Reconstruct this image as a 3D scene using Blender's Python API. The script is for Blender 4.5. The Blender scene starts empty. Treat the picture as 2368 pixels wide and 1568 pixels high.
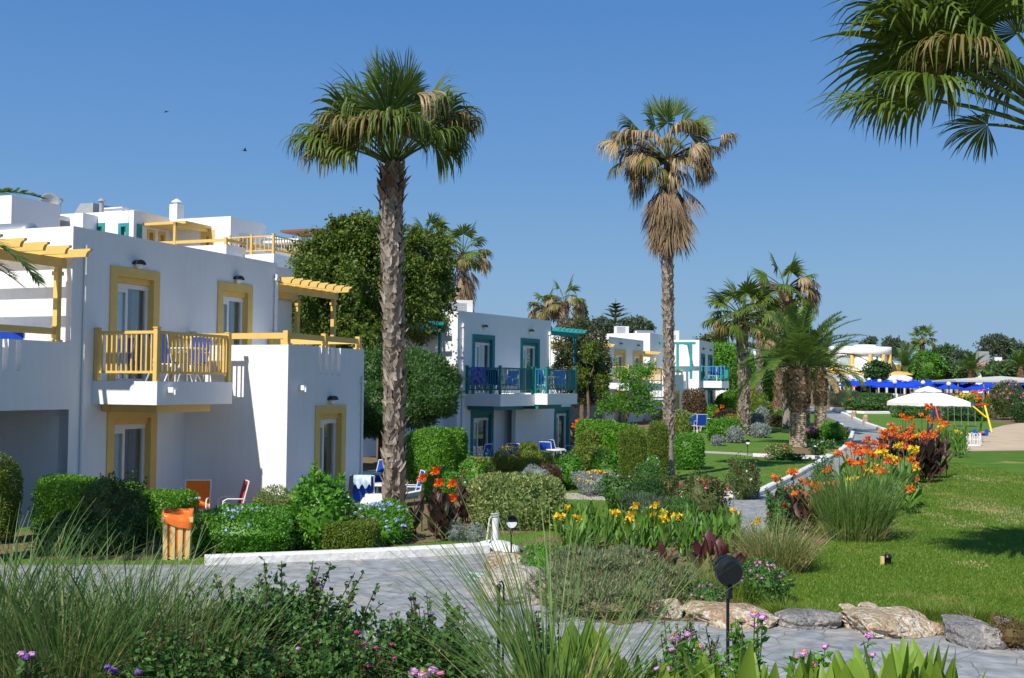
import bpy, bmesh, math, random
import numpy as np
from mathutils import Matrix, Vector

# ------------------------------------------------------------------ camera, sky, sun, exposure
S = bpy.context.scene
COL = S.collection
R = math.radians
F, EYE, ROLL = 2600.0, 2.65, 0.009
PITCH = math.atan(108 / F)
CAMROT = Matrix.Rotation(R(90) + PITCH, 3, 'X') @ Matrix.Rotation(ROLL, 3, 'Z')
cam = bpy.data.cameras.new('camera')
cam.lens = F / 2368 * 36
cam.sensor_width = 36
cam.clip_end = 6000
cam.clip_start = 0.05
camo = bpy.data.objects.new('camera', cam)
camo.matrix_world = Matrix.Translation((0, 0, EYE)) @ CAMROT.to_4x4()
COL.objects.link(camo)
S.camera = camo

SUN_AZ, SUN_EL = 32.0, 46.0          # light travels towards +Y, turned 32 degrees to +X
w = bpy.data.worlds.new('World')
S.world = w
w.use_nodes = True
nt = w.node_tree
nt.nodes.clear()
sky = nt.nodes.new('ShaderNodeTexSky')
sky.sky_type = 'NISHITA'
sky.sun_disc = False
sky.sun_elevation = R(SUN_EL)
sky.sun_rotation = R(180 + SUN_AZ)
sky.air_density = 1.0
sky.dust_density = 0.6
sky.ozone_density = 2.2
sk = nt.nodes.new('ShaderNodeVectorMath'); sk.operation = 'SCALE'
sk.inputs['Scale'].default_value = 0.085
nt.links.new(sky.outputs[0], sk.inputs[0])
tcw = nt.nodes.new('ShaderNodeTexCoord')
sxyz = nt.nodes.new('ShaderNodeSeparateXYZ')
nt.links.new(tcw.outputs['Generated'], sxyz.inputs[0])
ramp = nt.nodes.new('ShaderNodeValToRGB')          # clear summer air: deeper blue with height, pale blue at the horizon
el = ramp.color_ramp.elements
SKYC = [(0.0, (.235, .385, .575)), (.035, (.235, .395, .595)), (.10, (.198, .378, .622)), (.19, (.13, .31, .62)), (.32, (.08, .235, .57)), (.6, (.055, .20, .43)), (1.0, (.045, .16, .345))]
while len(el) < len(SKYC): el.new(.5)
for e_, (p_, c_) in zip(el, SKYC): e_.position = p_; e_.color = (*c_, 1)
nt.links.new(sxyz.outputs['Z'], ramp.inputs['Fac'])
mxw = nt.nodes.new('ShaderNodeMixRGB'); mxw.inputs['Fac'].default_value = 0.86
nt.links.new(sk.outputs[0], mxw.inputs[1]); nt.links.new(ramp.outputs[0], mxw.inputs[2])
bg = nt.nodes.new('ShaderNodeBackground')
bg.inputs['Strength'].default_value = 1.0
wo = nt.nodes.new('ShaderNodeOutputWorld')
nt.links.new(mxw.outputs[0], bg.inputs[0])
nt.links.new(bg.outputs[0], wo.inputs[0])

sun = bpy.data.lights.new('sun', 'SUN')
sun.energy = 5.0
sun.angle = R(0.53)
sun.color = (1.0, 0.95, 0.87)
suno = bpy.data.objects.new('sun', sun)
tow = Vector((math.sin(R(SUN_AZ)) * math.cos(R(SUN_EL)), math.cos(R(SUN_AZ)) * math.cos(R(SUN_EL)), -math.sin(R(SUN_EL))))
suno.rotation_euler = tow.to_track_quat('-Z', 'Y').to_euler()
suno.location = (-20, -30, 40)
COL.objects.link(suno)

S.view_settings.view_transform = 'Standard'
S.view_settings.look = 'None'
S.view_settings.exposure = 0.1
S.view_settings.gamma = 1.0
S.view_settings.use_curve_mapping = False
S.render.engine = 'CYCLES'
S.cycles.max_bounces = 6
S.cycles.diffuse_bounces = 3
S.cycles.glossy_bounces = 2
S.cycles.transmission_bounces = 4
S.cycles.transparent_max_bounces = 8
S.cycles.use_denoising = True
S.cycles.denoiser = 'OPENIMAGEDENOISE'
S.cycles.sample_clamp_indirect = 4.0

# ------------------------------------------------------------------ from the photograph's pixels to the place
def ray(x, y):
    return CAMROT @ Vector(((x - 1184) / F, -(y - 784) / F, -1))
def at(x, y, Y):
    d = ray(x, y)
    t = Y / d.y
    return Vector((d.x * t, Y, EYE + d.z * t))
def zg(Y):
    return 0.018 * min(max(0.0, Y - 50), 112)
def gp(x, y):
    d = ray(x, y)
    Y = 5.0
    lo, hi = 2.0, 400.0
    for _ in range(60):
        m = (lo + hi) / 2
        if EYE + d.z / d.y * m > zg(m): lo = m
        else: hi = m
    return Vector((d.x / d.y * lo, lo, zg(lo)))

DIPS = []
def zg2(x, y):
    z = zg(y)
    for fr, s0, s1, u0, u1, h in DIPS:
        d = Vector((x, y)) - fr.o; s_, u_ = d.dot(fr.V), d.dot(fr.U)
        k = min(s_ - s0, s1 - s_, u_ - u0, u1 - u_) / 1.0 + 1
        k = min(1, max(0, k)); z -= h * k * k * (3 - 2 * k)
    return z

class Frame:
    """ground frame of a building: s runs along its facade away from us, u sticks out of the facade"""
    def __init__(self, x, y, th):
        self.o = Vector((x, y)); self.th = th
        self.V = Vector((math.sin(R(th)), math.cos(R(th))))
        self.U = Vector((self.V.y, -self.V.x))
    def _solve(self, px, py, base, d):
        r = ray(px, py)
        # base + k d = t r
        det = d.x * (-r.y) + r.x * d.y
        k = (-base.x * (-r.y) + (-r.x) * base.y) / det * 1.0
        k = ((-base.x) * (-r.y) - (-r.x) * (-base.y)) / (d.x * (-r.y) - (-r.x) * d.y)
        p = base + k * d
        t = p.y / r.y
        return k, EYE + r.z * t
    def s(self, px, py, u): return self._solve(px, py, self.o + u * self.U, self.V)
    def u(self, px, py, s): return self._solve(px, py, self.o + s * self.V, self.U)
    def w(self, s, u, z=0.0):
        p = self.o + s * self.V + u * self.U
        return Vector((p.x, p.y, z))

# ------------------------------------------------------------------ objects
def put(o, label=None, cat=None, group=None, kind=None):
    if label: o['label'] = label
    if cat: o['category'] = cat
    if group: o['group'] = group
    if kind: o['kind'] = kind
    return o
def thing(name, label, cat, loc=(0, 0, 0), rz=0.0, group=None, scale=1.0):
    o = bpy.data.objects.new(name, None)
    o.empty_display_size = 0.2
    COL.objects.link(o)
    o.location = loc
    o.rotation_euler = (0, 0, rz)
    o.scale = (scale,) * 3
    return put(o, label, cat, group)
def link(name, me, parent=None, loc=(0, 0, 0), rz=0.0, label=None, cat=None, group=None, kind=None, scale=None):
    o = bpy.data.objects.new(name, me)
    COL.objects.link(o)
    o.parent = parent
    o.location = loc
    o.rotation_euler = (0, 0, rz)
    if scale: o.scale = scale if hasattr(scale, '__len__') else (scale,) * 3
    return put(o, label, cat, group, kind)
def dup(root, loc, rz=0.0, label=None, scale=None, group=None):
    def cp(o, par):
        c = o.copy()
        COL.objects.link(c)
        c.parent = par
        for ch in [k for k in KIDS.get(o.name, [])]:
            cp(ch, c)
        return c
    KIDS = {}
    def walk(o):
        KIDS[o.name] = list(o.children)
        for ch in o.children: walk(ch)
    walk(root)
    r = cp(root, None)
    r.location = loc
    r.rotation_euler = (0, 0, rz)
    if scale: r.scale = scale if hasattr(scale, '__len__') else (scale,) * 3
    if label: r['label'] = label
    if group: r['group'] = group
    return r

def np_mesh(name, V, Q, mats, mi=None, smooth=False):
    """numpy verts and quads -> mesh (a quad whose last two indices are equal is a triangle)"""
    me = bpy.data.meshes.new(name)
    V = np.asarray(V, dtype=np.float32).reshape(-1, 3)
    Q = np.asarray(Q, dtype=np.int32).reshape(-1, 4)
    me.vertices.add(len(V))
    me.vertices.foreach_set('co', V.ravel())
    me.loops.add(len(Q) * 4)
    me.loops.foreach_set('vertex_index', Q.ravel())
    me.polygons.add(len(Q))
    me.polygons.foreach_set('loop_start', np.arange(0, len(Q) * 4, 4, dtype=np.int32))
    me.polygons.foreach_set('loop_total', np.full(len(Q), 4, dtype=np.int32))
    for m in mats: me.materials.append(m)
    if mi is not None: me.polygons.foreach_set('material_index', np.asarray(mi, dtype=np.int32))
    me.polygons.foreach_set('use_smooth', np.full(len(Q), smooth, dtype=bool))
    me.update(calc_edges=True)
    return me

class NP:
    """collects numpy quads"""
    def __init__(self): self.V = []; self.Q = []; self.M = []; self.n = 0
    def add(self, V, Q, m=0):
        V = np.asarray(V, float).reshape(-1, 3); Q = np.asarray(Q, int).reshape(-1, 4)
        self.V.append(V); self.Q.append(Q + self.n); self.M.append(np.full(len(Q), m)); self.n += len(V)
    def mesh(self, name, mats, smooth=False):
        if not self.V:
            return np_mesh(name, np.zeros((0, 3)), np.zeros((0, 4)), mats)
        return np_mesh(name, np.concatenate(self.V), np.concatenate(self.Q), mats, np.concatenate(self.M), smooth)
    def tube(self, path, rad, n=6, m=0):
        path = np.asarray(path, float); k = len(path)
        rad = np.broadcast_to(np.asarray(rad, float), (k,))
        t = np.gradient(path, axis=0); t /= np.linalg.norm(t, axis=1)[:, None] + 1e-9
        ref = np.array([0.0, 0, 1]) if abs(t[0][2]) < 0.9 else np.array([1.0, 0, 0])
        a = np.cross(t, ref); a /= np.linalg.norm(a, axis=1)[:, None] + 1e-9
        b = np.cross(t, a)
        th = np.arange(n) / n * 2 * np.pi
        ring = path[:, None] + rad[:, None, None] * (np.cos(th)[None, :, None] * a[:, None] + np.sin(th)[None, :, None] * b[:, None])
        V = ring.reshape(-1, 3)
        i = np.arange(k - 1)[:, None] * n; j = np.arange(n)[None]; j2 = (j + 1) % n
        Q = np.stack([i + j, i + j2, i + n + j2, i + n + j], -1).reshape(-1, 4)
        self.add(V, Q, m)
        if n == 4 or n == 6 or n == 8:
            for base in (0, (k - 1) * n):
                r = [base + q for q in range(n)]
                caps = [[r[0], r[q], r[q + 1], r[q + 2]] for q in range(1, n - 2, 2)]
                self.Q.append(np.asarray(caps) + self.n - len(V)); self.M.append(np.full(len(caps), m))
    def leaves(self, P, D, N, L, W, m=0, fold=0.12):
        n = len(P)
        if n == 0: return
        L = np.broadcast_to(L, (n,))[:, None]; W = np.broadcast_to(W, (n,))[:, None]
        Sd = np.cross(D, N); Sd /= np.linalg.norm(Sd, axis=1)[:, None] + 1e-9
        Nn = np.cross(Sd, D)
        V = np.stack([P, P + D * L * .45 + Sd * W * .5 + Nn * W * fold, P + D * L, P + D * L * .45 - Sd * W * .5 + Nn * W * fold], 1)
        Q = np.arange(n * 4).reshape(n, 4)
        self.add(V, Q, m)
    def strips(self, P, side, width, m=0, fold=0.0):
        """P (n,k,3) centre lines, side (n,3) or (n,k,3), width (n,k)"""
        P = np.asarray(P, float); n, k = P.shape[:2]
        side = np.asarray(side, float)
        if side.ndim == 2: side = np.repeat(side[:, None], k, 1)
        width = np.broadcast_to(width, (n, k))[:, :, None]
        if fold:
            t = np.gradient(P, axis=1)
            nn = np.cross(side, t); nn /= np.linalg.norm(nn, axis=2)[:, :, None] + 1e-9
            V = np.stack([P - side * width * .5 + nn * width * fold, P, P + side * width * .5 + nn * width * fold], 2)
            c = 3
        else:
            V = np.stack([P - side * width * .5, P + side * width * .5], 2)
            c = 2
        base = (np.arange(n)[:, None] * k + np.arange(k - 1)[None]) * c
        Qs = []
        for q in range(c - 1):
            Qs.append(np.stack([base + q, base + q + 1, base + c + q + 1, base + c + q], -1).reshape(-1, 4))
        self.add(V, np.concatenate(Qs), m)

class MB:
    """collects hard-surface shapes for one mesh"""
    def __init__(self): self.v = []; self.f = []; self.m = []; self.s = []
    def add(self, v, f, m=0, smooth=False):
        b = len(self.v)
        self.v += [tuple(p) for p in v]
        for q in f:
            self.f.append([i + b for i in q]); self.m.append(m); self.s.append(smooth)
    def box(self, x0, x1, y0, y1, z0, z1, m=0):
        if x0 > x1: x0, x1 = x1, x0
        if y0 > y1: y0, y1 = y1, y0
        if z0 > z1: z0, z1 = z1, z0
        v = [(x, y, z) for z in (z0, z1) for x, y in ((x0, y0), (x1, y0), (x1, y1), (x0, y1))]
        self.add(v, [(3, 2, 1, 0), (4, 5, 6, 7), (0, 1, 5, 4), (1, 2, 6, 5), (2, 3, 7, 6), (3, 0, 4, 7)], m)
    def b(self, s0, s1, u0, u1, z0, z1, m=0): self.box(s0, s1, -u1, -u0, z0, z1, m)
    def tube(self, path, r, n=8, m=0, caps=True):
        path = [Vector(p) for p in path]
        k = len(path)
        rr = r if hasattr(r, '__len__') else [r] * k
        v = []
        prev = None
        for i, p in enumerate(path):
            t = (path[min(i + 1, k - 1)] - path[max(i - 1, 0)]).normalized()
            if prev is None:
                a = t.cross(Vector((0, 0, 1)) if abs(t.z) < .9 else Vector((1, 0, 0))).normalized()
            else:
                a = (prev - t * prev.dot(t)).normalized()
            prev = a
            c = t.cross(a)
            for j in range(n):
                th = 2 * math.pi * j / n
                v.append(p + rr[i] * (math.cos(th) * a + math.sin(th) * c))
        f = [(i * n + j, i * n + (j + 1) % n, (i + 1) * n + (j + 1) % n, (i + 1) * n + j) for i in range(k - 1) for j in range(n)]
        self.add(v, f, m, True)
        if caps:
            self.add(v[:n], [tuple(range(n))[::-1]], m)
            self.add(v[-n:], [tuple(range(n))], m)
    def lathe(self, prof, n=16, c=(0, 0, 0), m=0, smooth=True, sx=1, sy=1):
        v = []
        for r, z in prof:
            for j in range(n):
                th = 2 * math.pi * j / n
                v.append((c[0] + r * math.cos(th) * sx, c[1] + r * math.sin(th) * sy, c[2] + z))
        f = [(i * n + j, i * n + (j + 1) % n, (i + 1) * n + (j + 1) % n, (i + 1) * n + j) for i in range(len(prof) - 1) for j in range(n)]
        self.add(v, f, m, smooth)
        self.add(v[:n], [tuple(range(n))[::-1]], m)
        self.add(v[-n:], [tuple(range(n))], m)
    def prism(self, pts, vec, m=0):
        pts = [Vector(p) for p in pts]; vec = Vector(vec); n = len(pts)
        v = pts + [p + vec for p in pts]
        self.add(v, [tuple(range(n))[::-1], tuple(range(n, 2 * n))] + [(i, (i + 1) % n, n + (i + 1) % n, n + i) for i in range(n)], m)
    def mesh(self, name, mats, recalc=True):
        me = bpy.data.meshes.new(name)
        me.from_pydata(self.v, [], self.f)
        for q in mats: me.materials.append(q)
        me.polygons.foreach_set('material_index', self.m)
        me.polygons.foreach_set('use_smooth', self.s)
        if recalc:
            bm = bmesh.new(); bm.from_mesh(me)
            bmesh.ops.recalc_face_normals(bm, faces=bm.faces)
            bm.to_mesh(me); bm.free()
        me.update()
        return me
    def obj(self, name, mats, parent=None, **k):
        return link(name, self.mesh(name, mats if isinstance(mats, (list, tuple)) else [mats]), parent, **k)

# ------------------------------------------------------------------ materials
def new_mat(name):
    m = bpy.data.materials.new(name); m.use_nodes = True
    n = m.node_tree.nodes
    return m, m.node_tree, n['Principled BSDF'], n['Material Output']
def mat(name, col, rough=0.6, var=0.12, scale=6.0, bump=0.0, bscale=60.0, metal=0.0, spec=0.4, col2=None):
    m, t, p, _ = new_mat(name)
    p.inputs['Roughness'].default_value = rough
    p.inputs['Metallic'].default_value = metal
    p.inputs['Specular IOR Level'].default_value = spec
    tc = t.nodes.new('ShaderNodeTexCoord')
    no = t.nodes.new('ShaderNodeTexNoise'); no.inputs['Scale'].default_value = scale; no.inputs['Detail'].default_value = 6
    t.links.new(tc.outputs['Object'], no.inputs['Vector'])
    cr = t.nodes.new('ShaderNodeValToRGB')
    a, b = cr.color_ramp.elements
    a.position, b.position = 0.3, 0.7
    c2 = col2 or [c * (1 - var) for c in col]
    a.color = (*c2, 1); b.color = (*col, 1)
    t.links.new(no.outputs['Fac'], cr.inputs['Fac'])
    t.links.new(cr.outputs['Color'], p.inputs['Base Color'])
    if bump:
        n2 = t.nodes.new('ShaderNodeTexNoise'); n2.inputs['Scale'].default_value = bscale; n2.inputs['Detail'].default_value = 5
        t.links.new(tc.outputs['Object'], n2.inputs['Vector'])
        bp = t.nodes.new('ShaderNodeBump'); bp.inputs['Strength'].default_value = bump; bp.inputs['Distance'].default_value = 0.02
        t.links.new(n2.outputs['Fac'], bp.inputs['Height'])
        t.links.new(bp.outputs['Normal'], p.inputs['Normal'])
    return m
def leafmat(name, cols, rough=0.45, trans=0.3, spec=0.35, tcol=1.5):
    """leaf colour varies from leaf to leaf (random per island); some light passes through"""
    m, t, p, out = new_mat(name)
    g = t.nodes.new('ShaderNodeNewGeometry')
    cr = t.nodes.new('ShaderNodeValToRGB')
    el = cr.color_ramp.elements
    while len(el) < len(cols): el.new(0.5)
    for i, c in enumerate(cols):
        el[i].position = i / max(1, len(cols) - 1); el[i].color = (*c, 1)
    t.links.new(g.outputs['Random Per Island'], cr.inputs['Fac'])
    t.links.new(cr.outputs['Color'], p.inputs['Base Color'])
    p.inputs['Roughness'].default_value = rough
    p.inputs['Specular IOR Level'].default_value = spec
    if trans:
        tr = t.nodes.new('ShaderNodeBsdfTranslucent')
        hs = t.nodes.new('ShaderNodeHueSaturation')
        hs.inputs['Hue'].default_value = 0.485; hs.inputs['Value'].default_value = tcol
        t.links.new(cr.outputs['Color'], hs.inputs['Color'])
        t.links.new(hs.outputs['Color'], tr.inputs['Color'])
        mx = t.nodes.new('ShaderNodeMixShader'); mx.inputs['Fac'].default_value = trans
        t.links.new(p.outputs[0], mx.inputs[1]); t.links.new(tr.outputs[0], mx.inputs[2])
        t.links.new(mx.outputs[0], out.inputs['Surface'])
    return m

WHITE = mat('white_plaster', (.86, .86, .87), .75, .05, .7, .35, 18, spec=.2)
def weather(m, amt=.10):
    """faint rain streaks and dust in the plaster itself"""
    t = m.node_tree; p = t.nodes['Principled BSDF']; src = p.inputs['Base Color'].links[0].from_socket
    tc = t.nodes.new('ShaderNodeTexCoord'); mp = t.nodes.new('ShaderNodeMapping'); mp.inputs['Scale'].default_value = (5, 5, .35)
    n = t.nodes.new('ShaderNodeTexNoise'); n.inputs['Scale'].default_value = 1.6; n.inputs['Detail'].default_value = 7; n.inputs['Roughness'].default_value = .65
    t.links.new(tc.outputs['Object'], mp.inputs[0]); t.links.new(mp.outputs[0], n.inputs['Vector'])
    cr = t.nodes.new('ShaderNodeValToRGB'); cr.color_ramp.elements[0].position = .36; cr.color_ramp.elements[1].position = .56
    cr.color_ramp.elements[0].color = (1 - amt, 1 - amt, 1 - amt * 1.15, 1); cr.color_ramp.elements[1].color = (1, 1, 1, 1)
    t.links.new(n.outputs['Fac'], cr.inputs['Fac'])
    mx = t.nodes.new('ShaderNodeMixRGB'); mx.blend_type = 'MULTIPLY'; mx.inputs['Fac'].default_value = 1
    t.links.new(src, mx.inputs[1]); t.links.new(cr.outputs[0], mx.inputs[2]); t.links.new(mx.outputs[0], p.inputs['Base Color'])
weather(WHITE, .035)
WHITE2 = mat('white_paint', (.84, .84, .83), .5, .06, 8, .15, 40)
CURBW = mat('white_curb_paint', (.82, .82, .81), .7, .22, 9, .6, 18, spec=.2, col2=(.62, .6, .56))
YEL = mat('yellow_paint', (.79, .53, .155), .5, .1, 5, .08, 30)
TEAL = mat('teal_paint', (.016, .20, .21), .5, .15, 5, .05, 30)
TEALB = mat('bright_teal_paint', (.03, .30, .31), .5, .12, 5)
BLUE = mat('blue_fabric', (.015, .07, .42), .75, .15, 20, .1, 200, spec=.15)
PARA = mat('blue_canvas', (.014, .065, .55), .8, .12, 3, spec=.1)
CANV = mat('white_canvas', (.84, .84, .82), .85, .05, 2, .1, 20, spec=.1)
ORANGE = mat('orange_fabric', (.85, .20, .015), .75, .1, 20)
BAGM = mat('orange_plastic_bag', (.85, .19, .025), .3, .15, 12, .3, 25)
CREAM = mat('cream_paint', (.74, .56, .24), .5, .1, 8)
ALU = mat('white_metal', (.78, .78, .78), .35, .04, 10)
BLACK = mat('black_metal', (.012, .014, .017), .4, .3, 10)
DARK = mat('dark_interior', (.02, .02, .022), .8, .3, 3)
GREY = mat('grey_metal', (.35, .36, .37), .45, .15, 6)
STEEL = mat('steel', (.55, .56, .58), .3, .1, 8, metal=.7)
PINKF = mat('red_patterned_fabric', (.62, .09, .05), .7, .1, 14, col2=(.25, .02, .07))
RUST = mat('brown_awning', (.22, .10, .06), .7, .1, 5)
SAND = mat('sand', (.56, .44, .31), .95, .18, .8, .4, 12, spec=.05)
SOIL = mat('soil', (.24, .175, .11), .95, .35, 3, .8, 22, spec=.05)
BEIGEP = mat('beige_concrete', (.46, .42, .36), .9, .12, 3, .2, 30, spec=.1)
TILE = mat('terracotta_tile', (.48, .22, .11), .8, .2, 4)
PATIO = mat('patio_tile', (.44, .43, .41), .8, .12, 4, spec=.2)
SKIN = mat('skin', (.50, .27, .19), .6, .05, 5)
RED = mat('red_paint', (.55, .02, .02), .4, .1, 5)
BLUEP = mat('blue_paint', (.02, .08, .42), .4, .1, 5)
YELP = mat('bright_yellow_paint', (.82, .58, .02), .4, .08, 5)
GREENP = mat('green_paint', (.05, .25, .04), .4, .1, 5)
CURT = mat('sheer_curtain', (.82, .86, .86), .8, .12, 3)
CURTD = mat('grey_curtain', (.26, .26, .27), .85, .4, 3)
TOWEL = mat('blue_tie_dye_towel', (.20, .27, .62), .9, .1, 7, col2=(.03, .05, .28))
HOSE = mat('pale_green_hose', (.35, .55, .45), .4, .1, 8)
ROPE = mat('grey_rope', (.50, .50, .46), .8, .2, 30)
def rockmat(name, a, b, c):
    """two-scale mottling with pits"""
    m = mat(name, a, .92, .3, 3.0, 1.0, 16, spec=.08, col2=b); t = m.node_tree; p = t.nodes['Principled BSDF']
    for n_ in t.nodes:
        if n_.type == 'BUMP': n_.inputs['Distance'].default_value = .07
    src = p.inputs['Base Color'].links[0].from_socket; tc = t.nodes.new('ShaderNodeTexCoord')
    n = t.nodes.new('ShaderNodeTexNoise'); n.inputs['Scale'].default_value = 38; n.inputs['Detail'].default_value = 5; t.links.new(tc.outputs['Object'], n.inputs['Vector'])
    v = t.nodes.new('ShaderNodeTexNoise'); v.inputs['Scale'].default_value = 5.5; v.inputs['Detail'].default_value = 8; v.inputs['Distortion'].default_value = 1.5; t.links.new(tc.outputs['Object'], v.inputs['Vector'])
    cr = t.nodes.new('ShaderNodeValToRGB'); cr.color_ramp.elements[0].position = .52; cr.color_ramp.elements[1].position = .60; t.links.new(v.outputs['Fac'], cr.inputs['Fac'])
    m1 = t.nodes.new('ShaderNodeMixRGB'); m1.inputs[2].default_value = (*c, 1); t.links.new(cr.outputs[0], m1.inputs['Fac']); t.links.new(src, m1.inputs[1])
    m2 = t.nodes.new('ShaderNodeMixRGB'); m2.blend_type = 'OVERLAY'; m2.inputs['Fac'].default_value = .85; t.links.new(m1.outputs[0], m2.inputs[1]); t.links.new(n.outputs['Fac'], m2.inputs[2])
    t.links.new(m2.outputs[0], p.inputs['Base Color']); return m
ROCKW = rockmat('pale_rock', (.52, .44, .33), (.36, .27, .19), (.62, .57, .47))
ROCKG = rockmat('grey_rock', (.27, .26, .25), (.17, .165, .17), (.34, .30, .27))
ROCKT = rockmat('tan_rock', (.44, .34, .24), (.33, .22, .14), (.55, .48, .37))
GLOBE = mat('opal_globe', (.8, .82, .84), .25, .03, 4)

def glass_mat():
    m, t, p, out = new_mat('window_glass')
    gl = t.nodes.new('ShaderNodeBsdfGlossy'); gl.inputs['Roughness'].default_value = .03
    tr = t.nodes.new('ShaderNodeBsdfTransparent'); tr.inputs['Color'].default_value = (.90, .955, .96, 1)
    mx = t.nodes.new('ShaderNodeMixShader')
    fr = t.nodes.new('ShaderNodeLayerWeight'); fr.inputs['Blend'].default_value = .22
    t.links.new(fr.outputs['Facing'], mx.inputs['Fac'])
    t.links.new(tr.outputs[0], mx.inputs[1]); t.links.new(gl.outputs[0], mx.inputs[2])
    t.links.new(mx.outputs[0], out.inputs['Surface'])
    return m
GLASS = glass_mat()

def paving_mat():
    """irregular grey-blue flagstones with pale joints"""
    m, t, p, _ = new_mat('flagstone_paving')
    tc = t.nodes.new('ShaderNodeTexCoord')
    nz = t.nodes.new('ShaderNodeTexNoise'); nz.inputs['Scale'].default_value = 1.4; nz.inputs['Detail'].default_value = 3
    t.links.new(tc.outputs['Object'], nz.inputs['Vector'])
    mv = t.nodes.new('ShaderNodeMixRGB'); mv.inputs['Fac'].default_value = .14
    t.links.new(tc.outputs['Object'], mv.inputs[1]); t.links.new(nz.outputs['Color'], mv.inputs[2])
    v1 = t.nodes.new('ShaderNodeTexVoronoi'); v1.inputs['Scale'].default_value = 2.9
    v2 = t.nodes.new('ShaderNodeTexVoronoi'); v2.feature = 'DISTANCE_TO_EDGE'; v2.inputs['Scale'].default_value = 2.9
    for v in (v1, v2): t.links.new(mv.outputs[0], v.inputs['Vector'])
    cr = t.nodes.new('ShaderNodeValToRGB')
    el = cr.color_ramp.elements
    cols = [(.245, .26, .28), (.315, .32, .325), (.27, .285, .305), (.345, .325, .30), (.285, .295, .305), (.325, .33, .335)]
    while len(el) < len(cols): el.new(.5)
    for i, c in enumerate(cols): el[i].position = i / (len(cols) - 1); el[i].color = (*c, 1)
    sp = t.nodes.new('ShaderNodeSeparateColor')
    t.links.new(v1.outputs['Color'], sp.inputs[0]); t.links.new(sp.outputs[0], cr.inputs['Fac'])
    n2 = t.nodes.new('ShaderNodeTexNoise'); n2.inputs['Scale'].default_value = 5; n2.inputs['Detail'].default_value = 8
    t.links.new(tc.outputs['Object'], n2.inputs['Vector'])
    m1 = t.nodes.new('ShaderNodeMixRGB'); m1.blend_type = 'OVERLAY'; m1.inputs['Fac'].default_value = .8
    t.links.new(cr.outputs[0], m1.inputs[1]); t.links.new(n2.outputs['Fac'], m1.inputs[2])
    lt = t.nodes.new('ShaderNodeMath'); lt.operation = 'LESS_THAN'; lt.inputs[1].default_value = .016
    t.links.new(v2.outputs['Distance'], lt.inputs[0])
    m2 = t.nodes.new('ShaderNodeMixRGB'); m2.inputs[2].default_value = (.19, .19, .185, 1)
    t.links.new(lt.outputs[0], m2.inputs['Fac']); t.links.new(m1.outputs[0], m2.inputs[1])
    t.links.new(m2.outputs[0], p.inputs['Base Color'])
    p.inputs['Roughness'].default_value = .7; p.inputs['Specular IOR Level'].default_value = .3
    bp = t.nodes.new('ShaderNodeBump'); bp.inputs['Strength'].default_value = .5; bp.inputs['Distance'].default_value = .02
    ad = t.nodes.new('ShaderNodeMath'); ad.operation = 'SUBTRACT'
    t.links.new(n2.outputs['Fac'], ad.inputs[0]); t.links.new(lt.outputs[0], ad.inputs[1])
    t.links.new(ad.outputs[0], bp.inputs['Height']); t.links.new(bp.outputs[0], p.inputs['Normal'])
    return m
PAVE = paving_mat()

def lawn_mat(name, a, b, dry, amt):
    m, t, p, _ = new_mat(name)
    tc = t.nodes.new('ShaderNodeTexCoord')
    n1 = t.nodes.new('ShaderNodeTexNoise'); n1.inputs['Scale'].default_value = .8; n1.inputs['Detail'].default_value = 5
    n2 = t.nodes.new('ShaderNodeTexNoise'); n2.inputs['Scale'].default_value = 30; n2.inputs['Detail'].default_value = 6
    n3 = t.nodes.new('ShaderNodeTexNoise'); n3.inputs['Scale'].default_value = .5; n3.inputs['Detail'].default_value = 4
    for n in (n1, n2, n3): t.links.new(tc.outputs['Object'], n.inputs['Vector'])
    c1 = t.nodes.new('ShaderNodeValToRGB'); c1.color_ramp.elements[0].position = .35; c1.color_ramp.elements[1].position = .65
    c1.color_ramp.elements[0].color = (*a, 1); c1.color_ramp.elements[1].color = (*b, 1)
    t.links.new(n1.outputs['Fac'], c1.inputs['Fac'])
    c3 = t.nodes.new('ShaderNodeValToRGB'); c3.color_ramp.elements[0].position = 1 - amt; c3.color_ramp.elements[1].position = 1 - amt + .1
    c3.color_ramp.elements[0].color = (0, 0, 0, 1); c3.color_ramp.elements[1].color = (.8, .8, .8, 1)
    t.links.new(n3.outputs['Fac'], c3.inputs['Fac'])
    m1 = t.nodes.new('ShaderNodeMixRGB'); m1.inputs[2].default_value = (*dry, 1)
    t.links.new(c3.outputs[0], m1.inputs['Fac']); t.links.new(c1.outputs[0], m1.inputs[1])
    m2 = t.nodes.new('ShaderNodeMixRGB'); m2.blend_type = 'OVERLAY'; m2.inputs['Fac'].default_value = .6
    t.links.new(m1.outputs[0], m2.inputs[1]); t.links.new(n2.outputs['Fac'], m2.inputs[2])
    t.links.new(m2.outputs[0], p.inputs['Base Color'])
    p.inputs['Roughness'].default_value = .85; p.inputs['Specular IOR Level'].default_value = .1
    bp = t.nodes.new('ShaderNodeBump'); bp.inputs['Strength'].default_value = .6; bp.inputs['Distance'].default_value = .03
    t.links.new(n2.outputs['Fac'], bp.inputs['Height']); t.links.new(bp.outputs[0], p.inputs['Normal'])
    return m
LAWN = lawn_mat('lawn_turf', (.062, .145, .015), (.10, .185, .022), (.34, .27, .11), .42)
LAWNM = lawn_mat('mown_lawn', (.088, .175, .028), (.12, .21, .036), (.26, .22, .09), .3)

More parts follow.
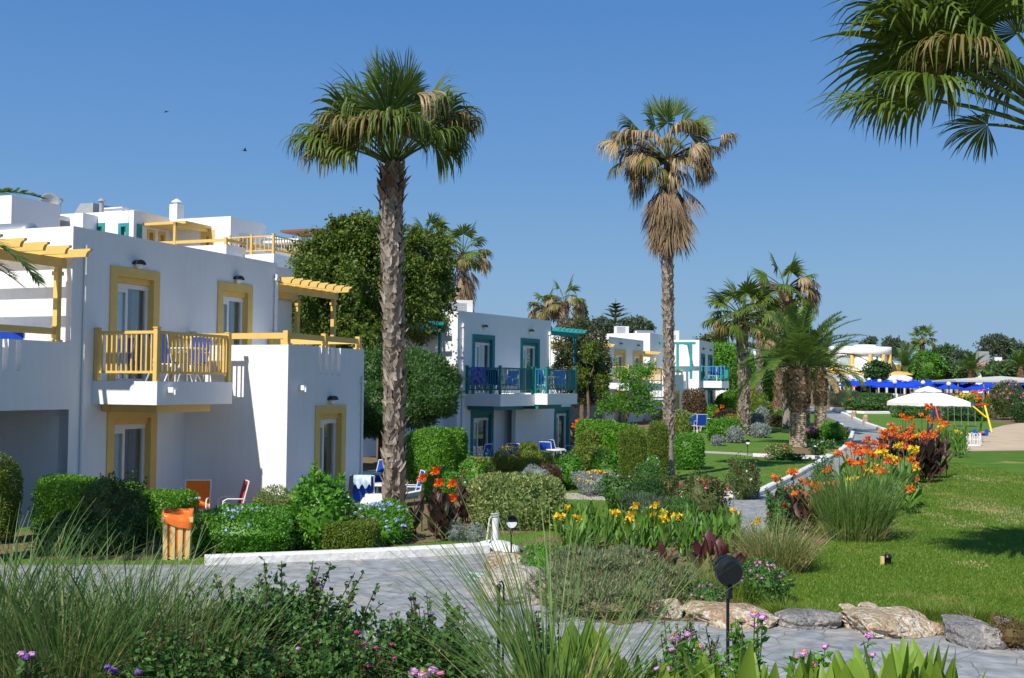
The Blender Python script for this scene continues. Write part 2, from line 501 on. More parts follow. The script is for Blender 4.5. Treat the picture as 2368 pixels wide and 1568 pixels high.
# foliage palettes
PAL = {
 'hedge': [(.035, .10, .008), (.07, .17, .012), (.11, .24, .018), (.05, .13, .01)],
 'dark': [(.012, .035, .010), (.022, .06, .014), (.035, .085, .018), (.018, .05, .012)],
 'oleander': [(.02, .055, .014), (.04, .095, .022), (.06, .125, .028), (.03, .075, .018)],
 'vine': [(.022, .05, .006), (.05, .10, .010), (.10, .165, .016), (.035, .07, .008), (.15, .18, .025), (.06, .05, .02)],
 'lush': [(.03, .10, .012), (.06, .17, .016), (.09, .22, .02), (.04, .12, .012)],
 'box': [(.05, .085, .012), (.085, .13, .016), (.12, .15, .02), (.06, .10, .012)],
 'gold': [(.16, .17, .018), (.24, .22, .025), (.12, .15, .02), (.28, .20, .03)],
 'varieg': [(.05, .09, .02), (.10, .15, .04), (.28, .28, .10), (.07, .12, .03), (.20, .23, .08)],
 'silver': [(.30, .34, .32), (.40, .44, .42), (.22, .27, .25), (.48, .5, .46)],
 'bronze': [(.045, .020, .022), (.075, .032, .028), (.03, .024, .02), (.05, .045, .022)],
 'burgundy': [(.10, .028, .03), (.06, .025, .03), (.05, .07, .02), (.14, .045, .04)],
 'rose': [(.025, .055, .014), (.045, .085, .018), (.065, .10, .025), (.085, .07, .028)],
 'redrose': [(.05, .06, .016), (.10, .07, .025), (.14, .06, .03), (.04, .07, .016)],
 'arbor': [(.05, .10, .012), (.08, .14, .015), (.11, .17, .02), (.09, .08, .025)],
 'brownhedge': [(.10, .06, .035), (.14, .085, .05), (.07, .06, .025), (.12, .07, .04)],
 'juniper': [(.055, .085, .038), (.085, .12, .055), (.12, .15, .075), (.15, .11, .06), (.06, .10, .045)],
 'geran': [(.018, .05, .014), (.035, .085, .018), (.06, .125, .022), (.022, .06, .016)],
 'grass': [(.055, .11, .022), (.085, .15, .032), (.11, .18, .042), (.06, .12, .03), (.14, .17, .05)],
 'grassl': [(.040, .088, .022), (.064, .12, .032), (.085, .145, .04), (.15, .155, .06), (.045, .10, .024), (.075, .13, .036)],
 'drygrass': [(.36, .28, .13), (.27, .24, .10), (.42, .33, .17), (.14, .18, .05), (.20, .21, .07)],
 'tuft': [(.062, .115, .010), (.09, .145, .014), (.135, .175, .024), (.075, .125, .012)],
 'fanold': [(.10, .11, .02), (.17, .14, .035), (.24, .175, .07), (.07, .10, .018), (.12, .13, .025)],
 'climb': [(.04, .03, .022), (.035, .065, .014), (.07, .035, .035), (.05, .085, .018), (.03, .05, .014)],
 'canna': [(.05, .13, .018), (.085, .19, .025), (.12, .24, .03), (.07, .16, .02)],
 'lance': [(.085, .165, .014), (.12, .21, .02), (.16, .25, .03), (.10, .185, .016)],
 'fan': [(.030, .055, .008), (.052, .085, .011), (.085, .12, .016), (.04, .072, .010)],
 'fandry': [(.30, .21, .11), (.40, .29, .16), (.22, .15, .08), (.16, .16, .05)],
 'skirt': [(.23, .155, .085), (.32, .225, .13), (.16, .11, .065), (.38, .28, .17)],
 'phoenix': [(.035, .075, .013), (.06, .11, .018), (.09, .145, .024), (.045, .09, .015)],
 'fartree': [(.025, .06, .02), (.045, .09, .028), (.065, .115, .035)],
 'euca': [(.05, .075, .045), (.08, .105, .065), (.04, .06, .035)],
 'boot': [(.21, .17, .135), (.29, .245, .205), (.15, .12, .09), (.36, .31, .265), (.24, .185, .13)],
 'bootbrown': [(.24, .15, .085), (.33, .22, .13), (.15, .095, .055), (.20, .125, .075)],
 'bootph': [(.33, .22, .13), (.42, .29, .17), (.22, .145, .085), (.37, .25, .15)],
 'scar': [(.42, .34, .24), (.52, .44, .32), (.32, .25, .17)],
}
GAIN = {'boot': 1.45, 'bootbrown': 1.0, 'bootph': 1.0, 'scar': 1.1, 'silver': .85, 'fanold': 1.2, 'juniper': 1.9, 'geran': 1.9, 'tuft': 1.5, 'grassl': 1.7, 'grass': 1.6, 'vine': 1.45, 'canna': 1.3, 'lance': 1.35, 'fan': 1.75, 'drygrass': 1.35, 'skirt': 1.15, 'fandry': 1.25, 'bronze': 1.3, 'burgundy': 1.3, 'gold': 1.35, 'brownhedge': 1.25}
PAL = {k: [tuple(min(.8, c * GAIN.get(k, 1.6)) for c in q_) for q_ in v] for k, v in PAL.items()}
LM = {k: leafmat('leaf_' + k, v, trans=0.0 if k.startswith(('boot', 'scar')) else .12 if k in ('skirt', 'fandry', 'brownhedge') else .28,
                 rough=.8 if k.startswith(('boot', 'scar', 'skirt')) else .45) for k, v in PAL.items()}
FL = {k: leafmat('petal_' + k, v, trans=.25, rough=.6, tcol=1.1) for k, v in {
 'orange': [(.85, .14, .008), (.9, .22, .012), (.75, .08, .01)],
 'peach': [(.8, .20, .06), (.85, .28, .08), (.75, .12, .05)],
 'yellow': [(.85, .58, .015), (.9, .66, .04), (.8, .45, .01)],
 'red': [(.55, .008, .012), (.65, .02, .03), (.4, .005, .01)],
 'pink': [(.75, .22, .38), (.8, .32, .48), (.65, .12, .28)],
 'magenta': [(.65, .03, .28), (.5, .02, .25), (.75, .08, .40)],
 'mauve': [(.70, .34, .66), (.78, .46, .74), (.58, .24, .56)],
 'purple': [(.22, .10, .42), (.32, .17, .52), (.16, .06, .34)],
 'blue': [(.42, .50, .85), (.55, .62, .9), (.34, .42, .78)],
 'white': [(.85, .84, .82), (.8, .78, .74)],
}.items()}
WOOD = mat('bark', (.16, .12, .085), .9, .35, 9, .8, 30, spec=.1)
STEM = mat('green_stem', (.10, .16, .04), .6, .2, 9)
BSTEM = mat('dark_red_stem', (.10, .03, .025), .6, .2, 9)
TRUNKG = mat('grey_palm_trunk', (.33, .29, .25), .9, .3, 5, .8, 22, spec=.1)
TRUNKB = mat('brown_palm_trunk', (.20, .155, .12), .95, .4, 8, .8, 25, spec=.1)

# ------------------------------------------------------------------ plant builders
def unit(a): return a / (np.linalg.norm(a, axis=-1, keepdims=True) + 1e-9)
def box_dirs(rng, n, a, b, c):
    ar = np.array([b * c, b * c, a * c, a * c, a * b, a * b]); ar = ar / ar.sum()
    face = rng.choice(6, n, p=ar)
    q = rng.uniform(-1, 1, (n, 3))
    ax = face // 2
    q[np.arange(n), ax] = np.where(face % 2 == 0, 1.0, -1.0)
    return q * np.array([a, b, c])
def lumps(rng, freq, k=7):
    K = rng.normal(0, freq, (k, 3)); ph = rng.uniform(0, 6.28, k)
    return lambda X: np.sin(X @ K.T + ph).sum(1) / k ** .5
def shell_leaves(npo, rng, c, abc, p, L, W, cover, lump, m=0, zmin=None, out=.55, depth=.14, nmax=60000, up=.25):
    a, b, cc = abc
    area = 4 * ((a * b) ** 1.6 / 3 + (a * cc) ** 1.6 / 3 + (b * cc) ** 1.6 / 3) ** (1 / 1.6) * math.pi / 1.0
    if p > 4: area *= 1.5
    n = int(min(nmax, cover * area / (L * W * .55)))
    P = box_dirs(rng, n, a, b, cc)
    r = ((np.abs(P / np.array(abc))) ** p).sum(1) ** (-1 / p)
    P = P * r[:, None]
    lf = lumps(rng, 2.2 / max(.15, min(abc)))
    P = P * (1 + lump * lf(P) + rng.uniform(-depth, .05, n))[:, None]
    Nn = unit(np.sign(P) * np.abs(P / np.array(abc)) ** (p - 1) / np.array(abc))
    D = unit(Nn * out + rng.normal(0, .6, (n, 3)) + np.array([0, 0, up]))
    Nl = unit(Nn + rng.normal(0, .5, (n, 3)))
    P = P + np.array(c)
    if zmin is not None:
        k = P[:, 2] > zmin; P, D, Nl = P[k], D[k], Nl[k]
    npo.leaves(P, D, Nl, L * rng.uniform(.65, 1.25, len(P)), W * rng.uniform(.7, 1.2, len(P)), m)
    return P
def core(npo, rng, c, abc, p, m=0, k=.8, zmin=None, nu=14, nv=9):
    th = np.arange(nu) / nu * 2 * np.pi; ph = np.linspace(-1, 1, nv) * np.pi / 2
    X = np.stack([np.cos(ph)[:, None] * np.cos(th), np.cos(ph)[:, None] * np.sin(th), np.repeat(np.sin(ph)[:, None], nu, 1)], -1).reshape(-1, 3)
    r = ((np.abs(X / np.array(abc))) ** p).sum(1) ** (-1 / p)
    X = X * r[:, None] * k + np.array(c)
    if zmin is not None: X[:, 2] = np.maximum(X[:, 2], zmin)
    i = np.arange(nv - 1)[:, None] * nu; j = np.arange(nu)[None]; j2 = (j + 1) % nu
    npo.add(X, np.stack([i + j, i + j2, i + nu + j2, i + nu + j], -1).reshape(-1, 4), m)

def blossom_mesh(name, col, r, n, seed, L=None):
    rng = np.random.default_rng(seed); o = NP()
    D = unit(rng.normal(0, 1, (n, 3)) + np.array([0, 0, .35]))
    P = D * r * rng.uniform(.35, .8, n)[:, None]
    T = unit(np.cross(D, rng.normal(0, 1, (n, 3))))
    Lp = L or r * .9
    o.leaves(P - T * Lp * .5, T, D, Lp, Lp * .8, 0, -.15)
    return o.mesh(name, [FL[col]])
BLOS = {}
def blossom(col, r, n=14, seed=1):
    k = (col, r, n, seed)
    if k not in BLOS: BLOS[k] = blossom_mesh('blossom_' + col, col, r, n, seed)
    return BLOS[k]

SEED = [100]
def shrub(name, label, cat, x0, x1, yt, yb, pal, p=2.4, leaf=.05, lw=.6, lump=.07, cover=2.0, depth=None, group=None,
          flowers=None, D=None, up=.25, ragged=None, nmax=45000, base=None, zoff=0.0, rz=None):
    """one bush; x0..yb are where the photograph shows it, turned into a spot on the ground and real sizes"""
    SEED[0] += 1
    rng = np.random.default_rng(SEED[0])
    xm = (x0 + x1) / 2
    if D is None:
        g = gp(xm, yb)
    else:
        g = at(xm, yb, D); g.z = zg(D) + zoff
    Y = g.y
    wd = (x1 - x0) * Y / F
    dd = depth or min(wd, 1.6)
    if D is None:
        Yc = Y + dd * .42; k = Yc / Y
        g = Vector((g.x * k, Yc, zg(Yc) + zoff)); wd *= k
    top = at(xm, yt, g.y).z
    h = max(.12, top - g.z)
    L = max(leaf, .0021 * g.y); W = L * lw
    o = NP()
    if p > 4: cz, c = h * .5, h * .5
    else: cz, c = h * .47, h * .53
    abc = (wd / 2 * .95, dd / 2 * .95, c * .97)
    core(o, rng, (0, 0, cz), abc, p, 0, .80, 0.0)
    shell_leaves(o, rng, (0, 0, cz), abc, p, L, W, cover, lump, 0, 0.0, nmax=nmax, up=up)
    if ragged:                                   # loose shoots standing out of the bush
        n = ragged; th = rng.uniform(0, 6.28, n); rr = rng.uniform(0, .8, n)
        for i in range(n):
            b = np.array([math.cos(th[i]) * rr[i] * abc[0], math.sin(th[i]) * rr[i] * abc[1], h * rng.uniform(.6, .85)])
            tip = b + np.array([math.cos(th[i]) * .25 * rr[i], math.sin(th[i]) * .25 * rr[i], h * rng.uniform(.2, .45)])
            q = np.linspace(0, 1, 9)[:, None]
            path = b + (tip - b) * q + rng.normal(0, .01, (9, 3))
            P = np.repeat(path, 3, 0)
            o.leaves(P, unit(rng.normal(0, 1, P.shape) + np.array([0, 0, .4])), unit(rng.normal(0, 1, P.shape)), L * 1.1, W * 1.1)
    ob = link(name, o.mesh(name, [LM[pal]]), None, g, rng.uniform(-.1, .1) if rz is None else rz, label, cat, group)
    if flowers:
        for col, n, r, nm in flowers:
            for i in range(n):
                d = rng.normal(0, 1, 3); d[2] = abs(d[2]) * 1.1 + .1; d[1] = -abs(d[1]) * .8 if rng.random() < .75 else d[1]
                q = d / (((np.abs(d / np.array(abc))) ** p).sum() ** (1 / p))
                q = q * rng.uniform(.97, 1.06) + np.array([0, 0, cz])
                if q[2] < .05: q[2] = h * .6
                link(nm, blossom(col, round(max(r, .0016 * g.y), 3), 14, i % 3), ob, q, rng.uniform(0, 6))
    return ob

def trunk_rings(o, path, rad, n=12, m=0):
    o.tube(path, rad, n, m)
def boots(o, rng, path_f, rad_f, z0, z1, dz, nper, L, W, out, m=0, jit=.25, flat=.0):
    rows = max(1, int((z1 - z0) / dz))
    z = np.repeat(z0 + (np.arange(rows) + .5) * dz, nper) + rng.normal(0, dz * jit, rows * nper)
    z = np.clip(z, z0, z1)
    th = np.tile(np.arange(nper) / nper * 2 * np.pi, rows) + np.repeat(np.arange(rows) * 2.4, nper) + rng.normal(0, .12, rows * nper)
    n = len(z)
    r = rad_f(z)
    c = path_f(z)
    rd = np.stack([np.cos(th), np.sin(th), np.zeros(n)], 1); tg = np.stack([-np.sin(th), np.cos(th), np.zeros(n)], 1)
    b = c + rd * r[:, None] * .92; b[:, 2] = z
    Ls = L * rng.uniform(.6, 1.25, n); a = out * rng.uniform(.4, 1.5, n)
    sl = rng.normal(0, .25, n)
    up = np.stack([np.zeros(n), np.zeros(n), np.ones(n)], 1) * np.cos(a)[:, None] + rd * np.sin(a)[:, None] + tg * sl[:, None]
    t = np.array([0, .35, .75, 1.0])
    P = b[:, None] + up[:, None] * (Ls[:, None] * t)[:, :, None] + rd[:, None] * (rng.uniform(0, .35, n)[:, None] * Ls[:, None] * t ** 3)[:, :, None]
    wd = W * rng.uniform(.75, 1.2, n)[:, None] * np.array([1.0, .92, .55, .06])
    o.strips(P, tg, wd, m, fold=.18)

def fan_leaf(o, rng, hub, axis, L, nseg, spread, sag, m, k=6):
    axis = axis / np.linalg.norm(axis)
    up = np.array([0, 0, 1.0])
    nrm = up - axis * axis[2]
    if np.linalg.norm(nrm) < .2: nrm = np.array([math.cos(rng.uniform(0, 6)), math.sin(rng.uniform(0, 6)), 0])
    nrm /= np.linalg.norm(nrm)
    tw = rng.normal(0, .35)
    sd = np.cross(axis, nrm)
    nrm, sd = nrm * math.cos(tw) + sd * math.sin(tw), sd * math.cos(tw) - nrm * math.sin(tw)
    a = np.linspace(-spread, spread, nseg) + rng.normal(0, .025, nseg)
    dr = np.cos(a)[:, None] * axis + np.sin(a)[:, None] * sd - (.18 * np.abs(np.sin(a)))[:, None] * nrm
    dr = unit(dr)
    ln = L * (.72 + .28 * np.cos(a * .62)) * rng.uniform(.86, 1.06, nseg)
    k = 9
    t = np.linspace(0, 1, k)
    sg = np.clip(sag * rng.uniform(.6, 1.3, nseg), 0, 1.6)
    bl = np.clip(sg[:, None] * (np.clip((t - .22) / .6, 0, 1) ** 1.2)[None], 0, .97)          # the free tips bend over and hang
    dd = unit(dr[:, None] * (1 - bl)[:, :, None] + np.array([0, 0, -1.0]) * bl[:, :, None] + (rng.normal(0, .12, (nseg, 3))[:, None] * (t ** 1.5)[None, :, None]))
    st = (ln / (k - 1))[:, None, None] * dd
    P = hub + dr[:, None] * .02 + np.concatenate([np.zeros((nseg, 1, 3)), np.cumsum(st[:, :-1], 1)], 1)
    wmax = 2 * spread / nseg * ln * 1.22
    prof = np.where(t < .52, t + .03, .52 * (1 - (t - .52) / .48) ** .75 + .02)
    W = wmax[:, None] * prof
    side = unit(np.cross(nrm, dr))
    o.strips(P, side, W, m, fold=.17)
def fan_palm(label, base, H, crown, rt, seed, n_green=26, n_dry=10, skirt=0.0, n_skirt=0, top=None, smooth=0.0, group=None, nseg=26,
             dz=.09, nper=9, bootL=.24, pal='fan', drypal='fandry', fullskirt=False, name='fan_palm', flare=1.25, trunk_pal='boot', bare=False, hubs=()):
    n_green = int(n_green * 1.5); rng = np.random.default_rng(seed)
    base = Vector(base)
    t = thing(name, label, 'palm tree', base, 0, group)
    lean = Vector(top) - base if top is not None else Vector((0, 0, H))
    H = lean.z
    lx, ly = lean.x / H, lean.y / H
    pf = lambda z: np.stack([lx * z + .05 * np.sin(z * .8) * (z / H), ly * z, z], -1) if not np.isscalar(z) else np.array([lx * z, ly * z, z])
    rf = lambda z: rt * (1 + (flare - 1) * np.exp(-np.asarray(z) / .35) + .10 * (np.asarray(z) / H) ** 3)
    tr = NP()
    zz = np.linspace(-.15, H, 26)
    tr.tube(pf(zz), rf(np.maximum(zz, 0)) * np.where(zz < smooth, 1, .93), 14, 0 if smooth else 1)
    if not bare:
        boots(tr, rng, pf, rf, smooth if smooth else .02, H - skirt * .4, dz, nper, bootL, 2 * math.pi * rt / nper * 1.25, .26, 2)
        boots(tr, rng, pf, rf, H - .9, H + .02, dz, nper, bootL * 1.25, 2 * math.pi * rt / nper * 1.3, .42, 3)
    link('trunk', tr.mesh('trunk', [TRUNKG, TRUNKB, LM[trunk_pal], LM['bootbrown']]), t)
    cen = np.array([lean.x, lean.y, H])
    g, d, sk, old = NP(), NP(), NP(), NP()
    gold = 2.39996
    def petiole(o, az, el, Lp, bend, m):
        q = np.linspace(0, 1, 6); e = el - bend * q ** 1.4
        ds = Lp / 5
        x = np.concatenate([[0], np.cumsum(np.cos(e[:-1]) * ds)]); z = np.concatenate([[0], np.cumsum(np.sin(e[:-1]) * ds)])
        P = cen + np.stack([x * math.cos(az), x * math.sin(az), z], 1)
        o.tube(P, np.linspace(.028, .012, 6) * max(.6, crown / 1.7), 4, m)
        return P[-1], P[-1] - P[-2]
    for (px, py, dY, Lm, spd, sg, kd, ub) in hubs:          # leaves set where the photograph shows them
        hb = np.array(at(px, py, base.y + lean.y + dY)) - np.array(base)
        o = d if kd == 'd' else old if kd == 'o' else g
        md = (cen + hb) / 2 + np.array([0, 0, .12 * np.linalg.norm(hb - cen)])
        q_ = np.linspace(0, 1, 6)[:, None]
        Pp = (1 - q_) ** 2 * cen + 2 * q_ * (1 - q_) * md + q_ ** 2 * hb
        o.tube(Pp, np.linspace(.03, .013, 6) * max(.6, crown / 1.9), 4, 1)
        ax = Pp[-1] - Pp[-2]; ax = ax / np.linalg.norm(ax) + np.array([0, 0, ub])
        fan_leaf(o, rng, hb, ax, Lm, nseg, R(spd), sg, 0)
    for i in range(n_green):
        f = i / max(1, n_green - 1)
        az = i * gold + rng.normal(0, .2); el = R(78 - 88 * f ** .9 + rng.normal(0, 6))
        hub, ax = petiole(g, az, el, crown * rng.uniform(.48, .62), .25 + .55 * f, 1)
        ax = ax / np.linalg.norm(ax); ax[2] -= .15 * f
        fan_leaf(old if f > .6 and i % 2 else g, rng, hub, ax, crown * rng.uniform(.36, .46), nseg, R(rng.uniform(95, 125)), .3 + .9 * f, 0)
    link('crown', g.mesh('crown', [LM[pal], STEM]), t)
    if old.V: link('aging_crown', old.mesh('aging_crown', [LM['fanold'], STEM]), t)
    if n_dry or d.V:
        for i in range(n_dry):
            az = i * gold * 1.3 + rng.normal(0, .3); el = R(rng.uniform(-18, 12) if n_dry < 20 else rng.uniform(-12, 45))
            hub, ax = petiole(d, az, el, crown * rng.uniform(.45, .64), .7, 1)
            ax = ax / np.linalg.norm(ax); ax[2] -= .7
            fan_leaf(d, rng, hub, ax, crown * rng.uniform(.34, .46), int(nseg * .8), R(rng.uniform(50, 90)), 1.2, 0)
        link('dry_frond', d.mesh('dry_fronds', [LM[drypal], WOOD]), t, kind='stuff')
    if n_skirt:
        for i in range(n_skirt):
            az = i * gold + rng.normal(0, .3)
            z = H - .18 * skirt - skirt * .6 * (i / n_skirt)
            c0 = pf(np.array([z]))[0] + np.array([math.cos(az), math.sin(az), 0]) * rt * 1.05
            out = rng.uniform(.35, .8) * (1 - .55 * i / n_skirt)
            ax = np.array([math.cos(az) * out, math.sin(az) * out, -1.0])
            mid = c0 + ax / np.linalg.norm(ax) * crown * .22
            sk.tube(np.stack([c0, (c0 + mid) / 2 + np.array([0, 0, .05]), mid]), .02, 4, 1)
            fan_leaf(sk, rng, mid, ax, min(crown * .6, skirt * .5) * rng.uniform(.85, 1.15), int(nseg * .7), R(rng.uniform(20, 42)), .5, 0)
        link('dead_leaf_skirt', sk.mesh('dead_leaf_skirt', [LM['skirt'], WOOD]), t)
    return t

def feather(o, rng, base, az, el, L, droop, npair, lL, lw, m=0, mr=1, vee=.3, rr=.022, sideways=0.0, k=14):
    q = np.linspace(0, 1, k); e = el - droop * q ** 1.45
    ds = L / (k - 1)
    x = np.concatenate([[0], np.cumsum(np.cos(e[:-1]) * ds)]); z = np.concatenate([[0], np.cumsum(np.sin(e[:-1]) * ds)])
    s = sideways * q ** 2 * L
    ca, sa = math.cos(az), math.sin(az)
    P = np.array(base) + np.stack([x * ca - s * sa, x * sa + s * ca, z], 1)
    o.tube(P, np.linspace(rr, rr * .25, k), 4, mr)
    tq = np.linspace(.14, 1.0, npair) + rng.normal(0, .003, npair)
    tq = np.clip(tq, 0, 1)
    pos = np.stack([np.interp(tq, q, P[:, i]) for i in range(3)], 1)
    T = np.gradient(P, axis=0); T = unit(np.stack([np.interp(tq, q, T[:, i]) for i in range(3)], 1))
    sd = unit(np.cross(T, np.array([0, 0, 1.0])))
    upv = np.cross(sd, T)
    prof = np.clip(np.sin(np.pi * (.12 + .84 * tq)) ** .55, .2, 1) * lL
    kk = 4; t = np.linspace(0, 1, kk)
    for sg in (-1, 1):
        fw = .40 + .50 * tq
        d = unit(sd * sg + T * fw[:, None] + upv * (vee + rng.normal(0, .12, npair))[:, None])
        ln = prof * rng.uniform(.88, 1.08, npair)
        Q = pos[:, None] + d[:, None] * (ln[:, None] * t)[:, :, None] + np.array([0, 0, -1.0]) * (ln[:, None] * .18 * t ** 2)[:, :, None]
        side = unit(np.cross(d, upv))
        o.strips(Q, side, lw * np.array([.7, 1, .75, .05])[None] * np.ones((npair, 1)), m)
def phoenix_palm(label, base, H, L, rt, seed, n=44, npair=46, lL=.42, lw=.035, group=None, name='date_palm', bulge=1.35, scar_to=.45, fronds=None, n_dead=3):
    rng = np.random.default_rng(seed)
    base = Vector(base)
    t = thing(name, label, 'palm tree', base, 0, group)
    pf = lambda z: np.stack([z * 0, z * 0, z], -1)
    rf = lambda z: rt * np.interp(np.asarray(z) / H, [0, .06, scar_to - .03, scar_to + .04, scar_to + .28, .93, 1.0], [1.15, 1.0, .92, 1.0, bulge, bulge * .95, .75])
    tr = NP(); zz = np.linspace(-.15, H, 30)
    tr.tube(pf(zz), rf(np.maximum(zz, 0)) * .95, 16, 0)
    boots(tr, rng, pf, rf, .02, H * scar_to, .085, 12, .10, 2 * math.pi * rt / 12 * 1.3, .16, 1, jit=.1)
    boots(tr, rng, pf, rf, H * scar_to, H * (scar_to + .22), .11, 12, .16, 2 * math.pi * rt / 12 * 1.25, .45, 3, jit=.15)
    boots(tr, rng, pf, rf, H * (scar_to + .22), H + .1, .13, 12, .22, 2 * math.pi * rt * bulge / 12 * 1.25, .38, 2, jit=.15)
    link('trunk', tr.mesh('trunk', [TRUNKB, LM['scar'], LM['bootph'], LM['bootbrown']]), t)
    cr = NP()
    cen = np.array([0, 0, H])
    for i in range(n):
        f = i / (n - 1)
        az = i * 2.39996 + rng.normal(0, .15); el = R(86 - 82 * f + rng.normal(0, 4))
        feather(cr, rng, cen + np.array([math.cos(az), math.sin(az), 0]) * .12, az, el, L * rng.uniform(.85, 1.05) * (1 - .12 * (f < .2)), R(34 + 50 * f), npair, lL, lw, 0, 1, rr=.03)
    link('crown', cr.mesh('crown', [LM['phoenix'], STEM]), t)
    if n_dead:
        dd = NP()
        for i in range(n_dead):
            az = rng.uniform(0, 6.28)
            feather(dd, rng, cen - np.array([0, 0, .15]), az, R(rng.uniform(-15, 12)), L * .8, R(70), npair, lL * .7, lw, 0, 1, rr=.025)
        link('dry_frond', dd.mesh('dry_frond', [LM['fandry'], WOOD]), t, kind='stuff')
    return t

def tree(name, label, base, clumps, pal, leaf, lw=.6, cover=1.5, trunk=None, tr=.12, seed=1, group=None, cat='tree', core_k=.6, lump=.14,
         depth=.35, nmax=26000, bark=None, twigs=0, p=2.1, up=.1, bare=0):
    """clumps are world-space ellipsoids (centre, radii); trunk is a list of world points"""
    rng = np.random.default_rng(seed)
    base = Vector(base)
    t = thing(name, label, cat, base, 0, group)
    o = NP()
    for c, abc in clumps:
        c = np.array(c) - np.array(base)
        if core_k: core(o, rng, c, abc, 2.0, 0, core_k, None, 10, 7)
        shell_leaves(o, rng, c, abc, p, leaf, leaf * lw, cover, lump, 0, .02 , depth=depth, nmax=nmax, up=up)
        for i in range(twigs):                    # shoots that break the outline
            d = unit(rng.normal(0, 1, 3) + np.array([0, 0, .5]))
            b = c + d * np.array(abc) * .85
            ln = min(abc) * rng.uniform(.25, .55)
            q = np.linspace(0, 1, 10)[:, None]
            P = b + d * q * ln + np.array([0, 0, -1]) * q ** 2 * ln * rng.uniform(-.2, .5)
            P = np.repeat(P, 4, 0) + rng.normal(0, leaf * .5, (40, 3))
            o.leaves(P, unit(rng.normal(0, 1, P.shape) + d * .5), unit(rng.normal(0, 1, P.shape) + np.array([0, 0, .5])), leaf * 1.1, leaf * lw * 1.1)
    link('crown', o.mesh('crown', [LM[pal]]), t)
    if trunk:
        k = NP()
        T = np.array([np.array(q) - np.array(base) for q in trunk])
        k.tube(T, np.linspace(tr, tr * .55, len(T)), 8, 0)
        for c, abc in clumps:
            e = np.array(c) - np.array(base); s0 = T[-1]
            md = (s0 + e) / 2 + rng.normal(0, .12, 3) * np.linalg.norm(e - s0)
            k.tube(np.stack([T[-1], md, e]), [tr * .5, tr * .3, tr * .1], 6, 0)
            for _ in range(bare):
                d = unit(rng.normal(0, 1, 3)); k.tube(np.stack([e, e + d * np.array(abc) * .6 + rng.normal(0, .05, 3), e + d * np.array(abc) * 1.02]), [tr * .1, tr * .06, .006], 4, 0)
        link('trunk', k.mesh('trunk', [bark or WOOD], True), t)
    return t

def grass_np(o, rng, n, r0, h, lean, bend, w, seg=6, m=0, c=(0, 0, 0), jitter=.5, hmin=.5, az0=None, azs=None, pw=1.6):
    az_b = rng.uniform(0, 2 * np.pi, n); rr = np.sqrt(rng.uniform(0, 1, n))
    b = np.stack([np.cos(az_b) * rr * r0, np.sin(az_b) * rr * r0, np.zeros(n)], 1) + np.array(c)
    az = az_b + rng.normal(0, jitter, n)
    if az0 is not None: az = rng.normal(az0, azs, n)
    L = h * rng.uniform(hmin, 1.0, n)
    t0 = lean * (.25 + .75 * rr) * rng.uniform(.3, 1.25, n); bd = bend * rng.uniform(.2, 1.4, n)
    q = np.linspace(0, 1, seg + 1)
    ang = t0[:, None] + bd[:, None] * q[None] ** pw
    ds = (L / seg)[:, None]
    x = np.concatenate([np.zeros((n, 1)), np.cumsum(np.sin(ang[:, :-1]) * ds, 1)], 1)
    z = np.concatenate([np.zeros((n, 1)), np.cumsum(np.cos(ang[:, :-1]) * ds, 1)], 1)
    P = b[:, None] + np.stack([x * np.cos(az)[:, None], x * np.sin(az)[:, None], z], 2)
    tw = rng.normal(0, .9, n)
    sd = np.stack([-np.sin(az + tw), np.cos(az + tw), np.zeros(n)], 1)
    prof = np.clip(1.15 - q, .05, 1) * np.minimum(1, .6 + q * 2)
    o.strips(P, sd, (w * rng.uniform(.6, 1.3, n))[:, None] * prof, m)

def canna_leaf(o, rng, b, az, el, L, W, curl, m=0, k=8):
    q = np.linspace(0, 1, k); e = el - curl * q ** 1.3
    ds = L / (k - 1)
    x = np.concatenate([[0], np.cumsum(np.cos(e[:-1]) * ds)]); z = np.concatenate([[0], np.cumsum(np.sin(e[:-1]) * ds)])
    P = np.array(b) + np.stack([x * math.cos(az), x * math.sin(az), z], 1)
    prof = W * np.clip(np.sin(np.pi * (.06 + .94 * q ** .85)), .03, 1) ** .8
    tw = rng.normal(0, .35)
    sd = np.array([-math.sin(az) * math.cos(tw), math.cos(az) * math.cos(tw), math.sin(tw)])
    o.strips(P[None], sd[None], prof[None], m, fold=.16)
CANNA = {}
def canna_meshes(pal, h, L, W, nl, ns, spread, var, upright=.8):
    key = (pal, h, L, W, nl, ns, spread, var, upright)
    if key in CANNA: return CANNA[key]
    rng = np.random.default_rng(hash((pal, var)) % 1000 + int(h * 100) + ns + var * 17 if False else (len(pal) * 131 + int(h * 100) + ns * 7 + var * 17))
    lf, st = NP(), NP(); tips = []
    for s in range(ns):
        a = rng.uniform(0, 6.28); r = spread * math.sqrt(rng.uniform(0, 1)) if ns > 1 else 0
        b = np.array([math.cos(a) * r, math.sin(a) * r, 0]); hh = h * rng.uniform(.75, 1.05)
        tl = np.array([rng.normal(0, .05), rng.normal(0, .05), 1.0]) * hh
        st.tube(np.stack([b, b + tl * .5, b + tl]), [.014, .012, .008], 5, 0)
        tips.append(b + tl)
        az = rng.uniform(0, 6.28)
        for i in range(nl):
            f = (i + .5) / nl
            canna_leaf(lf, rng, b + tl * (.08 + .62 * f), az + i * 2.6 + rng.normal(0, .3), R(90 * upright - 16 + 14 * f + rng.normal(0, 9)), L * rng.uniform(.75, 1.1) * (1 - .2 * f), W * rng.uniform(.75, 1.1), R(rng.uniform(10, 55)))
    CANNA[key] = (lf.mesh('foliage', [LM[pal]], True), st.mesh('stem', [BSTEM if pal in ('bronze', 'burgundy') else STEM]), tips)
    return CANNA[key]
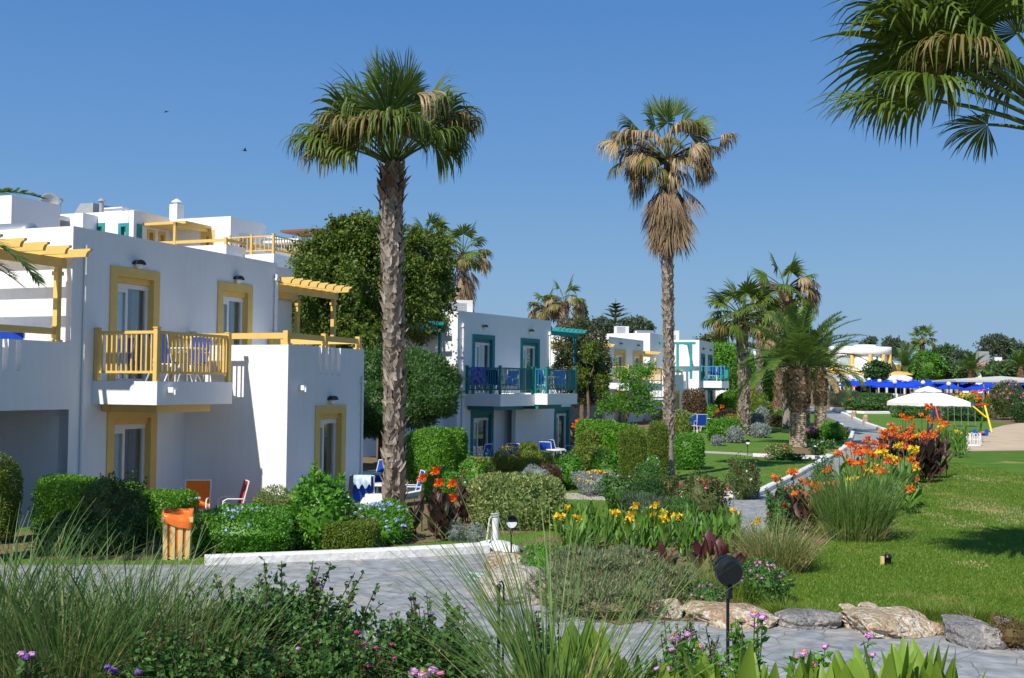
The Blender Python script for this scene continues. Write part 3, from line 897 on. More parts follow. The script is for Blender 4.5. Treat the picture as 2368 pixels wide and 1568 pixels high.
def flower_head_mesh(col, size, seed):
    rng = np.random.default_rng(seed); o = NP()
    for i in range(6):
        c = np.array([rng.normal(0, .33), rng.normal(0, .33), rng.uniform(-.5, .5)]) * size
        D = unit(rng.normal(0, 1, (6, 3)) + np.array([0, 0, .25]))
        o.leaves(np.repeat(c[None], 6, 0), D, unit(rng.normal(0, 1, (6, 3))), size * rng.uniform(.6, 1.0, 6), size * .6, 0, .2)
    return o.mesh('flower_head', [FL[col]])
HEADS = {(c, s, i): flower_head_mesh(c, s, i + 5) for c in ('orange', 'peach', 'yellow', 'red') for s in (.085, .10, .115, .13) for i in range(3)}
def canna(label, loc, pal, h, L, W, nl=4, ns=1, spread=.2, var=0, col=None, group=None, rz=0, sc=1.0, name='canna_plant', fsize=.10, nf=None, upright=.8):
    lm, sm, tips = canna_meshes(pal, h, L, W, nl, ns, spread, var, upright)
    t = thing(name, label, 'canna plant', loc, rz, group, sc)
    link('foliage', lm, t); link('stem', sm, t)
    if col:
        for i, p in enumerate(tips[:nf] if nf else tips):
            link('flower_head', HEADS[(col, fsize, i % 3)], t, p + np.array([0, 0, .04]), i)
    return t

# ------------------------------------------------------------------ ground
def sheet(name, poly, off, m, world=False, label=None):
    pts = [Vector(p) if world else gp(*p) for p in poly]
    bm = bmesh.new()
    vs = [bm.verts.new((p[0], p[1], 0)) for p in pts]
    f = bm.faces.new(vs)
    bmesh.ops.triangulate(bm, faces=[f])
    for y in (50, 162):
        bmesh.ops.bisect_plane(bm, geom=bm.verts[:] + bm.edges[:] + bm.faces[:], plane_co=(0, y, 0), plane_no=(0, 1, 0))
    for v in bm.verts: v.co.z = zg(v.co.y) + off
    bmesh.ops.recalc_face_normals(bm, faces=bm.faces)
    if sum(f.normal.z for f in bm.faces) < 0: bmesh.ops.reverse_faces(bm, faces=bm.faces)
    me = bpy.data.meshes.new(name); bm.to_mesh(me); bm.free()
    me.materials.append(m)
    o = link(name, me, kind='structure')
    if label: o['label'] = label
    return o, [(p[0], p[1]) for p in pts]
def ground():
    """one sheet to the horizon; it dips where the sunken patios lie in front of the buildings"""
    xs = [-1500, -300, -60] + list(np.arange(-20, 16.01, .5)) + [60, 300, 1500]
    ys = [-60, 0, 10] + list(np.arange(16, 66.01, .5)) + [90, 130, 162, 400, 4000]
    V = [(x, y, zg2(x, y)) for y in ys for x in xs]
    n = len(xs)
    Q = [(j * n + i, j * n + i + 1, (j + 1) * n + i + 1, (j + 1) * n + i) for j in range(len(ys) - 1) for i in range(n - 1)]
    link('ground', np_mesh('ground', V, Q, [SOIL]), kind='structure')
B1F = Frame(-8.42, 23.5, 21.9)
B2F = Frame(*at(1057, 900, 45.3).xy, 31.0)
DIPS += [(B1F, -9, 2.6, -7, 2.2, .5), (B1F, 2.0, 10, -7, 4.4, .5) , (B2F, -1, 11, -6, 4.2, .65)]
DIPS[0] = (B1F, -9, 1.6, -7, 2.2, .5)
ground()
_, LAWN_L = sheet('lawn', [(-300, 1309), (474, 1309), (600, 1298), (1150, 1274), (1250, 1262), (1420, 1240), (1575, 1221), (1662, 1184), (1600, 1168), (1480, 1154),
                (1745, 1147), (1925, 1059), (1966, 1020), (1975, 1002), (1940, 978), (1905, 964), (1850, 952), (1650, 958), (1560, 1010), (1300, 1100), (1100, 1130), (800, 1180), (-300, 1240)], .004, LAWNM)
sheet('paving', [(-400, 1307), (474, 1307), (600, 1300), (1130, 1278), (1185, 1282), (1260, 1310), (1330, 1420), (1430, 1448), (1510, 1436), (1810, 1446), (1960, 1454), (2180, 1472), (2368, 1500),
                 (2800, 1548), (3600, 2700), (-1400, 2700)], .008, PAVE)
sheet('path', [(1480, 1151), (1570, 1146), (1740, 1150), (1755, 1143), (1830, 1107), (1925, 1056), (1952, 1040), (1966, 1020), (1977, 1002), (1940, 976), (1905, 962), (1872, 950), (1864, 938),
               (1922, 948), (1960, 961), (2000, 977), (2042, 1000), (2034, 1030), (1990, 1062), (1940, 1110), (1880, 1165), (1800, 1215), (1740, 1240), (1590, 1226), (1662, 1184), (1600, 1178), (1500, 1168)], .009, PAVE)
sheet('stepping_path', [(1300, 1140), (1420, 1143), (1500, 1150), (1490, 1166), (1410, 1158), (1300, 1155)], .008, BEIGEP)
sheet('garden_path', [(1625, 1043), (1690, 1046), (1745, 1050), (1745, 1055), (1690, 1051), (1625, 1048)], .008, BEIGEP)
_, LAWN_R = sheet('lawn', [(2190, 1046), (2085, 1112), (1915, 1252), (1790, 1325), (1720, 1388), (1780, 1412), (1950, 1424), (2170, 1446), (2368, 1474), (2900, 1545), (3000, 1300), (2800, 1044), (2400, 1043), (2240, 1045)], .004, LAWN)
sheet('lawn', [(1938, 958), (1990, 954), (2150, 958), (2330, 980), (2250, 1003), (2150, 1012), (2044, 999), (1985, 974)], .005, LAWNM)
sheet('playground_sand', [(2238, 1043), (2420, 1041), (2800, 1042), (2800, 966), (2420, 970), (2320, 984), (2250, 1004), (2200, 1015)], .006, SAND)
sheet('flower_bed', [(-300, 1290), (300, 1296), (440, 1290), (700, 1284), (1000, 1254), (1262, 1228), (1290, 1190), (1250, 1130), (1100, 1118), (985, 1150), (700, 1190), (500, 1200), (-300, 1255)], .008, SOIL)
sheet('flower_bed', [(1270, 1300), (1180, 1268), (1270, 1238), (1590, 1224), (1740, 1238), (1830, 1200), (1990, 1060), (2040, 1000), (2150, 1008), (2230, 1042), (2190, 1056), (2085, 1114), (1913, 1252), (1788, 1325), (1718, 1390), (1780, 1442), (1510, 1434), (1430, 1446), (1330, 1418)], .007, SOIL)
sheet('flower_bed', [(1395, 1158), (1480, 1154), (1600, 1176), (1655, 1186), (1575, 1218), (1480, 1210)], .008, SOIL)
sheet('flower_bed', [(1735, 1055), (1760, 1045), (1860, 1032), (1935, 1044), (1900, 1064), (1780, 1064)], .008, SOIL)
sheet('flower_bed', [(1480, 1135), (1560, 1110), (1640, 1108), (1735, 1120), (1735, 1147), (1480, 1150)], .009, SOIL)
sheet('flower_bed', [(1150, 1108), (1330, 1085), (1530, 1090), (1480, 1118), (1300, 1135), (1180, 1130)], .008, SOIL)

# raised planting bank at our feet
def mound(name, xs, ys, hf):
    o = NP(); nx, ny = 40, 26
    X = np.linspace(*xs, nx); Y = np.linspace(*ys, ny)
    gx, gy = np.meshgrid(X, Y)
    V = np.stack([gx, gy, hf(gx, gy)], -1).reshape(-1, 3)
    i = np.arange(ny - 1)[:, None] * nx + np.arange(nx - 1)[None]
    o.add(V, np.stack([i, i + 1, i + nx + 1, i + nx], -1).reshape(-1, 4))
    return link(name, o.mesh(name, [SOIL], True), kind='structure')
def bank_z(x, y):
    t = np.clip((9.3 - np.asarray(y, float)) / 1.6, 0, 1)
    return -.05 + .62 * t * t * (3 - 2 * t) + .03 * np.sin(np.asarray(x) * 3) * t
mound('planting_bank', (-7, 7), (1.5, 9.4), bank_z)

# lawn grass: short blades over the near turf
def in_poly(P, poly):
    x, y = P[:, 0], P[:, 1]; c = np.zeros(len(P), bool); n = len(poly)
    for i in range(n):
        x0, y0 = poly[i]; x1, y1 = poly[i - 1]
        k = ((y0 > y) != (y1 > y)) & (x < (x1 - x0) * (y - y0) / (y1 - y0 + 1e-12) + x0)
        c ^= k
    return c
DRY = [(2290, 1178, 85, 24), (2160, 1192, 34, 10), (2262, 1110, 40, 8), (2245, 1306, 46, 9), (2110, 1122, 30, 8), (2130, 1096, 30, 6), (2330, 1205, 40, 12), (2225, 1215, 60, 9)]
def turf(name, poly, n, ymax, seed, hgt, wid, pal, label):
    rng = np.random.default_rng(seed); q = np.array(poly)
    lo, hi = q.min(0), q.max(0); hi[1] = min(hi[1], ymax); lo[0] = max(lo[0], -12); hi[0] = min(hi[0], 16)
    Y = 1 / rng.uniform(1 / hi[1], 1 / lo[1], n)               # denser towards us
    P = np.stack([rng.uniform(lo[0], hi[0], n), Y], 1)
    P = P[in_poly(P, poly)]
    P = P[np.abs(P[:, 0] / P[:, 1]) < .48]
    dry = np.zeros(len(P))
    for x_, y_, rx_, ry_ in DRY:
        c_ = gp(x_, y_); kx = rx_ * c_.y / F; ky = abs(gp(x_, y_ - ry_).y - gp(x_, y_ + ry_).y) / 2
        dry = np.maximum(dry, 1.25 - np.sqrt(((P[:, 0] - c_.x) / kx) ** 2 + ((P[:, 1] - c_.y) / ky) ** 2))
    dry = rng.uniform(0, 1, len(P)) < np.clip(dry, 0, .8)
    k = len(P); Yk = P[:, 1]
    b = np.stack([P[:, 0], P[:, 1], np.array([zg(y) for y in Yk])], 1)
    D = unit(np.stack([rng.normal(0, .45, k), rng.normal(0, .45, k), np.ones(k)], 1))
    o = NP()
    Nl_ = unit(rng.normal(0, 1, (k, 3)) * np.array([1, 1, .1])); Lb = hgt * rng.uniform(.5, 1.3, k); Wb = np.maximum(wid, .0007 * Yk)
    for mi_, q_ in ((0, ~dry), (1, dry)): o.leaves(b[q_], D[q_], Nl_[q_], Lb[q_], Wb[q_], mi_, .05)
    link(name, o.mesh(name, [LM[pal], LM['drygrass']]), kind='stuff', label=label)
turf('lawn_grass', LAWN_R, 260000, 42, 3, .05, .009, 'tuft', 'short green grass blades on the open right lawn')
turf('lawn_grass', LAWN_L, 120000, 42, 4, .035, .009, 'tuft', 'short mown grass blades on the lawn between the beds')

# ------------------------------------------------------------------ curbs
def curb(label, pts, wd=.16, h=.13, name='curb', seed=0, m=None):
    rng = np.random.default_rng(seed + 40)
    P = [gp(*p) for p in pts]
    L = []
    for a, b in zip(P[:-1], P[1:]):
        n = max(1, int((b - a).length / .8))
        L += [a + (b - a) * (i / n) for i in range(n)]
    L.append(P[-1])
    v, f = [], []
    for i, p in enumerate(L):
        t = (L[min(i + 1, len(L) - 1)] - L[max(i - 1, 0)]); t.z = 0; t.normalize()
        nrm = Vector((-t.y, t.x, 0))
        j = rng.normal(0, .008, 4)
        hh = h + j[0]
        for sx, z in ((-.5, -.06), (-.5, hh * .8), (-.36, hh), (.36, hh), (.5, hh * .8), (.5, -.06)):
            q = p + nrm * (sx * wd + j[1]); v.append((q.x, q.y, p.z + z))
    n = 6
    for i in range(len(L) - 1):
        for j in range(n - 1):
            f.append((i * n + j, i * n + j + 1, (i + 1) * n + j + 1, (i + 1) * n + j))
    f.append(tuple(range(n))); f.append(tuple(range((len(L) - 1) * n, len(L) * n))[::-1])
    mb = MB(); mb.add(v, f)
    return mb.obj(name, m or CURBW, label=label, cat='curb')
curb('long white painted curb between paved area and flower beds', [(473, 1306), (600, 1301), (900, 1290), (1128, 1278)], .2, .15)
curb('white curb along lawn edge of the winding path', [(1738, 1150), (1756, 1143), (1832, 1107), (1922, 1058)], .2, .13, seed=2)
curb('white curb corner round the rose bed by path', [(1478, 1150), (1570, 1149), (1738, 1151)], .2, .16, seed=3)
curb('short white curb at front of low silver plant bed', [(1570, 1222), (1598, 1210), (1662, 1184)], .2, .13, seed=4)
curb('curving white curb on the bend below date palm', [(1905, 1062), (1935, 1052), (1952, 1040), (1960, 1030)], .22, .15, seed=5)
curb('white curb curving up path beside small lamp', [(1964, 1024), (1968, 1014), (1972, 1003), (1957, 992), (1940, 982)], .2, .15, seed=6)
curb('pale curb in front of date palm flower bed', [(1742, 1056), (1800, 1058), (1862, 1061), (1903, 1062)], .2, .13, seed=7)
curb('white curb with stone posts on far side of path', [(1948, 958), (1975, 971), (2010, 986), (2045, 999)], .25, .2, seed=8)
curb('far white curb in front of dark hedges', [(1922, 948), (1950, 955), (2000, 957), (2070, 957)], .25, .2, seed=9)
for i, (x, y, l) in enumerate(((1975, 971, 'upper rough stone post in the white curb'), (2002, 983, 'lower rough stone post in the white curb'))):
    mb = MB(); mb.lathe([(.16, 0), (.17, .2), (.15, .5), (.11, .62), (.02, .66)], 8)
    mb.obj('stone_post', ROCKT, label=l, cat='post', loc=gp(x, y), scale=(1.2, 1.2, 1.0))

# ------------------------------------------------------------------ building pieces
def wall_u(mb, s0, s1, z0, z1, u, th, holes=(), m=0):
    """wall in the plane u with real openings (s0,s1,z0,z1)"""
    cuts = sorted({s0, s1, *[h[0] for h in holes], *[h[1] for h in holes]})
    for a, b in zip(cuts[:-1], cuts[1:]):
        hs = sorted([h for h in holes if h[0] <= a + 1e-6 and h[1] >= b - 1e-6], key=lambda h: h[2])
        z = z0
        for h in hs:
            if h[2] > z: mb.b(a, b, u - th, u, z, h[2], m)
            z = h[3]
        if z < z1: mb.b(a, b, u - th, u, z, z1, m)
def wall_s(mb, u0, u1, z0, z1, s, th, holes=(), m=0):
    cuts = sorted({u0, u1, *[h[0] for h in holes], *[h[1] for h in holes]})
    for a, b in zip(cuts[:-1], cuts[1:]):
        hs = sorted([h for h in holes if h[0] <= a + 1e-6 and h[1] >= b - 1e-6], key=lambda h: h[2])
        z = z0
        for h in hs:
            if h[2] > z: mb.b(s, s + th, a, b, z, h[2], m)
            z = h[3]
        if z < z1: mb.b(s, s + th, a, b, z, z1, m)
def sliding_door(par, s0, s1, z0, z1, u, col, fw=.2, rec=.22, along='s', closed=False, name='door', lintel=None):
    """coloured surround proud of the wall, white sliding door deep in it, panes, curtains"""
    def B(mb, a0, a1, d0, d1, za, zb, m=0):
        if along == 's': mb.b(a0, a1, d0, d1, za, zb, m)
        else: mb.b(u - d1 if False else u + (-d1), u - d0, a0, a1, za, zb, m)   # wall whose outside faces -s
    base = u if along == 's' else 0
    sur = MB(); top = lintel or fw
    B(sur, s0, s0 + fw, base - .3, base + .03, z0, z1 - top); B(sur, s1 - fw, s1, base - .3, base + .03, z0, z1 - top)
    B(sur, s0, s1, base - .3, base + .03, z1 - top, z1)
    hz = .13
    B(sur, s0 + fw, s1 - fw, base - .3, base - .06, z1 - top - hz, z1 - top - .002)
    sur.obj(name + '_surround', col, par)
    a0, a1, zt = s0 + fw + .004, s1 - fw - .004, z1 - top - hz - .004
    fr = MB(); d0, d1 = base - .21, base - .13; t = .07
    B(fr, a0, a0 + t, d0, d1, z0, zt - .10); B(fr, a1 - t, a1, d0, d1, z0, zt - .10)
    B(fr, a0, a1, d0, d1 + .02, zt - .10, zt); B(fr, a0 + t, a1 - t, d0, d1, z0, z0 + .07)
    am = a0 + (a1 - a0) * .42
    B(fr, am - .035, am + .035, d0 + .012, d1 - .01, z0 + .07, zt - .10)
    B(fr, a0 + t, am - .035, d0 + .012, d1 - .01, zt - .19, zt - .10)
    dr = fr.obj(name, ALU, par)
    for q0, q1, nm in ((a0 + t, am - .035, 'pane'), (am + .035, a1 - t, 'pane')):
        g = MB(); B(g, q0, q1, d0 + .03, d0 + .04, z0 + .07, zt - .19 if q0 < am - .1 else zt - .10); g.obj('pane', GLASS, dr)
    def curtain(q0, q1, m, off, amp):
        n = 40; cv, cf = [], []
        for i in range(n + 1):
            a = q0 + (q1 - q0) * i / n; o = off + amp * math.sin(i * 1.3) + amp * .5 * math.sin(i * 2.9)
            for z in (z0 + .04, zt - .1):
                cv.append((a, -(base - .20 - o), z) if along == 's' else (u + .20 + o, -a, z))
        for i in range(n): cf.append((2 * i, 2 * i + 2, 2 * i + 3, 2 * i + 1))
        c = MB(); c.add(cv, cf, 0, True); c.obj('curtain', m, dr)
    curtain(a0 + t, am + .02, CURT, .03, .014)
    curtain(am + (a1 - am) * .45, a1, CURTD, .07, .02)
    return (s0, s1, z0, z1)
def wall_lamp(par, s, u, z, along='s'):
    mb = MB()
    n = 12; pts = [(s + .15 * math.cos(math.pi * i / n), -(u + .002), z + .02 + .10 * math.sin(math.pi * i / n)) for i in range(n + 1)]
    if along != 's': pts = [(u, -(s + (p[0] - s)), p[2]) for p in pts]
    v = (0, -.13, 0) if along == 's' else (-.13, 0, 0)
    mb.prism(pts, v)
    o = mb.obj('wall_lamp', BLACK, par)
    g = MB(); g.lathe([(.02, -.07), (.08, -.05), (.10, 0), (.10, .02)], 12, (s, -(u + .07), z) if along == 's' else (u - .07, -s, z), sx=1.1, sy=.6)
    g.obj('lamp_glass', GLOBE, o)
def pipe(par, s, u, z0, z1, r=.05, m=None):
    mb = MB(); mb.tube([(s, -u, z0), (s, -u, z1 - .25), (s, -u, z1)], r, 8)
    mb.b(s - .08, s + .08, u - r, u + .06, z1 - .16, z1 - .10)
    for z in (z0 + .6, (z0 + z1) / 2, z1 - .6): mb.tube([(s, -u, z - .02), (s, -u, z + .02)], r * 1.25, 8)
    mb.obj('downpipe', m or WHITE2, par)
def railing(par, pts, z0, col, h=1.0, nb=.16, post=.09, posts=None, low=.16, bar=.035, name='balustrade'):
    """posts, rails and balusters along a polyline of (s,u)"""
    mb = MB()
    for (a, b) in zip(pts[:-1], pts[1:]):
        a = Vector(a); b = Vector(b); d = b - a; L = d.length; d.normalize(); n = Vector((-d.y, d.x))
        def bar_box(p, q, wd, za, zb):
            c = [p + n * wd / 2, q + n * wd / 2, q - n * wd / 2, p - n * wd / 2]
            mb.prism([(k.x, -k.y, za) for k in c], (0, 0, zb - za))
        bar_box(a + d * post / 2, b - d * post / 2, .06, z0 + h - .06, z0 + h)
        bar_box(a + d * post / 2, b - d * post / 2, .05, z0 + low, z0 + low + .05)
        k = int((L - post) / nb)
        for i in range(1, k):
            c = a + d * (L * i / k)
            bar_box(c - d * bar / 2, c + d * bar / 2, bar * .8, z0 + low + .05, z0 + h - .06)
    o = mb.obj(name, col, par)
    for p in pts:
        q = MB(); x, y = p[0], -p[1]; k = post / 2 + .003
        q.box(x - k, x + k, y - k, y + k, z0 - .02, z0 + h + .05)
        q.box(x - k - .012, x + k + .012, y - k - .012, y + k + .012, z0 + h + .05, z0 + h + .075)
        q.obj('post', col, o)
def scroll_end(L, h):
    """rafter profile in (along, z): straight bar with a scrolled end at +L"""
    p = [(0, 0), (0, h), (L, h), (L, h * .8)]
    for i in range(6):
        a = math.pi / 2 * i / 5; p.append((L - .02 - h * .55 * math.sin(a), h * (.72 - .0) * (1 - (1 - math.cos(a)))))
    p.append((L - .08 - h * .6, 0))
    return p
def pergola(par, s0, s1, u_wall, u_out, z, col, nr, posts, post_z, beam_u, rh=.16, name='pergola', post=.11, base_z=None):
    mb = MB()
    mb.b(s0, s1, beam_u - .04, beam_u + .04, z - .2, z - .002)
    mb.b(s0, s1, u_wall + .0, u_wall + .08, z - .2, z - .002)
    o = mb.obj(name, col, par)
    for i in range(nr):
        s = s0 + .1 + (s1 - s0 - .2) * i / (nr - 1)
        prof = scroll_end(u_out - u_wall, rh)
        q = MB(); q.prism([(s - .035, -(u_wall + a), z + b) for a, b in prof], (.07, 0, 0))
        q.obj('rafter', col, o)
    for (s, u) in posts:
        q = MB(); q.b(s - post / 2, s + post / 2, u - post / 2, u + post / 2, post_z, z - .203)
        q.b(s - post / 2 - .03, s + post / 2 + .03, u - post / 2 - .02, u + post / 2 + .02, z - .36, z - .28)
        q.obj('post', col, o)
def ac_unit(loc, rz, label, w=.85, d=.34, h=.62):
    t = thing('air_conditioner', label, 'air conditioner', loc, rz)
    mb = MB(); mb.box(-w / 2, w / 2, -d / 2, d / 2, .12, h + .12); mb.box(-w / 2 + .05, -w / 2 + .12, -d / 2, d / 2, 0, .12); mb.box(w / 2 - .12, w / 2 - .05, -d / 2, d / 2, 0, .12)
    mb.obj('casing', ALU, t)
    g = MB()
    for i in range(8):
        g.box(-w / 2 + .06, w / 2 - .26, -d / 2 - .012, -d / 2 - .002, .17 + i * .068, .205 + i * .068)
    g.obj('grille', GREY, t)
    g = MB(); g.box(d / 2 - .002 + (w - d) / 2 + .004, w / 2 + .012, -d / 2 + .04, d / 2 - .04, .18, h + .05); g.obj('side_grille', GREY, t)
def solar_tank(loc, rz, label):
    t = thing('water_tank', label, 'water tank', loc, rz)
    mb = MB(); prof = [(.02, -.75), (.2, -.75), (.27, -.7), (.28, -.6), (.28, .6), (.27, .7), (.2, .75), (.02, .75)]
    v = MB(); v.lathe(prof, 18)
    v.v = [(p[2], p[1], p[0] + .55) for p in v.v]
    v.obj('tank', STEEL, t)
    f = MB()
    for x in (-.5, .5): f.box(x - .03, x + .03, -.25, .25, 0, .04); f.box(x - .03, x + .03, -.03, .03, .04, .3)
    f.obj('stand', GREY, t)

# ------------------------------------------------------------------ first building: white, yellow trim
b1 = thing('hotel_building', 'large white two storey building with yellow trim and balcony', 'building', (B1F.o.x, B1F.o.y, 0), R(90 - 21.9))
sL = B1F.s(167, 640, 0)[0]; sR = B1F.s(640, 700, 0)[0]
ztop = B1F.s(167, 522, 0)[1]
sW, _ = B1F.s(425, 1050, 0); uW, zW = B1F.u(667, 797, sW); sWe, _ = B1F.s(841, 900, uW)
d1a, d1b = B1F.s(252, 750, 0)[0], B1F.s(366, 750, 0)[0]
d2a, d2b = B1F.s(502, 720, 0)[0], B1F.s(582, 720, 0)[0]
dtop = B1F.s(309, 621, 0)[1]
FL1 = 2.66
w = MB()
holes = [(d1a, d1b, FL1, dtop), (d2a, d2b, FL1, dtop)]
g1a, g1b = B1F.s(246, 1030, 0)[0], B1F.s(360, 1030, 0)[0]
gtop = B1F.s(300, 946, 0)[1]
wall_u(w, sL, sR, FL1, ztop, 0, .25, holes)
ZB, PF = -.7, -.48
wall_u(w, sL, sR, ZB, FL1 - .0, 0, .25, [(g1a, g1b, PF, gtop)])
wall_s(w, -7, -.25, FL1, ztop, sL, .25)                   # sunlit left end above the terrace
w.b(sR - .25, sR, -7, -.25, ZB, ztop)                      # right end
w.b(sL + .25, sR - .25, -7, -.25, ztop - .45, ztop - .30)  # roof
w.b(sL, sR, -7.25, -7, 0, ztop)
w.b(sL + .25, sR - .25, -7, -.25, FL1 - .2, FL1 - .01)
# neighbouring terrace on the left, with the slotted parapet
tz = B1F.s(60, 786, 0)[1]
sl = [tuple(sorted((B1F.s(a, 830, 0)[0], B1F.s(b, 830, 0)[0]))) for a, b in ((5, 19), (36, 48), (-26, -12))]
wall_u(w, -9, sL, 2.1, tz, 0, .22, [(a, b, 2.85, tz) for a, b in sl])
w.b(-9, sL, -7, -.22, FL1 - .2, FL1 - .02)
so = B1F.s(158, 1000, 0)[0]
w.b(so, sL, -.22, 0, ZB, 2.1)
w.b(-9, sL, -2.75, -2.5, ZB, FL1 - .2)                     # back of the shaded veranda
w.b(so, sL, -2.5, -.22, ZB, FL1 - .2)
w.b(-9.2, -9, -7, 0, ZB, tz)
w.obj('wall', WHITE, b1)
# wing towards us
w = MB()
w0a, w0b = B1F.s(727, 1040, uW)[0], B1F.s(797, 1040, uW)[0]
wtop = B1F.s(760, 937, uW)[1]
nt_ = [tuple((B1F.s(a, 830, uW)[0], B1F.s(b, 830, uW)[0])) for a, b in ((736.5, 744), (752, 759.5), (766.5, 773.5), (780.5, 787.5))]
zs = B1F.s(760, 867, uW)[1]
wall_u(w, sW, sWe, ZB, zW, uW, .22, [(w0a, w0b, PF, wtop)] + [(a, b, zs, zW) for a, b in nt_])
w.b(sW, sW + .22, 0, uW - .22, ZB, zW); w.b(sWe - .22, sWe, 0, uW - .22, ZB, zW)
w.b(sW + .22, sWe - .22, 0, uW - .22, FL1 - .25, FL1 - .05)
w.obj('wing', WHITE, b1)
# back block past the right end
w = MB(); sE = B1F.s(675, 700, -1.5)[0]
w.b(sR + .01, sE, -7, -1.5, 0, B1F.s(650, 618, -1.5)[1]); w.obj('rear_wall', WHITE, b1)
w = MB(); w.b(sR + .02, sE, -1.49, -.1, FL1 - .3, FL1 - .05); w.b(sWe + .01, sE, -.1, .05, FL1 - .3, 3.2); w.obj('side_terrace', WHITE, b1)
sliding_door(b1, d1a, d1b, FL1, dtop, 0, YEL)
sliding_door(b1, d2a, d2b, FL1, dtop, 0, YEL)
sliding_door(b1, g1a, g1b, PF, gtop, 0, YEL)
sliding_door(b1, w0a, w0b, PF, wtop, uW, YEL)
for x, y, u in ((316, 614, 0), (547, 649, 0), (764, 927, uW)):
    s, z = B1F.s(x, y, u); wall_lamp(b1, s, u, z)
pipe(b1, B1F.s(197, 700, .04)[0], .035, -.4, ztop - .35, .035)
pipe(b1, sR - .12, .06, 2.7, ztop - .3); pipe(b1, sWe - .12, uW + .04, -.4, B1F.s(838, 870, uW)[1], .03)
# balcony
bs0 = B1F.s(213, 910, 0)[0]; bu = B1F.u(363, 910, bs0)[0]; bs1 = B1F.s(537, 900, bu)[0]
bzt = B1F.u(363, 882, bs0)[1]; bzb = B1F.u(363, 937, bs0)[1]
w = MB(); w.b(bs0, bs1, .001, bu, bzb, bzt); bal = w.obj('balcony', WHITE, b1)
railing(bal, [(bs0 + .06, .06), (bs0 + .06, bu - .08), (bs1 - .06, bu - .08), (bs1 - .06, .06)], bzt, YEL, 1.02, .115)
w = MB(); w.b(bs0 + .25, bs1 - .5, .03, .2, bzb - .16, bzb - .002); w.b(bs0 + .3, bs0 + .48, .2, bu - .35, bzb - .16, bzb - .002); w.b(bs0 + .25, bs1 - .5, bu - .35, bu - .2, bzb - .16, bzb - .002)
w.obj('beam', YEL, b1)
# rails on the wing parapet and on the left terrace
w = MB(); zr = zW + .02
def guard(mb, pts, z, col_h=.13):
    for a, b in zip(pts[:-1], pts[1:]):
        a = Vector(a); b = Vector(b); d = (b - a).normalized(); n = Vector((-d.y, d.x)) * .03
        mb.prism([(k.x, -k.y, z + .14) for k in (a + n, b + n, b - n, a - n)], (0, 0, col_h))
    for p in pts:
        mb.b(p[0] - .06, p[0] + .06, p[1] - .06, p[1] + .06, z - .02, z + .32); mb.b(p[0] - .09, p[0] + .09, p[1] - .09, p[1] + .09, z - .01, z + .04)
guard(w, [(sW + .1, .12), (sW + .1, uW - .11), ((sW + sWe) / 2, uW - .112), (sWe - .1, uW - .11), (sWe - .1, .12)], zW)
w.obj('guard_rail', YEL, b1); w = MB()
guard(w, [(-8.8, -.11), (-5, -.112), (sL - .28, -.11)], tz)
w.obj('guard_rail', YEL, b1)
pz = B1F.u(186, 590, sL - .45)[1]
pergola(b1, -7.5, sL - .06, -3.2, .62, pz, YEL, 12, [(sL - .26, -.12), (-5, -.12)], tz + .0, -.12, name='pergola')
s2 = B1F.s(792, 690, -.1)[0]
pz2 = B1F.s(760, 668, .4)[1]
pergola(b1, sR + .03, s2 - .3, -1.49, .45, pz2, YEL, 8, [(s2 - .5, -.1), (s2 - .5, -1.3)], FL1 - .05, -.1)
mb = MB(); s, z = B1F.s(391, 901, bu); mb.b(s - .07, s + .07, bu, bu + .16, z - .06, z + .05); mb.b(s - .05, s + .05, bu + .16, bu + .2, z - .1, z + .0); mb.obj('floodlight', WHITE2, b1)
mb = MB(); s, z = B1F.s(693, 896, uW); mb.b(s - .07, s + .07, uW, uW + .16, z - .06, z + .05); mb.b(s - .05, s + .05, uW + .16, uW + .2, z - .1, z + .0); mb.obj('floodlight', WHITE2, b1)
# patio deck in front of the wing
def deck(label, pts, z, m=WHITE, name='patio_deck'):
    P = [gp(*p) for p in pts]
    z0 = min(p.z for p in P)
    mb = MB(); mb.prism([(p.x, p.y, z0 - .05) for p in P], (0, 0, z + .05))
    return mb.obj(name, [m], label=label, cat='terrace')
def low_wall(label, pts, zt, th=.18, name='patio_wall', m=WHITE2, zb=-.75):
    mb = MB(); P = [Vector((p[0], p[1])) for p in pts]; n = len(P)
    L = []
    for i, p in enumerate(P):
        d0 = (P[i] - P[i - 1]).normalized() if i else (P[1] - P[0]).normalized(); d1 = (P[i + 1] - P[i]).normalized() if i < n - 1 else d0
        t = (d0 + d1).normalized(); k = 1 / max(.5, t.dot(d0)); nn = Vector((-t.y, t.x)) * th / 2 * k
        L.append((p + nn, p - nn))
    for (a0, a1), (b0, b1_) in zip(L[:-1], L[1:]):
        v = [(q.x, q.y, z) for z in (zb, zt) for q in (a0, b0, b1_, a1)]
        mb.add(v, [(0, 1, 5, 4), (2, 3, 7, 6), (4, 5, 6, 7)])
    for (a0, a1) in (L[0], L[-1]): mb.add([(a0.x, a0.y, zb), (a1.x, a1.y, zb), (a1.x, a1.y, zt), (a0.x, a0.y, zt)], [(0, 1, 2, 3)])
    return mb.obj(name, m, label=label, cat='low wall')
W_ = lambda s, u: B1F.w(s, u).xy
low_wall('low white patio wall behind the tall front palm', [W_(sWe - 1.6, uW + .05), W_(sWe - 1.4, uW + 1.75), W_(sWe + 3.6, uW + 1.75), W_(sWe + 3.7, uW - .6)], .13)
mb = MB(); q = [B1F.w(sW - .2, uW + .02), B1F.w(sW - .2, uW + 1.6), B1F.w(sWe + 3.4, uW + 1.6), B1F.w(sWe + 3.4, -1.5), B1F.w(sWe + .02, -1.5), B1F.w(sWe + .02, uW + .02)]
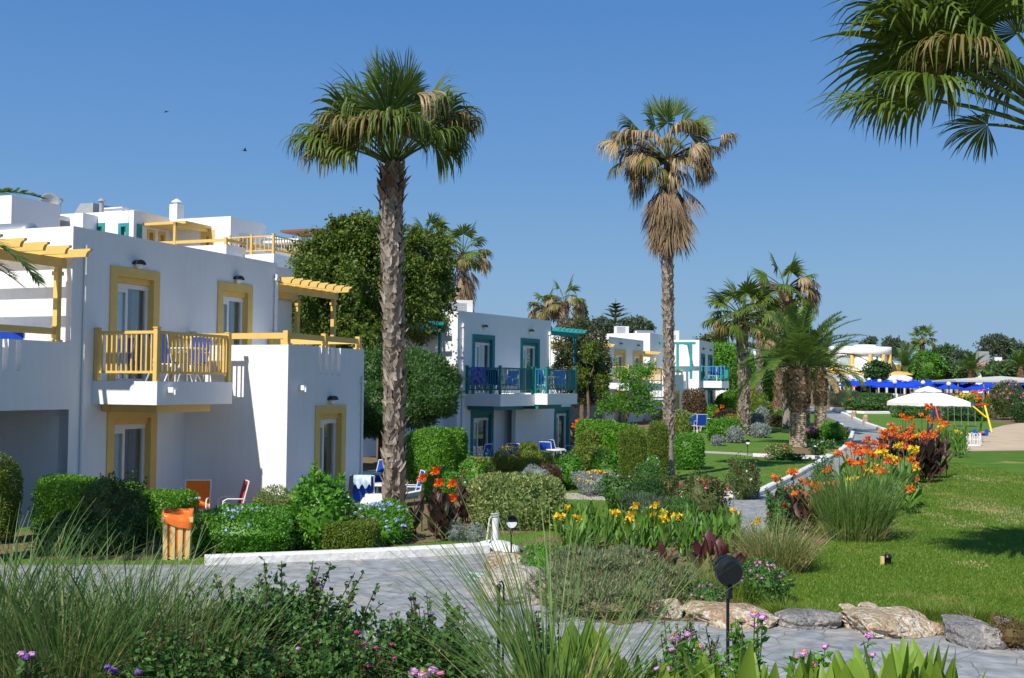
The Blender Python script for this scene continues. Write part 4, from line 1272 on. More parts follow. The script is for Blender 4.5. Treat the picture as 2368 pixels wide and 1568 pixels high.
mb.prism([(p.x, p.y, -.7) for p in q], (0, 0, .24)); mb.obj('patio_floor', PATIO, label='tiled sunken patio floor before the white wing', cat='terrace')
mb = MB(); q = [B1F.w(-9, .01), B1F.w(-9, 2.2), B1F.w(sW - .22, 2.2), B1F.w(sW - .22, .01)]
mb.prism([(p.x, p.y, -.7) for p in q], (0, 0, .235)); mb.obj('patio_floor', PATIO, label='tiled patio floor below the yellow balcony', cat='terrace')

# ------------------------------------------------------------------ upper hotel block on the left behind
B0F = Frame(*at(309, 520, 50).xy, 21.9)
b0 = thing('hotel_building', 'white hotel block on higher ground behind, teal and yellow windows', 'building', (B0F.o.x, B0F.o.y, 0), R(90 - 21.9))
U = B0F.u; Sx = B0F.s
w = MB()
ua = U(115, 490, 0)[0]; zc = U(309, 486, 0)[1]
tw = [(U(219, 520, 0)[0], U(243, 520, 0)[0], U(230, 540, 0)[1] - .3, U(230, 516, 0)[1]), (U(274, 530, 0)[0], U(298, 530, 0)[0], U(286, 555, 0)[1] - .3, U(286, 516, 0)[1])]
sc1 = Sx(392, 500, 0)[0]
wall_s(w, ua, -.3, 0, zc, 0, .3, tw)
tws = (Sx(316, 530, 0)[0], Sx(328, 530, 0)[0], Sx(322, 552, 0)[1] - .3, Sx(322, 518, 0)[1])
dsy = [(Sx(340, 540, 0)[0], Sx(358, 540, 0)[0], Sx(350, 565, 0)[1] - .6, Sx(350, 532, 0)[1]), (Sx(366, 545, 0)[0], Sx(383, 545, 0)[0], Sx(375, 565, 0)[1] - .6, Sx(375, 537, 0)[1])]
wall_u(w, 0, sc1, 0, zc, 0, .3, [tws] + dsy)
w.b(.3, sc1, ua, -.3, zc - .5, zc - .35)
# block d
uD = U(533, 540, sc1)[0]; zD = U(460, 504, sc1)[1]
yw = (U(465, 545, sc1)[0], U(496, 545, sc1)[0], U(480, 575, sc1)[1] - 1.0, U(480, 532, sc1)[1])
wall_s(w, -3, uD - .3, 0, zD, sc1, .3, [yw])
sD2 = Sx(606, 540, uD)[0]
gw = (Sx(552, 560, uD)[0], Sx(578, 560, uD)[0], Sx(560, 585, uD)[1] - .8, Sx(560, 542, uD)[1])
wall_u(w, sc1, sD2, 0, zD, uD, .3, [gw])
w.b(sc1 + .3, sD2, -3, uD - .3, zD - .5, zD - .35)
w.b(sD2, sD2 + .3, -3, uD, 0, zD)
# terrace parapet in front of the pergola
zp = U(460, 561, .8)[1]
uP = U(530, 570, sc1 - 2.2)[0]
w.b(sc1 - 2.4, sc1 - 2.2, 0.01, uP, 0, zp - .25); w.b(sc1 - 2.2, sc1 + 3, uP - .2, uP, 0, zp - .25); w.b(.5, sc1, .01, uP - .2, zp - 1.3, zp - 1.1)
# block b with shaded return and block a at far left
sB = -.9
ub = U(192, 500, sB)[0]; zb = U(150, 495, sB)[1]
w.b(sB, sB + .3, U(101, 500, sB)[0], ub, 0, zb); w.b(sB + .3, -.01, ub - .3, ub, 0, zb); w.b(sB + .3, -.01, ua, ub - .3, zb - .5, zb - .3)
sA = -4.5
uA = U(27, 470, sA)[0]; zA = U(14, 452, sA)[1]
w.b(sA, sA + .3, uA - 6, uA, 0, zA); w.b(sA + .3, Sx(140, 480, uA)[0], uA - .3, uA, 0, zA); w.b(sA + .3, 3, uA - 6, uA - .3, zA - .6, zA - .4)
w.obj('wall', WHITE, b0)
def little_window(par, a0, a1, z0, z1, u, col, along, fw=.16):
    mb = MB()
    def B(mb, a, b_, d0, d1, za, zb_):
        if along == 's': mb.b(a, b_, u + d0, u + d1, za, zb_)
        else: mb.b(u - d1, u - d0, a, b_, za, zb_)
    if a0 > a1: a0, a1 = a1, a0
    B(mb, a0, a0 + fw, -.28, .03, z0, z1 - fw); B(mb, a1 - fw, a1, -.28, .03, z0, z1 - fw); B(mb, a0, a1, -.28, .03, z1 - fw, z1)
    o = mb.obj('window_surround', col, par)
    f = MB(); B(f, a0 + fw + .003, a0 + fw + .06, -.24, -.18, z0, z1 - fw - .08); B(f, a1 - fw - .06, a1 - fw - .003, -.24, -.18, z0, z1 - fw - .08); B(f, a0 + fw + .003, a1 - fw - .003, -.24, -.18, z1 - fw - .08, z1 - fw - .003)
    wi = f.obj('window', ALU, par)
    g = MB(); B(g, a0 + fw + .06, a1 - fw - .06, -.22, -.21, z0, z1 - fw - .08); g.obj('pane', GLASS, wi)
    g = MB(); B(g, a0 + fw + .02, a0 + (a1 - a0) * .55, -.36, -.34, z0, z1 - fw - .05); g.obj('curtain', CURT, wi)
for h in tw: little_window(b0, *h, 0, TEALB, 'u')
little_window(b0, *tws, 0, TEALB, 's')
for h in dsy: little_window(b0, *h, 0, YEL, 's', .12)
little_window(b0, *yw, sc1, YEL, 'u', .3)
little_window(b0, *gw, uD, ALU, 's', .06)
w = MB()
zq = U(420, 517, .6)[1]
zq2 = U(405, 560, sc1 - 2.3)[1]
pu = U(402, 545, sc1 - 2.3)[0]
w.b(.6, sc1 - .02, .02, pu + .25, zq, zq + .12); w.b(sc1 - 2.35, sc1 - 2.23, pu, pu + .12, zp - .25, zq - .003)
w.b(sc1 - 2.35, sc1 - .02, pu + .0, pu + .12, zq - .16, zq - .003)
w.obj('pergola', YEL, b0)
w = MB(); guard(w, [(sc1 - 2.3, .3), (sc1 - 2.3, uP - .1), (sc1 - .2, uP - .1), (sc1 + 2.9, uP - .1)], zp - .25); w.obj('guard_rail', YEL, b0)
# chimney, ducts, vents
w = MB(); uC, zC = U(404, 480, sc1 + .6); w.b(sc1 + .5, sc1 + 1.0, uC - .22, uC + .22, zD - .5, zC + .15); w.lathe([(.26, 0), (.22, .05), (.03, .17)], 8, (sc1 + .75, -uC, zC + .27)); w.b(sc1 + .62, sc1 + .88, uC - .1, uC + .1, zC + .15, zC + .28)
w.obj('chimney', WHITE2, b0)
w = MB(); uV, zV = U(235, 470, 2.5); w.tube([(2.5, -uV, zc - .5), (2.5, -uV, zV + .05)], .11, 10); w.lathe([(.2, 0), (.17, .06), (.03, .16)], 10, (2.5, -uV, zV + .09)); w.obj('vent_pipe', GREY, b0)
w = MB(); uV, zV = U(137, 470, 2.5); w.tube([(2.5, -uV, zc - .8), (2.5, -uV, zV - .02)], .09, 10); w.lathe([(.08, 0), (.17, .06), (.19, .14), (.14, .24), (.03, .28)], 12, (2.5, -uV, zV)); w.obj('vent_pipe', STEEL, b0)
w = MB(); u0, u1 = U(185, 480, 3)[0], U(215, 480, 3)[0]; z1 = U(200, 470, 3)[1]
w.prism([(3.0, -u0, zc - .4), (3.0, -u1, zc - .4), (3.0, -u1, z1), (3.0, -u0, z1), (3.0, -(u0 - .9), zc - .1)], (1.5, 0, 0)); w.obj('air_duct', GREY, b0)
w = MB(); u2 = U(150, 485, 3)[0]; w.tube([(3.4, -u2, zc - .1), (3.4, -(u0 - .9), zc - .1)], .22, 12); w.obj('air_duct', STEEL, b0)
w = MB(); u3, u4 = U(232, 483, 3)[0], U(275, 483, 3)[0]; z3 = U(250, 482, 3)[1]; w.b(3.2, 5.5, u3, u4, zc - .4, z3); w.b(3.1, 5.6, u3 - .1, u4 + .1, z3 + .003, z3 + .06); w.obj('roof_hatch', WHITE2, b0)
# yellow balustrade further right with its white slab, and the flat roofs beyond
b0b = thing('hotel_building', 'white flat roofed terraces with yellow balustrade beyond the yellow pergola', 'building', (B0F.o.x, B0F.o.y, 0), R(90 - 21.9))
sB1 = sD2 - 3.5; uB = Frame.u(B0F, 532, 588, sB1)[0]; zB, zBt = Frame.u(B0F, 560, 589, sB1)[1], Frame.u(B0F, 560, 566, sB1)[1]
uB2 = Frame.u(B0F, 632, 580, sB1)[0]
w = MB(); w.b(sB1 - .1, sB1 + 6, uB - .3, uB2 + .1, 0, zB - .02)
u6, z6 = U(610, 562, sB1 + 4)[0], U(640, 548, sB1 + 4)[1]
u7 = U(720, 560, sB1 + 4)[0]
w.b(sB1 + 4, sB1 + 4.3, u6, u7, 0, U(690, 575, sB1 + 4)[1])
w.b(sB1 + 3.4, sB1 + 8, u6 + .2, u7, U(690, 563, sB1 + 4)[1], U(690, 558, sB1 + 4)[1])
w.obj('wall', WHITE, b0b)
w = MB(); w.b(sB1 + 2, sB1 + 4, uB2 - 1.0, uB2 + 1.2, z6 - .1, z6); w.obj('awning', RUST, b0b)
w = MB(); w.tube([(sB1 + 3.6, -(u7 - .5), zB - 1), (sB1 + 3.6, -(u7 - .5), z6)], .04); w.tube([(sB1 + 3.6, -(u6), z6), (sB1 + 3.6, -(u7), z6 - .3)], .04); w.obj('awning_frame', WHITE2, b0b)
railing(b0b, [(sB1, uB), (sB1, (uB + uB2) / 2), (sB1, uB2), (sB1 + 3, uB2)], zB, YEL, max(.8, zBt - zB), .2, low=.12)
pA = B0F.w(1.0, U(64, 520, 1.0)[0], U(64, 520, 1.0)[1] - .35); ac_unit(pA, R(15), 'white air conditioner on roof below the satellite dish', 1.1, .5, .8)
pA = B0F.w(sA + 2.5, U(52, 460, sA + 2.5)[0], zA - .45); solar_tank(pA, R(70), 'shiny solar water tank on the highest left roof')
pA = B1F.w(3.0, -5.8, ztop - .3); pA2 = B1F.w(1.2, B1F.u(18, 512, 1.2)[0], ztop - .28); solar_tank(pA2, R(-21.9 + 5), 'grey solar tank lying low behind the near parapet')
uu, zz_ = U(115, 466, .8); pd = B0F.w(.8, uu, zz_ - .9)
t = thing('satellite_dish', 'pale grey satellite dish on white roof', 'satellite dish', pd, R(20))
mb = MB(); mb.lathe([(.02, .0), (.2, .03), (.36, .11), (.46, .21), (.45, .22), (.33, .125), (.02, .02)], 20); mb.v = [(p[0], -p[2] + .2, p[1] + .85) for p in mb.v]; mb.obj('dish', GREY, t)
mb = MB(); mb.tube([(0, .2, 0), (0, .2, .9)], .04); mb.obj('mast', GREY, t)

# ------------------------------------------------------------------ second building: teal trim
b2 = thing('hotel_building', 'white two storey building with teal trim and teal balconies', 'building', (B2F.o.x, B2F.o.y, 0), R(90 - 31))
z2 = B2F.s(1057, 718, 0)[1]; e2 = B2F.s(1274, 800, 0)[0]; f2 = 2.3
D2 = [(B2F.s(a, 850, 0)[0], B2F.s(b, 850, 0)[0]) for a, b in ((1091, 1143), (1203, 1247))]
t2 = B2F.s(1115, 774, 0)[1]
w = MB()
wall_u(w, 0, e2, f2, z2, 0, .25, [(a, b, f2, t2) for a, b in D2])
wall_u(w, 0, e2, -.8, f2, 0, .25, [(a - .05, b - .05, -.62, 1.62) for a, b in D2])
us = [B2F.u(x, 970, 0)[0] for x in (972, 1001)]
wall_s(w, -8, -.25, -.8, z2, 0, .25, [(us[0], us[1], -.62, 1.62)])
w.b(.25, e2 - .25, -8, -.25, z2 - .45, z2 - .3); w.b(e2 - .25, e2, -8, -.25, -.8, z2); w.b(0, e2, -8.2, -8, 0, z2)
w.b(.25, e2 - .25, -8, -.25, f2 - .2, f2 - .01)
w.b(1.5, e2 - .5, -4, -3.8, z2 - .3, z2 + .16)
w.b(-7, -.01, -7.5, -6, 0, z2 - .5)                       # rear part behind the vine
w.obj('wall', WHITE, b2)
for a, b in D2:
    sliding_door(b2, a, b, f2, t2, 0, TEAL, .19)
    sliding_door(b2, a - .05, b - .05, -.62, 1.62, 0, TEAL, .19)
    s = (a + b) / 2; wall_lamp(b2, s, 0, t2 + .3)
sliding_door(b2, us[0], us[1], -.3, 1.62, 0, TEAL, .19, along='u') if False else None
mb = MB(); mb.b(-.04, .2, us[0], us[0] + .2, -.62, 1.62); mb.b(-.04, .2, us[1] - .2, us[1], -.62, 1.62); mb.b(-.04, .2, us[0] + .2, us[1] - .2, 1.45, 1.62); mb.obj('door_surround', TEAL, b2)
mb = MB(); mb.b(.06, .12, us[0] + .2, us[1] - .2, -.62, 1.45); dd = mb.obj('door', ALU, b2)
pipe(b2, B2F.s(1070, 900, .06)[0], .06, 0, z2 - .5, .045); pipe(b2, e2 - .2, .06, f2, z2 - .5, .05)
sb = B2F.s(1075, 920, 0)[0]; u1 = B2F.u(1157.6, 925, sb)[0]; s1 = B2F.s(1236.8, 922, u1)[0]; u2 = B2F.u(1266, 920, s1)[0]; s2_ = B2F.s(1335, 920, u2)[0]
zb = B2F.u(1157.6, 940, sb)[1]; zt = B2F.u(1157.6, 912, sb)[1]
w = MB(); w.b(sb, s1 - .003, .001, u1, zb, zt); ba = w.obj('balcony', WHITE, b2)
railing(ba, [(sb + .06, .06), (sb + .06, u1 - .07), (s1 - .08, u1 - .07)], zt, TEAL, 1.08, .10)
w = MB(); w.b(s1, s2_, .001, u2, zb + .05, zt + .03); bb = w.obj('balcony', WHITE, b2)
railing(bb, [(s1 + .06, u1 - .0), (s1 + .06, u2 - .07), (s2_ - .06, u2 - .07), (s2_ - .06, .3)], zt + .03, TEAL, 1.05, .10)
w = MB(); w.b(sb + .2, s1 - .2, .02, u1 * .75, zb - .17, zb - .003); w.b(s1 + .05, s2_ - .6, .02, u2 * .8, zb - .14, zb + .047); w.obj('beam', TEAL, b2)
w = MB()
d3 = (B2F.s(1281, 1000, .6)[0], B2F.s(1318, 1000, .6)[0])
wall_u(w, s1 + .3, s2_ - .05, -.8, zb + .045, .6, .2, [(d3[0], d3[1], -.62, 1.7)])
w.b(s2_ - .25, s2_ - .05, -5, .4, -.8, zb + .045); w.b(e2 + .01, s2_ - .05, -5, -.01, f2 - .2, f2)
w.obj('lower_wall', WHITE, b2)
sliding_door(b2, d3[0], d3[1], -.62, 1.7, .6, TEAL, .17)
pe = B2F.s(1340, 770, -.1)[0]; pzz = B2F.s(1325, 768, .3)[1]
pergola(b2, e2 + .02, pe - .2, -2.5, .5, pzz, TEALB, 7, [(pe - .45, -.1), (pe - .45, -2.3)], f2, -.1, rh=.15)
w = MB(); guard(w, [(e2 + .3, -.11), (pe - .45, -.11)], f2 + .3); w.obj('guard_rail', TEAL, b2)
# terrace beam under the vine on the left
zb2 = B2F.u(1027, 757, -.2)[1]
ub2 = B2F.u(1020, 760, -.2)[0]
w = MB(); w.b(-6, -.02, ub2 - .06, ub2 + .06, zb2 - .16, zb2 + .06); w.b(-.32, -.2, ub2 - .06, ub2 + .06, f2 - .3, zb2 - .163)
for i in range(9): w.b(-.6 - i * .6, -.52 - i * .6, -5, ub2 + .4, zb2 + .063, zb2 + .2)
w.obj('pergola', TEAL, b2)
w = MB(); w.b(-7, -.01, ub2 - .12, ub2 + .1, 0, f2 + .3); w.b(-7, -.01, -5.9, ub2 - .12, f2 - .25, f2 - .05); w.obj('terrace', WHITE, b2)
ac_unit(B2F.w(1.2, B2F.u(1064, 705, 1.2)[0], z2 - .3), R(12), 'air conditioner at the roof corner beside the vine, on the teal building', 1.0, .4, .7)
def local_deck(fr, label, s0, s1, u0, u1, z, m=WHITE2):
    q = [fr.w(s0, u0), fr.w(s1, u0), fr.w(s1, u1), fr.w(s0, u1)]
    g = zg(q[0].y)
    mb = MB(); mb.prism([(p.x, p.y, g - .1) for p in q], (0, 0, z + .1)); return mb.obj('patio_deck', m, label=label, cat='terrace')
q = [B2F.w(-.5, .02), B2F.w(-.5, 4), B2F.w(10.5, 4), B2F.w(10.5, .61), B2F.w(s1 + .2, .61), B2F.w(s1 + .2, .02)]
mb = MB(); mb.prism([(p.x, p.y, -.9) for p in q], (0, 0, .27)); mb.obj('patio_floor', PATIO, label='tiled patio floor along the teal ground floor doors', cat='terrace')
V_ = lambda s, u: B2F.w(s, u).xy
low_wall('low white patio wall before left teal ground door', [V_(.2, 2.5), V_(.2, 3.4), V_(3.4, 3.4), V_(3.4, 2.9)], -.28, zb=-.95)
low_wall('low white patio wall under the white table and chairs', [V_(4.6, 3.0), V_(4.6, 3.7), V_(9.6, 3.7), V_(9.6, 2.6)], -.30, zb=-.95)
mb = MB(); p = gp(1432, 1044); mb.box(p.x - .95, p.x + .75, p.y, p.y + 2.2, -.1, .36); mb.obj('patio_block', WHITE2, label='bare white block behind thuja column and dark hedge', cat='terrace')

# ------------------------------------------------------------------ third and fourth buildings
B3F = Frame(*at(1407, 880, 68).xy, 26.0)
b3 = thing('hotel_building', 'white building with yellow window frames behind the slim tree', 'building', (B3F.o.x, B3F.o.y, zg(68)), R(90 - 26))
g3 = zg(68)
def Z(v): return v - g3
z3 = Z(B3F.s(1407, 778, 0)[1]); e3 = B3F.s(1488, 820, 0)[0]; fl3 = 2.6
D3 = [(B3F.s(a, 850, 0)[0], B3F.s(b, 850, 0)[0]) for a, b in ((1421, 1447), (1463, 1488 - 2))]
t3 = Z(B3F.s(1434, 808, 0)[1])
w = MB()
wall_u(w, 0, e3, fl3, z3, 0, .25, [(a, b, fl3, t3) for a, b in D3])
wall_u(w, 0, e3, -.2, fl3, 0, .25, [(D3[0][0], D3[0][1], 0, 2.2)])
wall_s(w, -7, -.25, -.2, z3, 0, .25)
w.b(.25, e3, -7, -.25, z3 - .4, z3 - .25); w.b(e3 - .25, e3, -7, -.25, -.2, z3); w.b(.25, e3 - .25, -7, -.25, fl3 - .2, fl3 - .01)
# taller block behind
sr3 = e3 + 2.8; ur = B3F.u(1503, 800, sr3)[0]; zr3 = Z(B3F.u(1440, 771, sr3)[1])
w.b(sr3, sr3 + .3, -9, ur, -.2, zr3); w.b(sr3 + .3, B3F.s(1548, 800, ur)[0], -9, ur, -.2, zr3)
# wing
sw3 = e3 + .4; uw3 = B3F.u(1555, 900, sw3)[0]; zw3 = Z(B3F.u(1555, 866, sw3)[1]); ew3 = B3F.s(1581, 900, uw3)[0]
wd3 = (B3F.s(1559, 950, uw3)[0], B3F.s(1571, 950, uw3)[0])
w.b(sw3, sw3 + .2, 0, uw3 - .2, -.2, zw3); wall_u(w, sw3, ew3, -.2, zw3, uw3, .2, [(wd3[0], wd3[1], -.2, 2.1)]); w.b(ew3 - .2, ew3, 0, uw3 - .2, -.2, zw3); w.b(sw3 + .2, ew3 - .2, 0, uw3 - .2, fl3 - .3, fl3 - .1)
# left terrace
w.b(-6, -.01, -.2, 0, fl3 - .5, fl3 + .8); w.b(-6, -.01, -7, -.2, fl3 - .3, fl3 - .1); w.b(-6, -.01, -2.7, -2.5, -.2, fl3 - .3); w.b(-6, -5.8, -7, 0, -.2, fl3 + .8); w.b(-.5, -.01, -.2, 0, -.2, fl3 - .5)
w.obj('wall', WHITE, b3)
for a, b in D3:
    sliding_door(b3, a, b, fl3, t3, 0, YEL, .22); wall_lamp(b3, (a + b) / 2, 0, t3 + .3)
sliding_door(b3, D3[0][0], D3[0][1], -.1, 2.2, 0, YEL, .22)
sliding_door(b3, wd3[0], wd3[1], -.1, 2.1, uw3, YEL, .18)
w = MB(); w.b(-.5, e3 - .6, .001, 1.5, 2.1, 2.55); bl3 = w.obj('balcony', WHITE, b3)
railing(bl3, [(-.44, .1), (-.44, 1.43), (e3 - .66, 1.43), (e3 - .66, .1)], 2.55, YEL, 1.0, .2)
w = MB(); guard(w, [(sw3 + .1, .2), (sw3 + .1, uw3 - .1), (ew3 - .1, uw3 - .1)], zw3); w.obj('guard_rail', YEL, b3)
pergola(b3, -5, -.06, -3, .5, Z(B3F.s(1385, 800, 0)[1]), YEL, 9, [(-.4, -.1), (-4, -.1)], fl3, -.1)
pp = B3F.s(1516, 850, -.1)[0]
pergola(b3, e3 + .05, B3F.s(1526, 812, .4)[0], -2.2, .5, Z(B3F.s(1505, 818, .3)[1]), YEL, 6, [(pp, -.1)], fl3 - .1, -.1)
ac_unit(B3F.w(sr3 + 1, B3F.u(1437, 762, sr3 + 1)[0], zr3 + g3 - .2), R(15), 'air conditioner alone on white roof in front of the layered conifer', .95, .4, .62)
solar_tank(B3F.w(sr3 + 2.5, B3F.u(1490, 770, sr3 + 2.5)[0], zr3 + g3 - .5), R(10), 'low solar water tank on the roof beside white pipes')

B4F = Frame(*at(1617, 880, 79).xy, 20.0)
g4 = zg(79)
b4 = thing('hotel_building', 'white building with teal pergola and corner balcony, farther along', 'building', (B4F.o.x, B4F.o.y, g4), R(90 - 20))
z4 = B4F.s(1617, 786, 0)[1] - g4; e4 = B4F.s(1650, 830, 0)[0]; f4 = 2.7
D4 = [(B4F.s(a, 850, 0)[0], B4F.s(b, 850, 0)[0]) for a, b in ((1621, 1630), (1637, 1647))]
t4 = B4F.s(1630, 819, 0)[1] - g4
w = MB()
wall_u(w, 0, e4, f4, z4, 0, .25, [(a, b, f4, t4) for a, b in D4]); wall_u(w, 0, e4, -.2, f4, 0, .25, [(a, b, 0, 2.1) for a, b in D4])
ul = B4F.u(1530, 800, 0)[0]
wall_s(w, ul - 1, -.25, -.2, z4, 0, .25); w.b(.25, e4, ul, -.25, z4 - .4, z4 - .25); w.b(e4 - .25, e4, ul, -.25, -.2, z4); w.b(.25, e4 - .25, ul, -.25, f4 - .2, f4 - .02)
sw4 = B4F.s(1578, 900, -.6)[0] if False else -3.2
zt4 = B4F.u(1600, 880, -3)[1] - g4
uq = B4F.u(1568, 880, -3.2)[0]
w.b(-3.4, -3.2, uq - 4, uq, -.2, zt4); w.b(-3.2, -.01, uq - .2, uq, -.2, zt4); w.b(-3.2, -.01, uq - 4, uq - .2, f4 - .3, f4 - .1)
w.obj('wall', WHITE, b4)
for a, b in D4:
    sliding_door(b4, a, b, f4, t4, 0, TEAL, .24); sliding_door(b4, a, b, -.1, 2.1, 0, TEAL, .24); wall_lamp(b4, (a + b) / 2, 0, t4 + .3)
c0 = B4F.s(1619, 890, 0)[0]; c1 = B4F.u(1669, 890, c0)[0]; c2 = B4F.s(1686, 888, c1)[0]
k40, k41 = c0, c1
zc0, zc1 = B4F.u(1669, 897, c0)[1] - g4, B4F.u(1669, 881, c0)[1] - g4
w = MB(); w.b(c0, c2, .001, c1, zc0, zc1); bl4 = w.obj('balcony', WHITE, b4)
railing(bl4, [(c0 + .05, .1), (c0 + .05, c1 - .06), (c2 - .05, c1 - .06), (c2 - .05, .1)], zc1, TEALB, 1.05, .17)
w = MB(); w.b(c0 + .3, c2, .02, c1 - .3, zc0 - .17, zc0 - .003); w.obj('beam', TEAL, b4)
pz4 = B4F.u(1580, 795, -1.5)[1] - g4
q0, q1 = B4F.u(1505, 790, -1.5)[0], B4F.u(1609, 796, -1.5)[0]
w = MB(); w.b(-1.7, -1.55, q0, q1, pz4 - .05, pz4 + .12)
for uu in (B4F.u(1567, 850, -1.6)[0], B4F.u(1598, 850, -1.6)[0]): w.b(-1.7, -1.55, uu - .08, uu + .08, f4, pz4 - .053)
w.b(-1.55, -.03, q1 - .9, q1 - .75, pz4 - .05, pz4 + .1); w.b(-1.7, -1.6, B4F.u(1530, 880, -1.6)[0], B4F.u(1598, 880, -1.6)[0], f4 + .5, f4 + .65)
w.obj('pergola', TEALB, b4)
ac_unit(B4F.w(1, B4F.u(1551, 777, 1)[0], z4 + g4 - .3), R(10), 'air conditioner on roof right of the second tall palm trunk', 1.1, .5, .9)
local_deck(B4F, 'white patio block below the teal corner balcony', -1, e4 + 1, c1 + .2, c1 + 3, .25)

B5F = Frame(*at(1768, 880, 118).xy, 20.0)
g5 = zg(118)
b5 = thing('hotel_building', 'distant white building half hidden behind palm trunks', 'building', (B5F.o.x, B5F.o.y, g5), R(70))
w = MB()
for x0, x1, yt, s in ((1683, 1731, 803, 0), (1731, 1770, 812, 3), (1655, 1690, 815, 4)):
    a, b = B5F.u(x0, 850, s)[0], B5F.u(x1, 850, s)[0]; w.b(s, s + 6, a, b, -.5, B5F.u(x0, yt, s)[1] - g5)
w.obj('wall', WHITE, b5)
mb = MB(); a, b = B5F.u(1728, 850, -.03)[0], B5F.u(1765, 850, -.03)[0]; z = B5F.u(1740, 882, -.03)[1] - g5; mb.b(2.6, 2.97, a, b, z, z + .5); mb.obj('balcony_ledge', TEALB, b5)
mb = MB(); mb.tube([(2, -B5F.u(1708, 800, 2)[0], 3), (2, -B5F.u(1708, 800, 2)[0], B5F.u(1708, 780, 2)[1] - g5)], .12); mb.obj('mast', WHITE2, b5)

# ------------------------------------------------------------------ restaurant with a round upper room
DR = 165.0; gR = zg(DR); kR = DR / F
rp = at(1985, 905, DR)
rb = thing('restaurant_building', 'white restaurant with round upper room and yellow pillars', 'building', (rp.x, DR, gR))
def rx(x): return (x - 1985) * kR
def rz(y): return at(1985, y, DR).z - gR
w = MB()
cx, rad = rx(2013), (2058 - 1968) / 2 * kR
w.lathe([(rad, rz(820)), (rad + .12, rz(819)), (rad + .12, rz(803)), (rad - .6, rz(802.8))], 40, (cx, 0, 0))
w.lathe([(1.6, rz(803)), (1.6, rz(798)), (.1, rz(797.9))], 24, (rx(1998), -.5, 0))
w.box(rx(1914), cx, -.2, 9, rz(822), rz(801)); w.box(rx(1914), rx(1966), -.21 + .3, 9, rz(858), rz(822.2))
w.lathe([(rad, rz(858)), (rad, rz(849)), (.1, rz(848.8))], 40, (cx, 0, 0))
w.box(rx(2052), rx(2064), .5, 9, rz(900), rz(822)); w.box(rx(2064), rx(2095), 2, 9, rz(880), rz(838))
w.obj('wall', WHITE, rb)
p = MB()
for a in (-172, -108, -68, -35):
    x, y = cx + (rad - .02) * math.cos(R(a)), (rad - .02) * math.sin(R(a))
    p.lathe([(.27, rz(848.8)), (.27, rz(820.2))], 10, (x, y, 0))
p.box(rx(1914), rx(1936), -.6, .0, rz(858), rz(842)); p.box(rx(2063), rx(2092), 1.6, 1.9, rz(857), rz(841))
p.prism([(rx(1914), -.4, rz(858.2)), (rx(2060), -.4, rz(858.2)), (rx(2092), -.4, rz(872)), (rx(1914), -3.0, rz(872))] if False else [(rx(1912), -.4, rz(858.2)), (rx(1912), -3.4, rz(865)), (rx(1912), -3.4, rz(867)), (rx(1912), -.4, rz(867))], (rx(2092) - rx(1912), 0, 0))
p.box(rx(1978), rx(1984), -3.9, -3.45, rz(903), rz(868))
p.obj('yellow_trim', YELP if False else YEL, rb)
p = MB(); p.lathe([(rad - .3, rz(848.7)), (rad - .3, rz(820.3))], 40, (cx, 0, 0)); gl = p.obj('window', CURT, rb)
p = MB(); p.box(rx(1942), rx(1966), -.35 + .3, .08, rz(843), rz(826)); p.obj('window', GLASS, rb)
p = MB()
p.prism([(rx(1910), -3.42, rz(867.2)), (rx(1910), -6.2, rz(873)), (rx(1910), -6.2, rz(883)), (rx(1910), -3.42, rz(883))], (rx(2075) - rx(1910), 0, 0)); p.obj('awning', CANV, rb)
for x in (1915, 1925, 1935, 1946, 2000, 2020, 2040, 2060): p = MB(); p.box(rx(x) - .14, rx(x) + .14, -6.0, -5.7, -.2, rz(883.2)); p.obj('column', WHITE2, rb)
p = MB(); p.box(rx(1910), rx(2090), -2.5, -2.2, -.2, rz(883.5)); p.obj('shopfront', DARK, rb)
railing(rb, [(rx(1937), 2.0), (rx(1966), 2.0)], rz(858), CREAM, .9, .22); railing(rb, [(rx(1966), 3.5), (rx(1992), 3.9), (rx(2030), 3.9)], rz(858), CREAM, .9, .22, name='balustrade')
mb = MB(); mb.box(rx(2064), rx(2095), 1.98, 8.98, rz(838) + .02, rz(833)); mb.obj('blue_roof', mat('pale_blue_roof', (.25, .45, .6), .6, .1, 4), rb)

# far houses with tiled roofs
DH = 225.0; gH = zg(DH); kH = DH / F
def house(label, x0, x1, yr, ye, yb, xs=None):
    o = at((x0 + x1) / 2, 890, DH); t = thing('house', label, 'house', (o.x, DH, gH))
    W_ = (x1 - x0) * kH / 2; ze, zr, zb_ = [at((x0 + x1) / 2, y, DH).z - gH for y in (ye, yr, yb)]
    m = MB(); m.box(-W_ + .3, W_ - .3, 0, 8, -.5, ze); m.obj('wall', WHITE, t)
    m = MB(); m.prism([(-W_, -.6, ze), (-W_, 4, zr), (-W_, 8.6, ze), (-W_, 8.6, ze - .2), (-W_, -.6, ze - .2)], (2 * W_, 0, 0)); m.obj('roof', TILE, t)
    m = MB()
    for x in np.linspace(-W_ + 1.2, W_ - 1.2, 3): m.box(x - .5, x + .5, -.05, .03, ze - 2.2, ze - .9)
    m.obj('window', DARK, t)
    return t
h1 = house('far house with low orange tiled roof and rooftop boxes', 2221, 2290, 832, 846, 900)
h2 = house('far orange roofed house right of the white pier', 2301, 2344, 831, 845, 900)
m = MB(); m.box(1.2, 3.2, 1, 3, 5, 8.4); m.box(-2.5, 1.0, 1.2, 3, 5, 7.9); m.obj('roof_box', GREY, h1)
m = MB(); m.box(3.6, 5.0, -.9, -.5, 2, 7.2); m.obj('pier', WHITE2, h1)

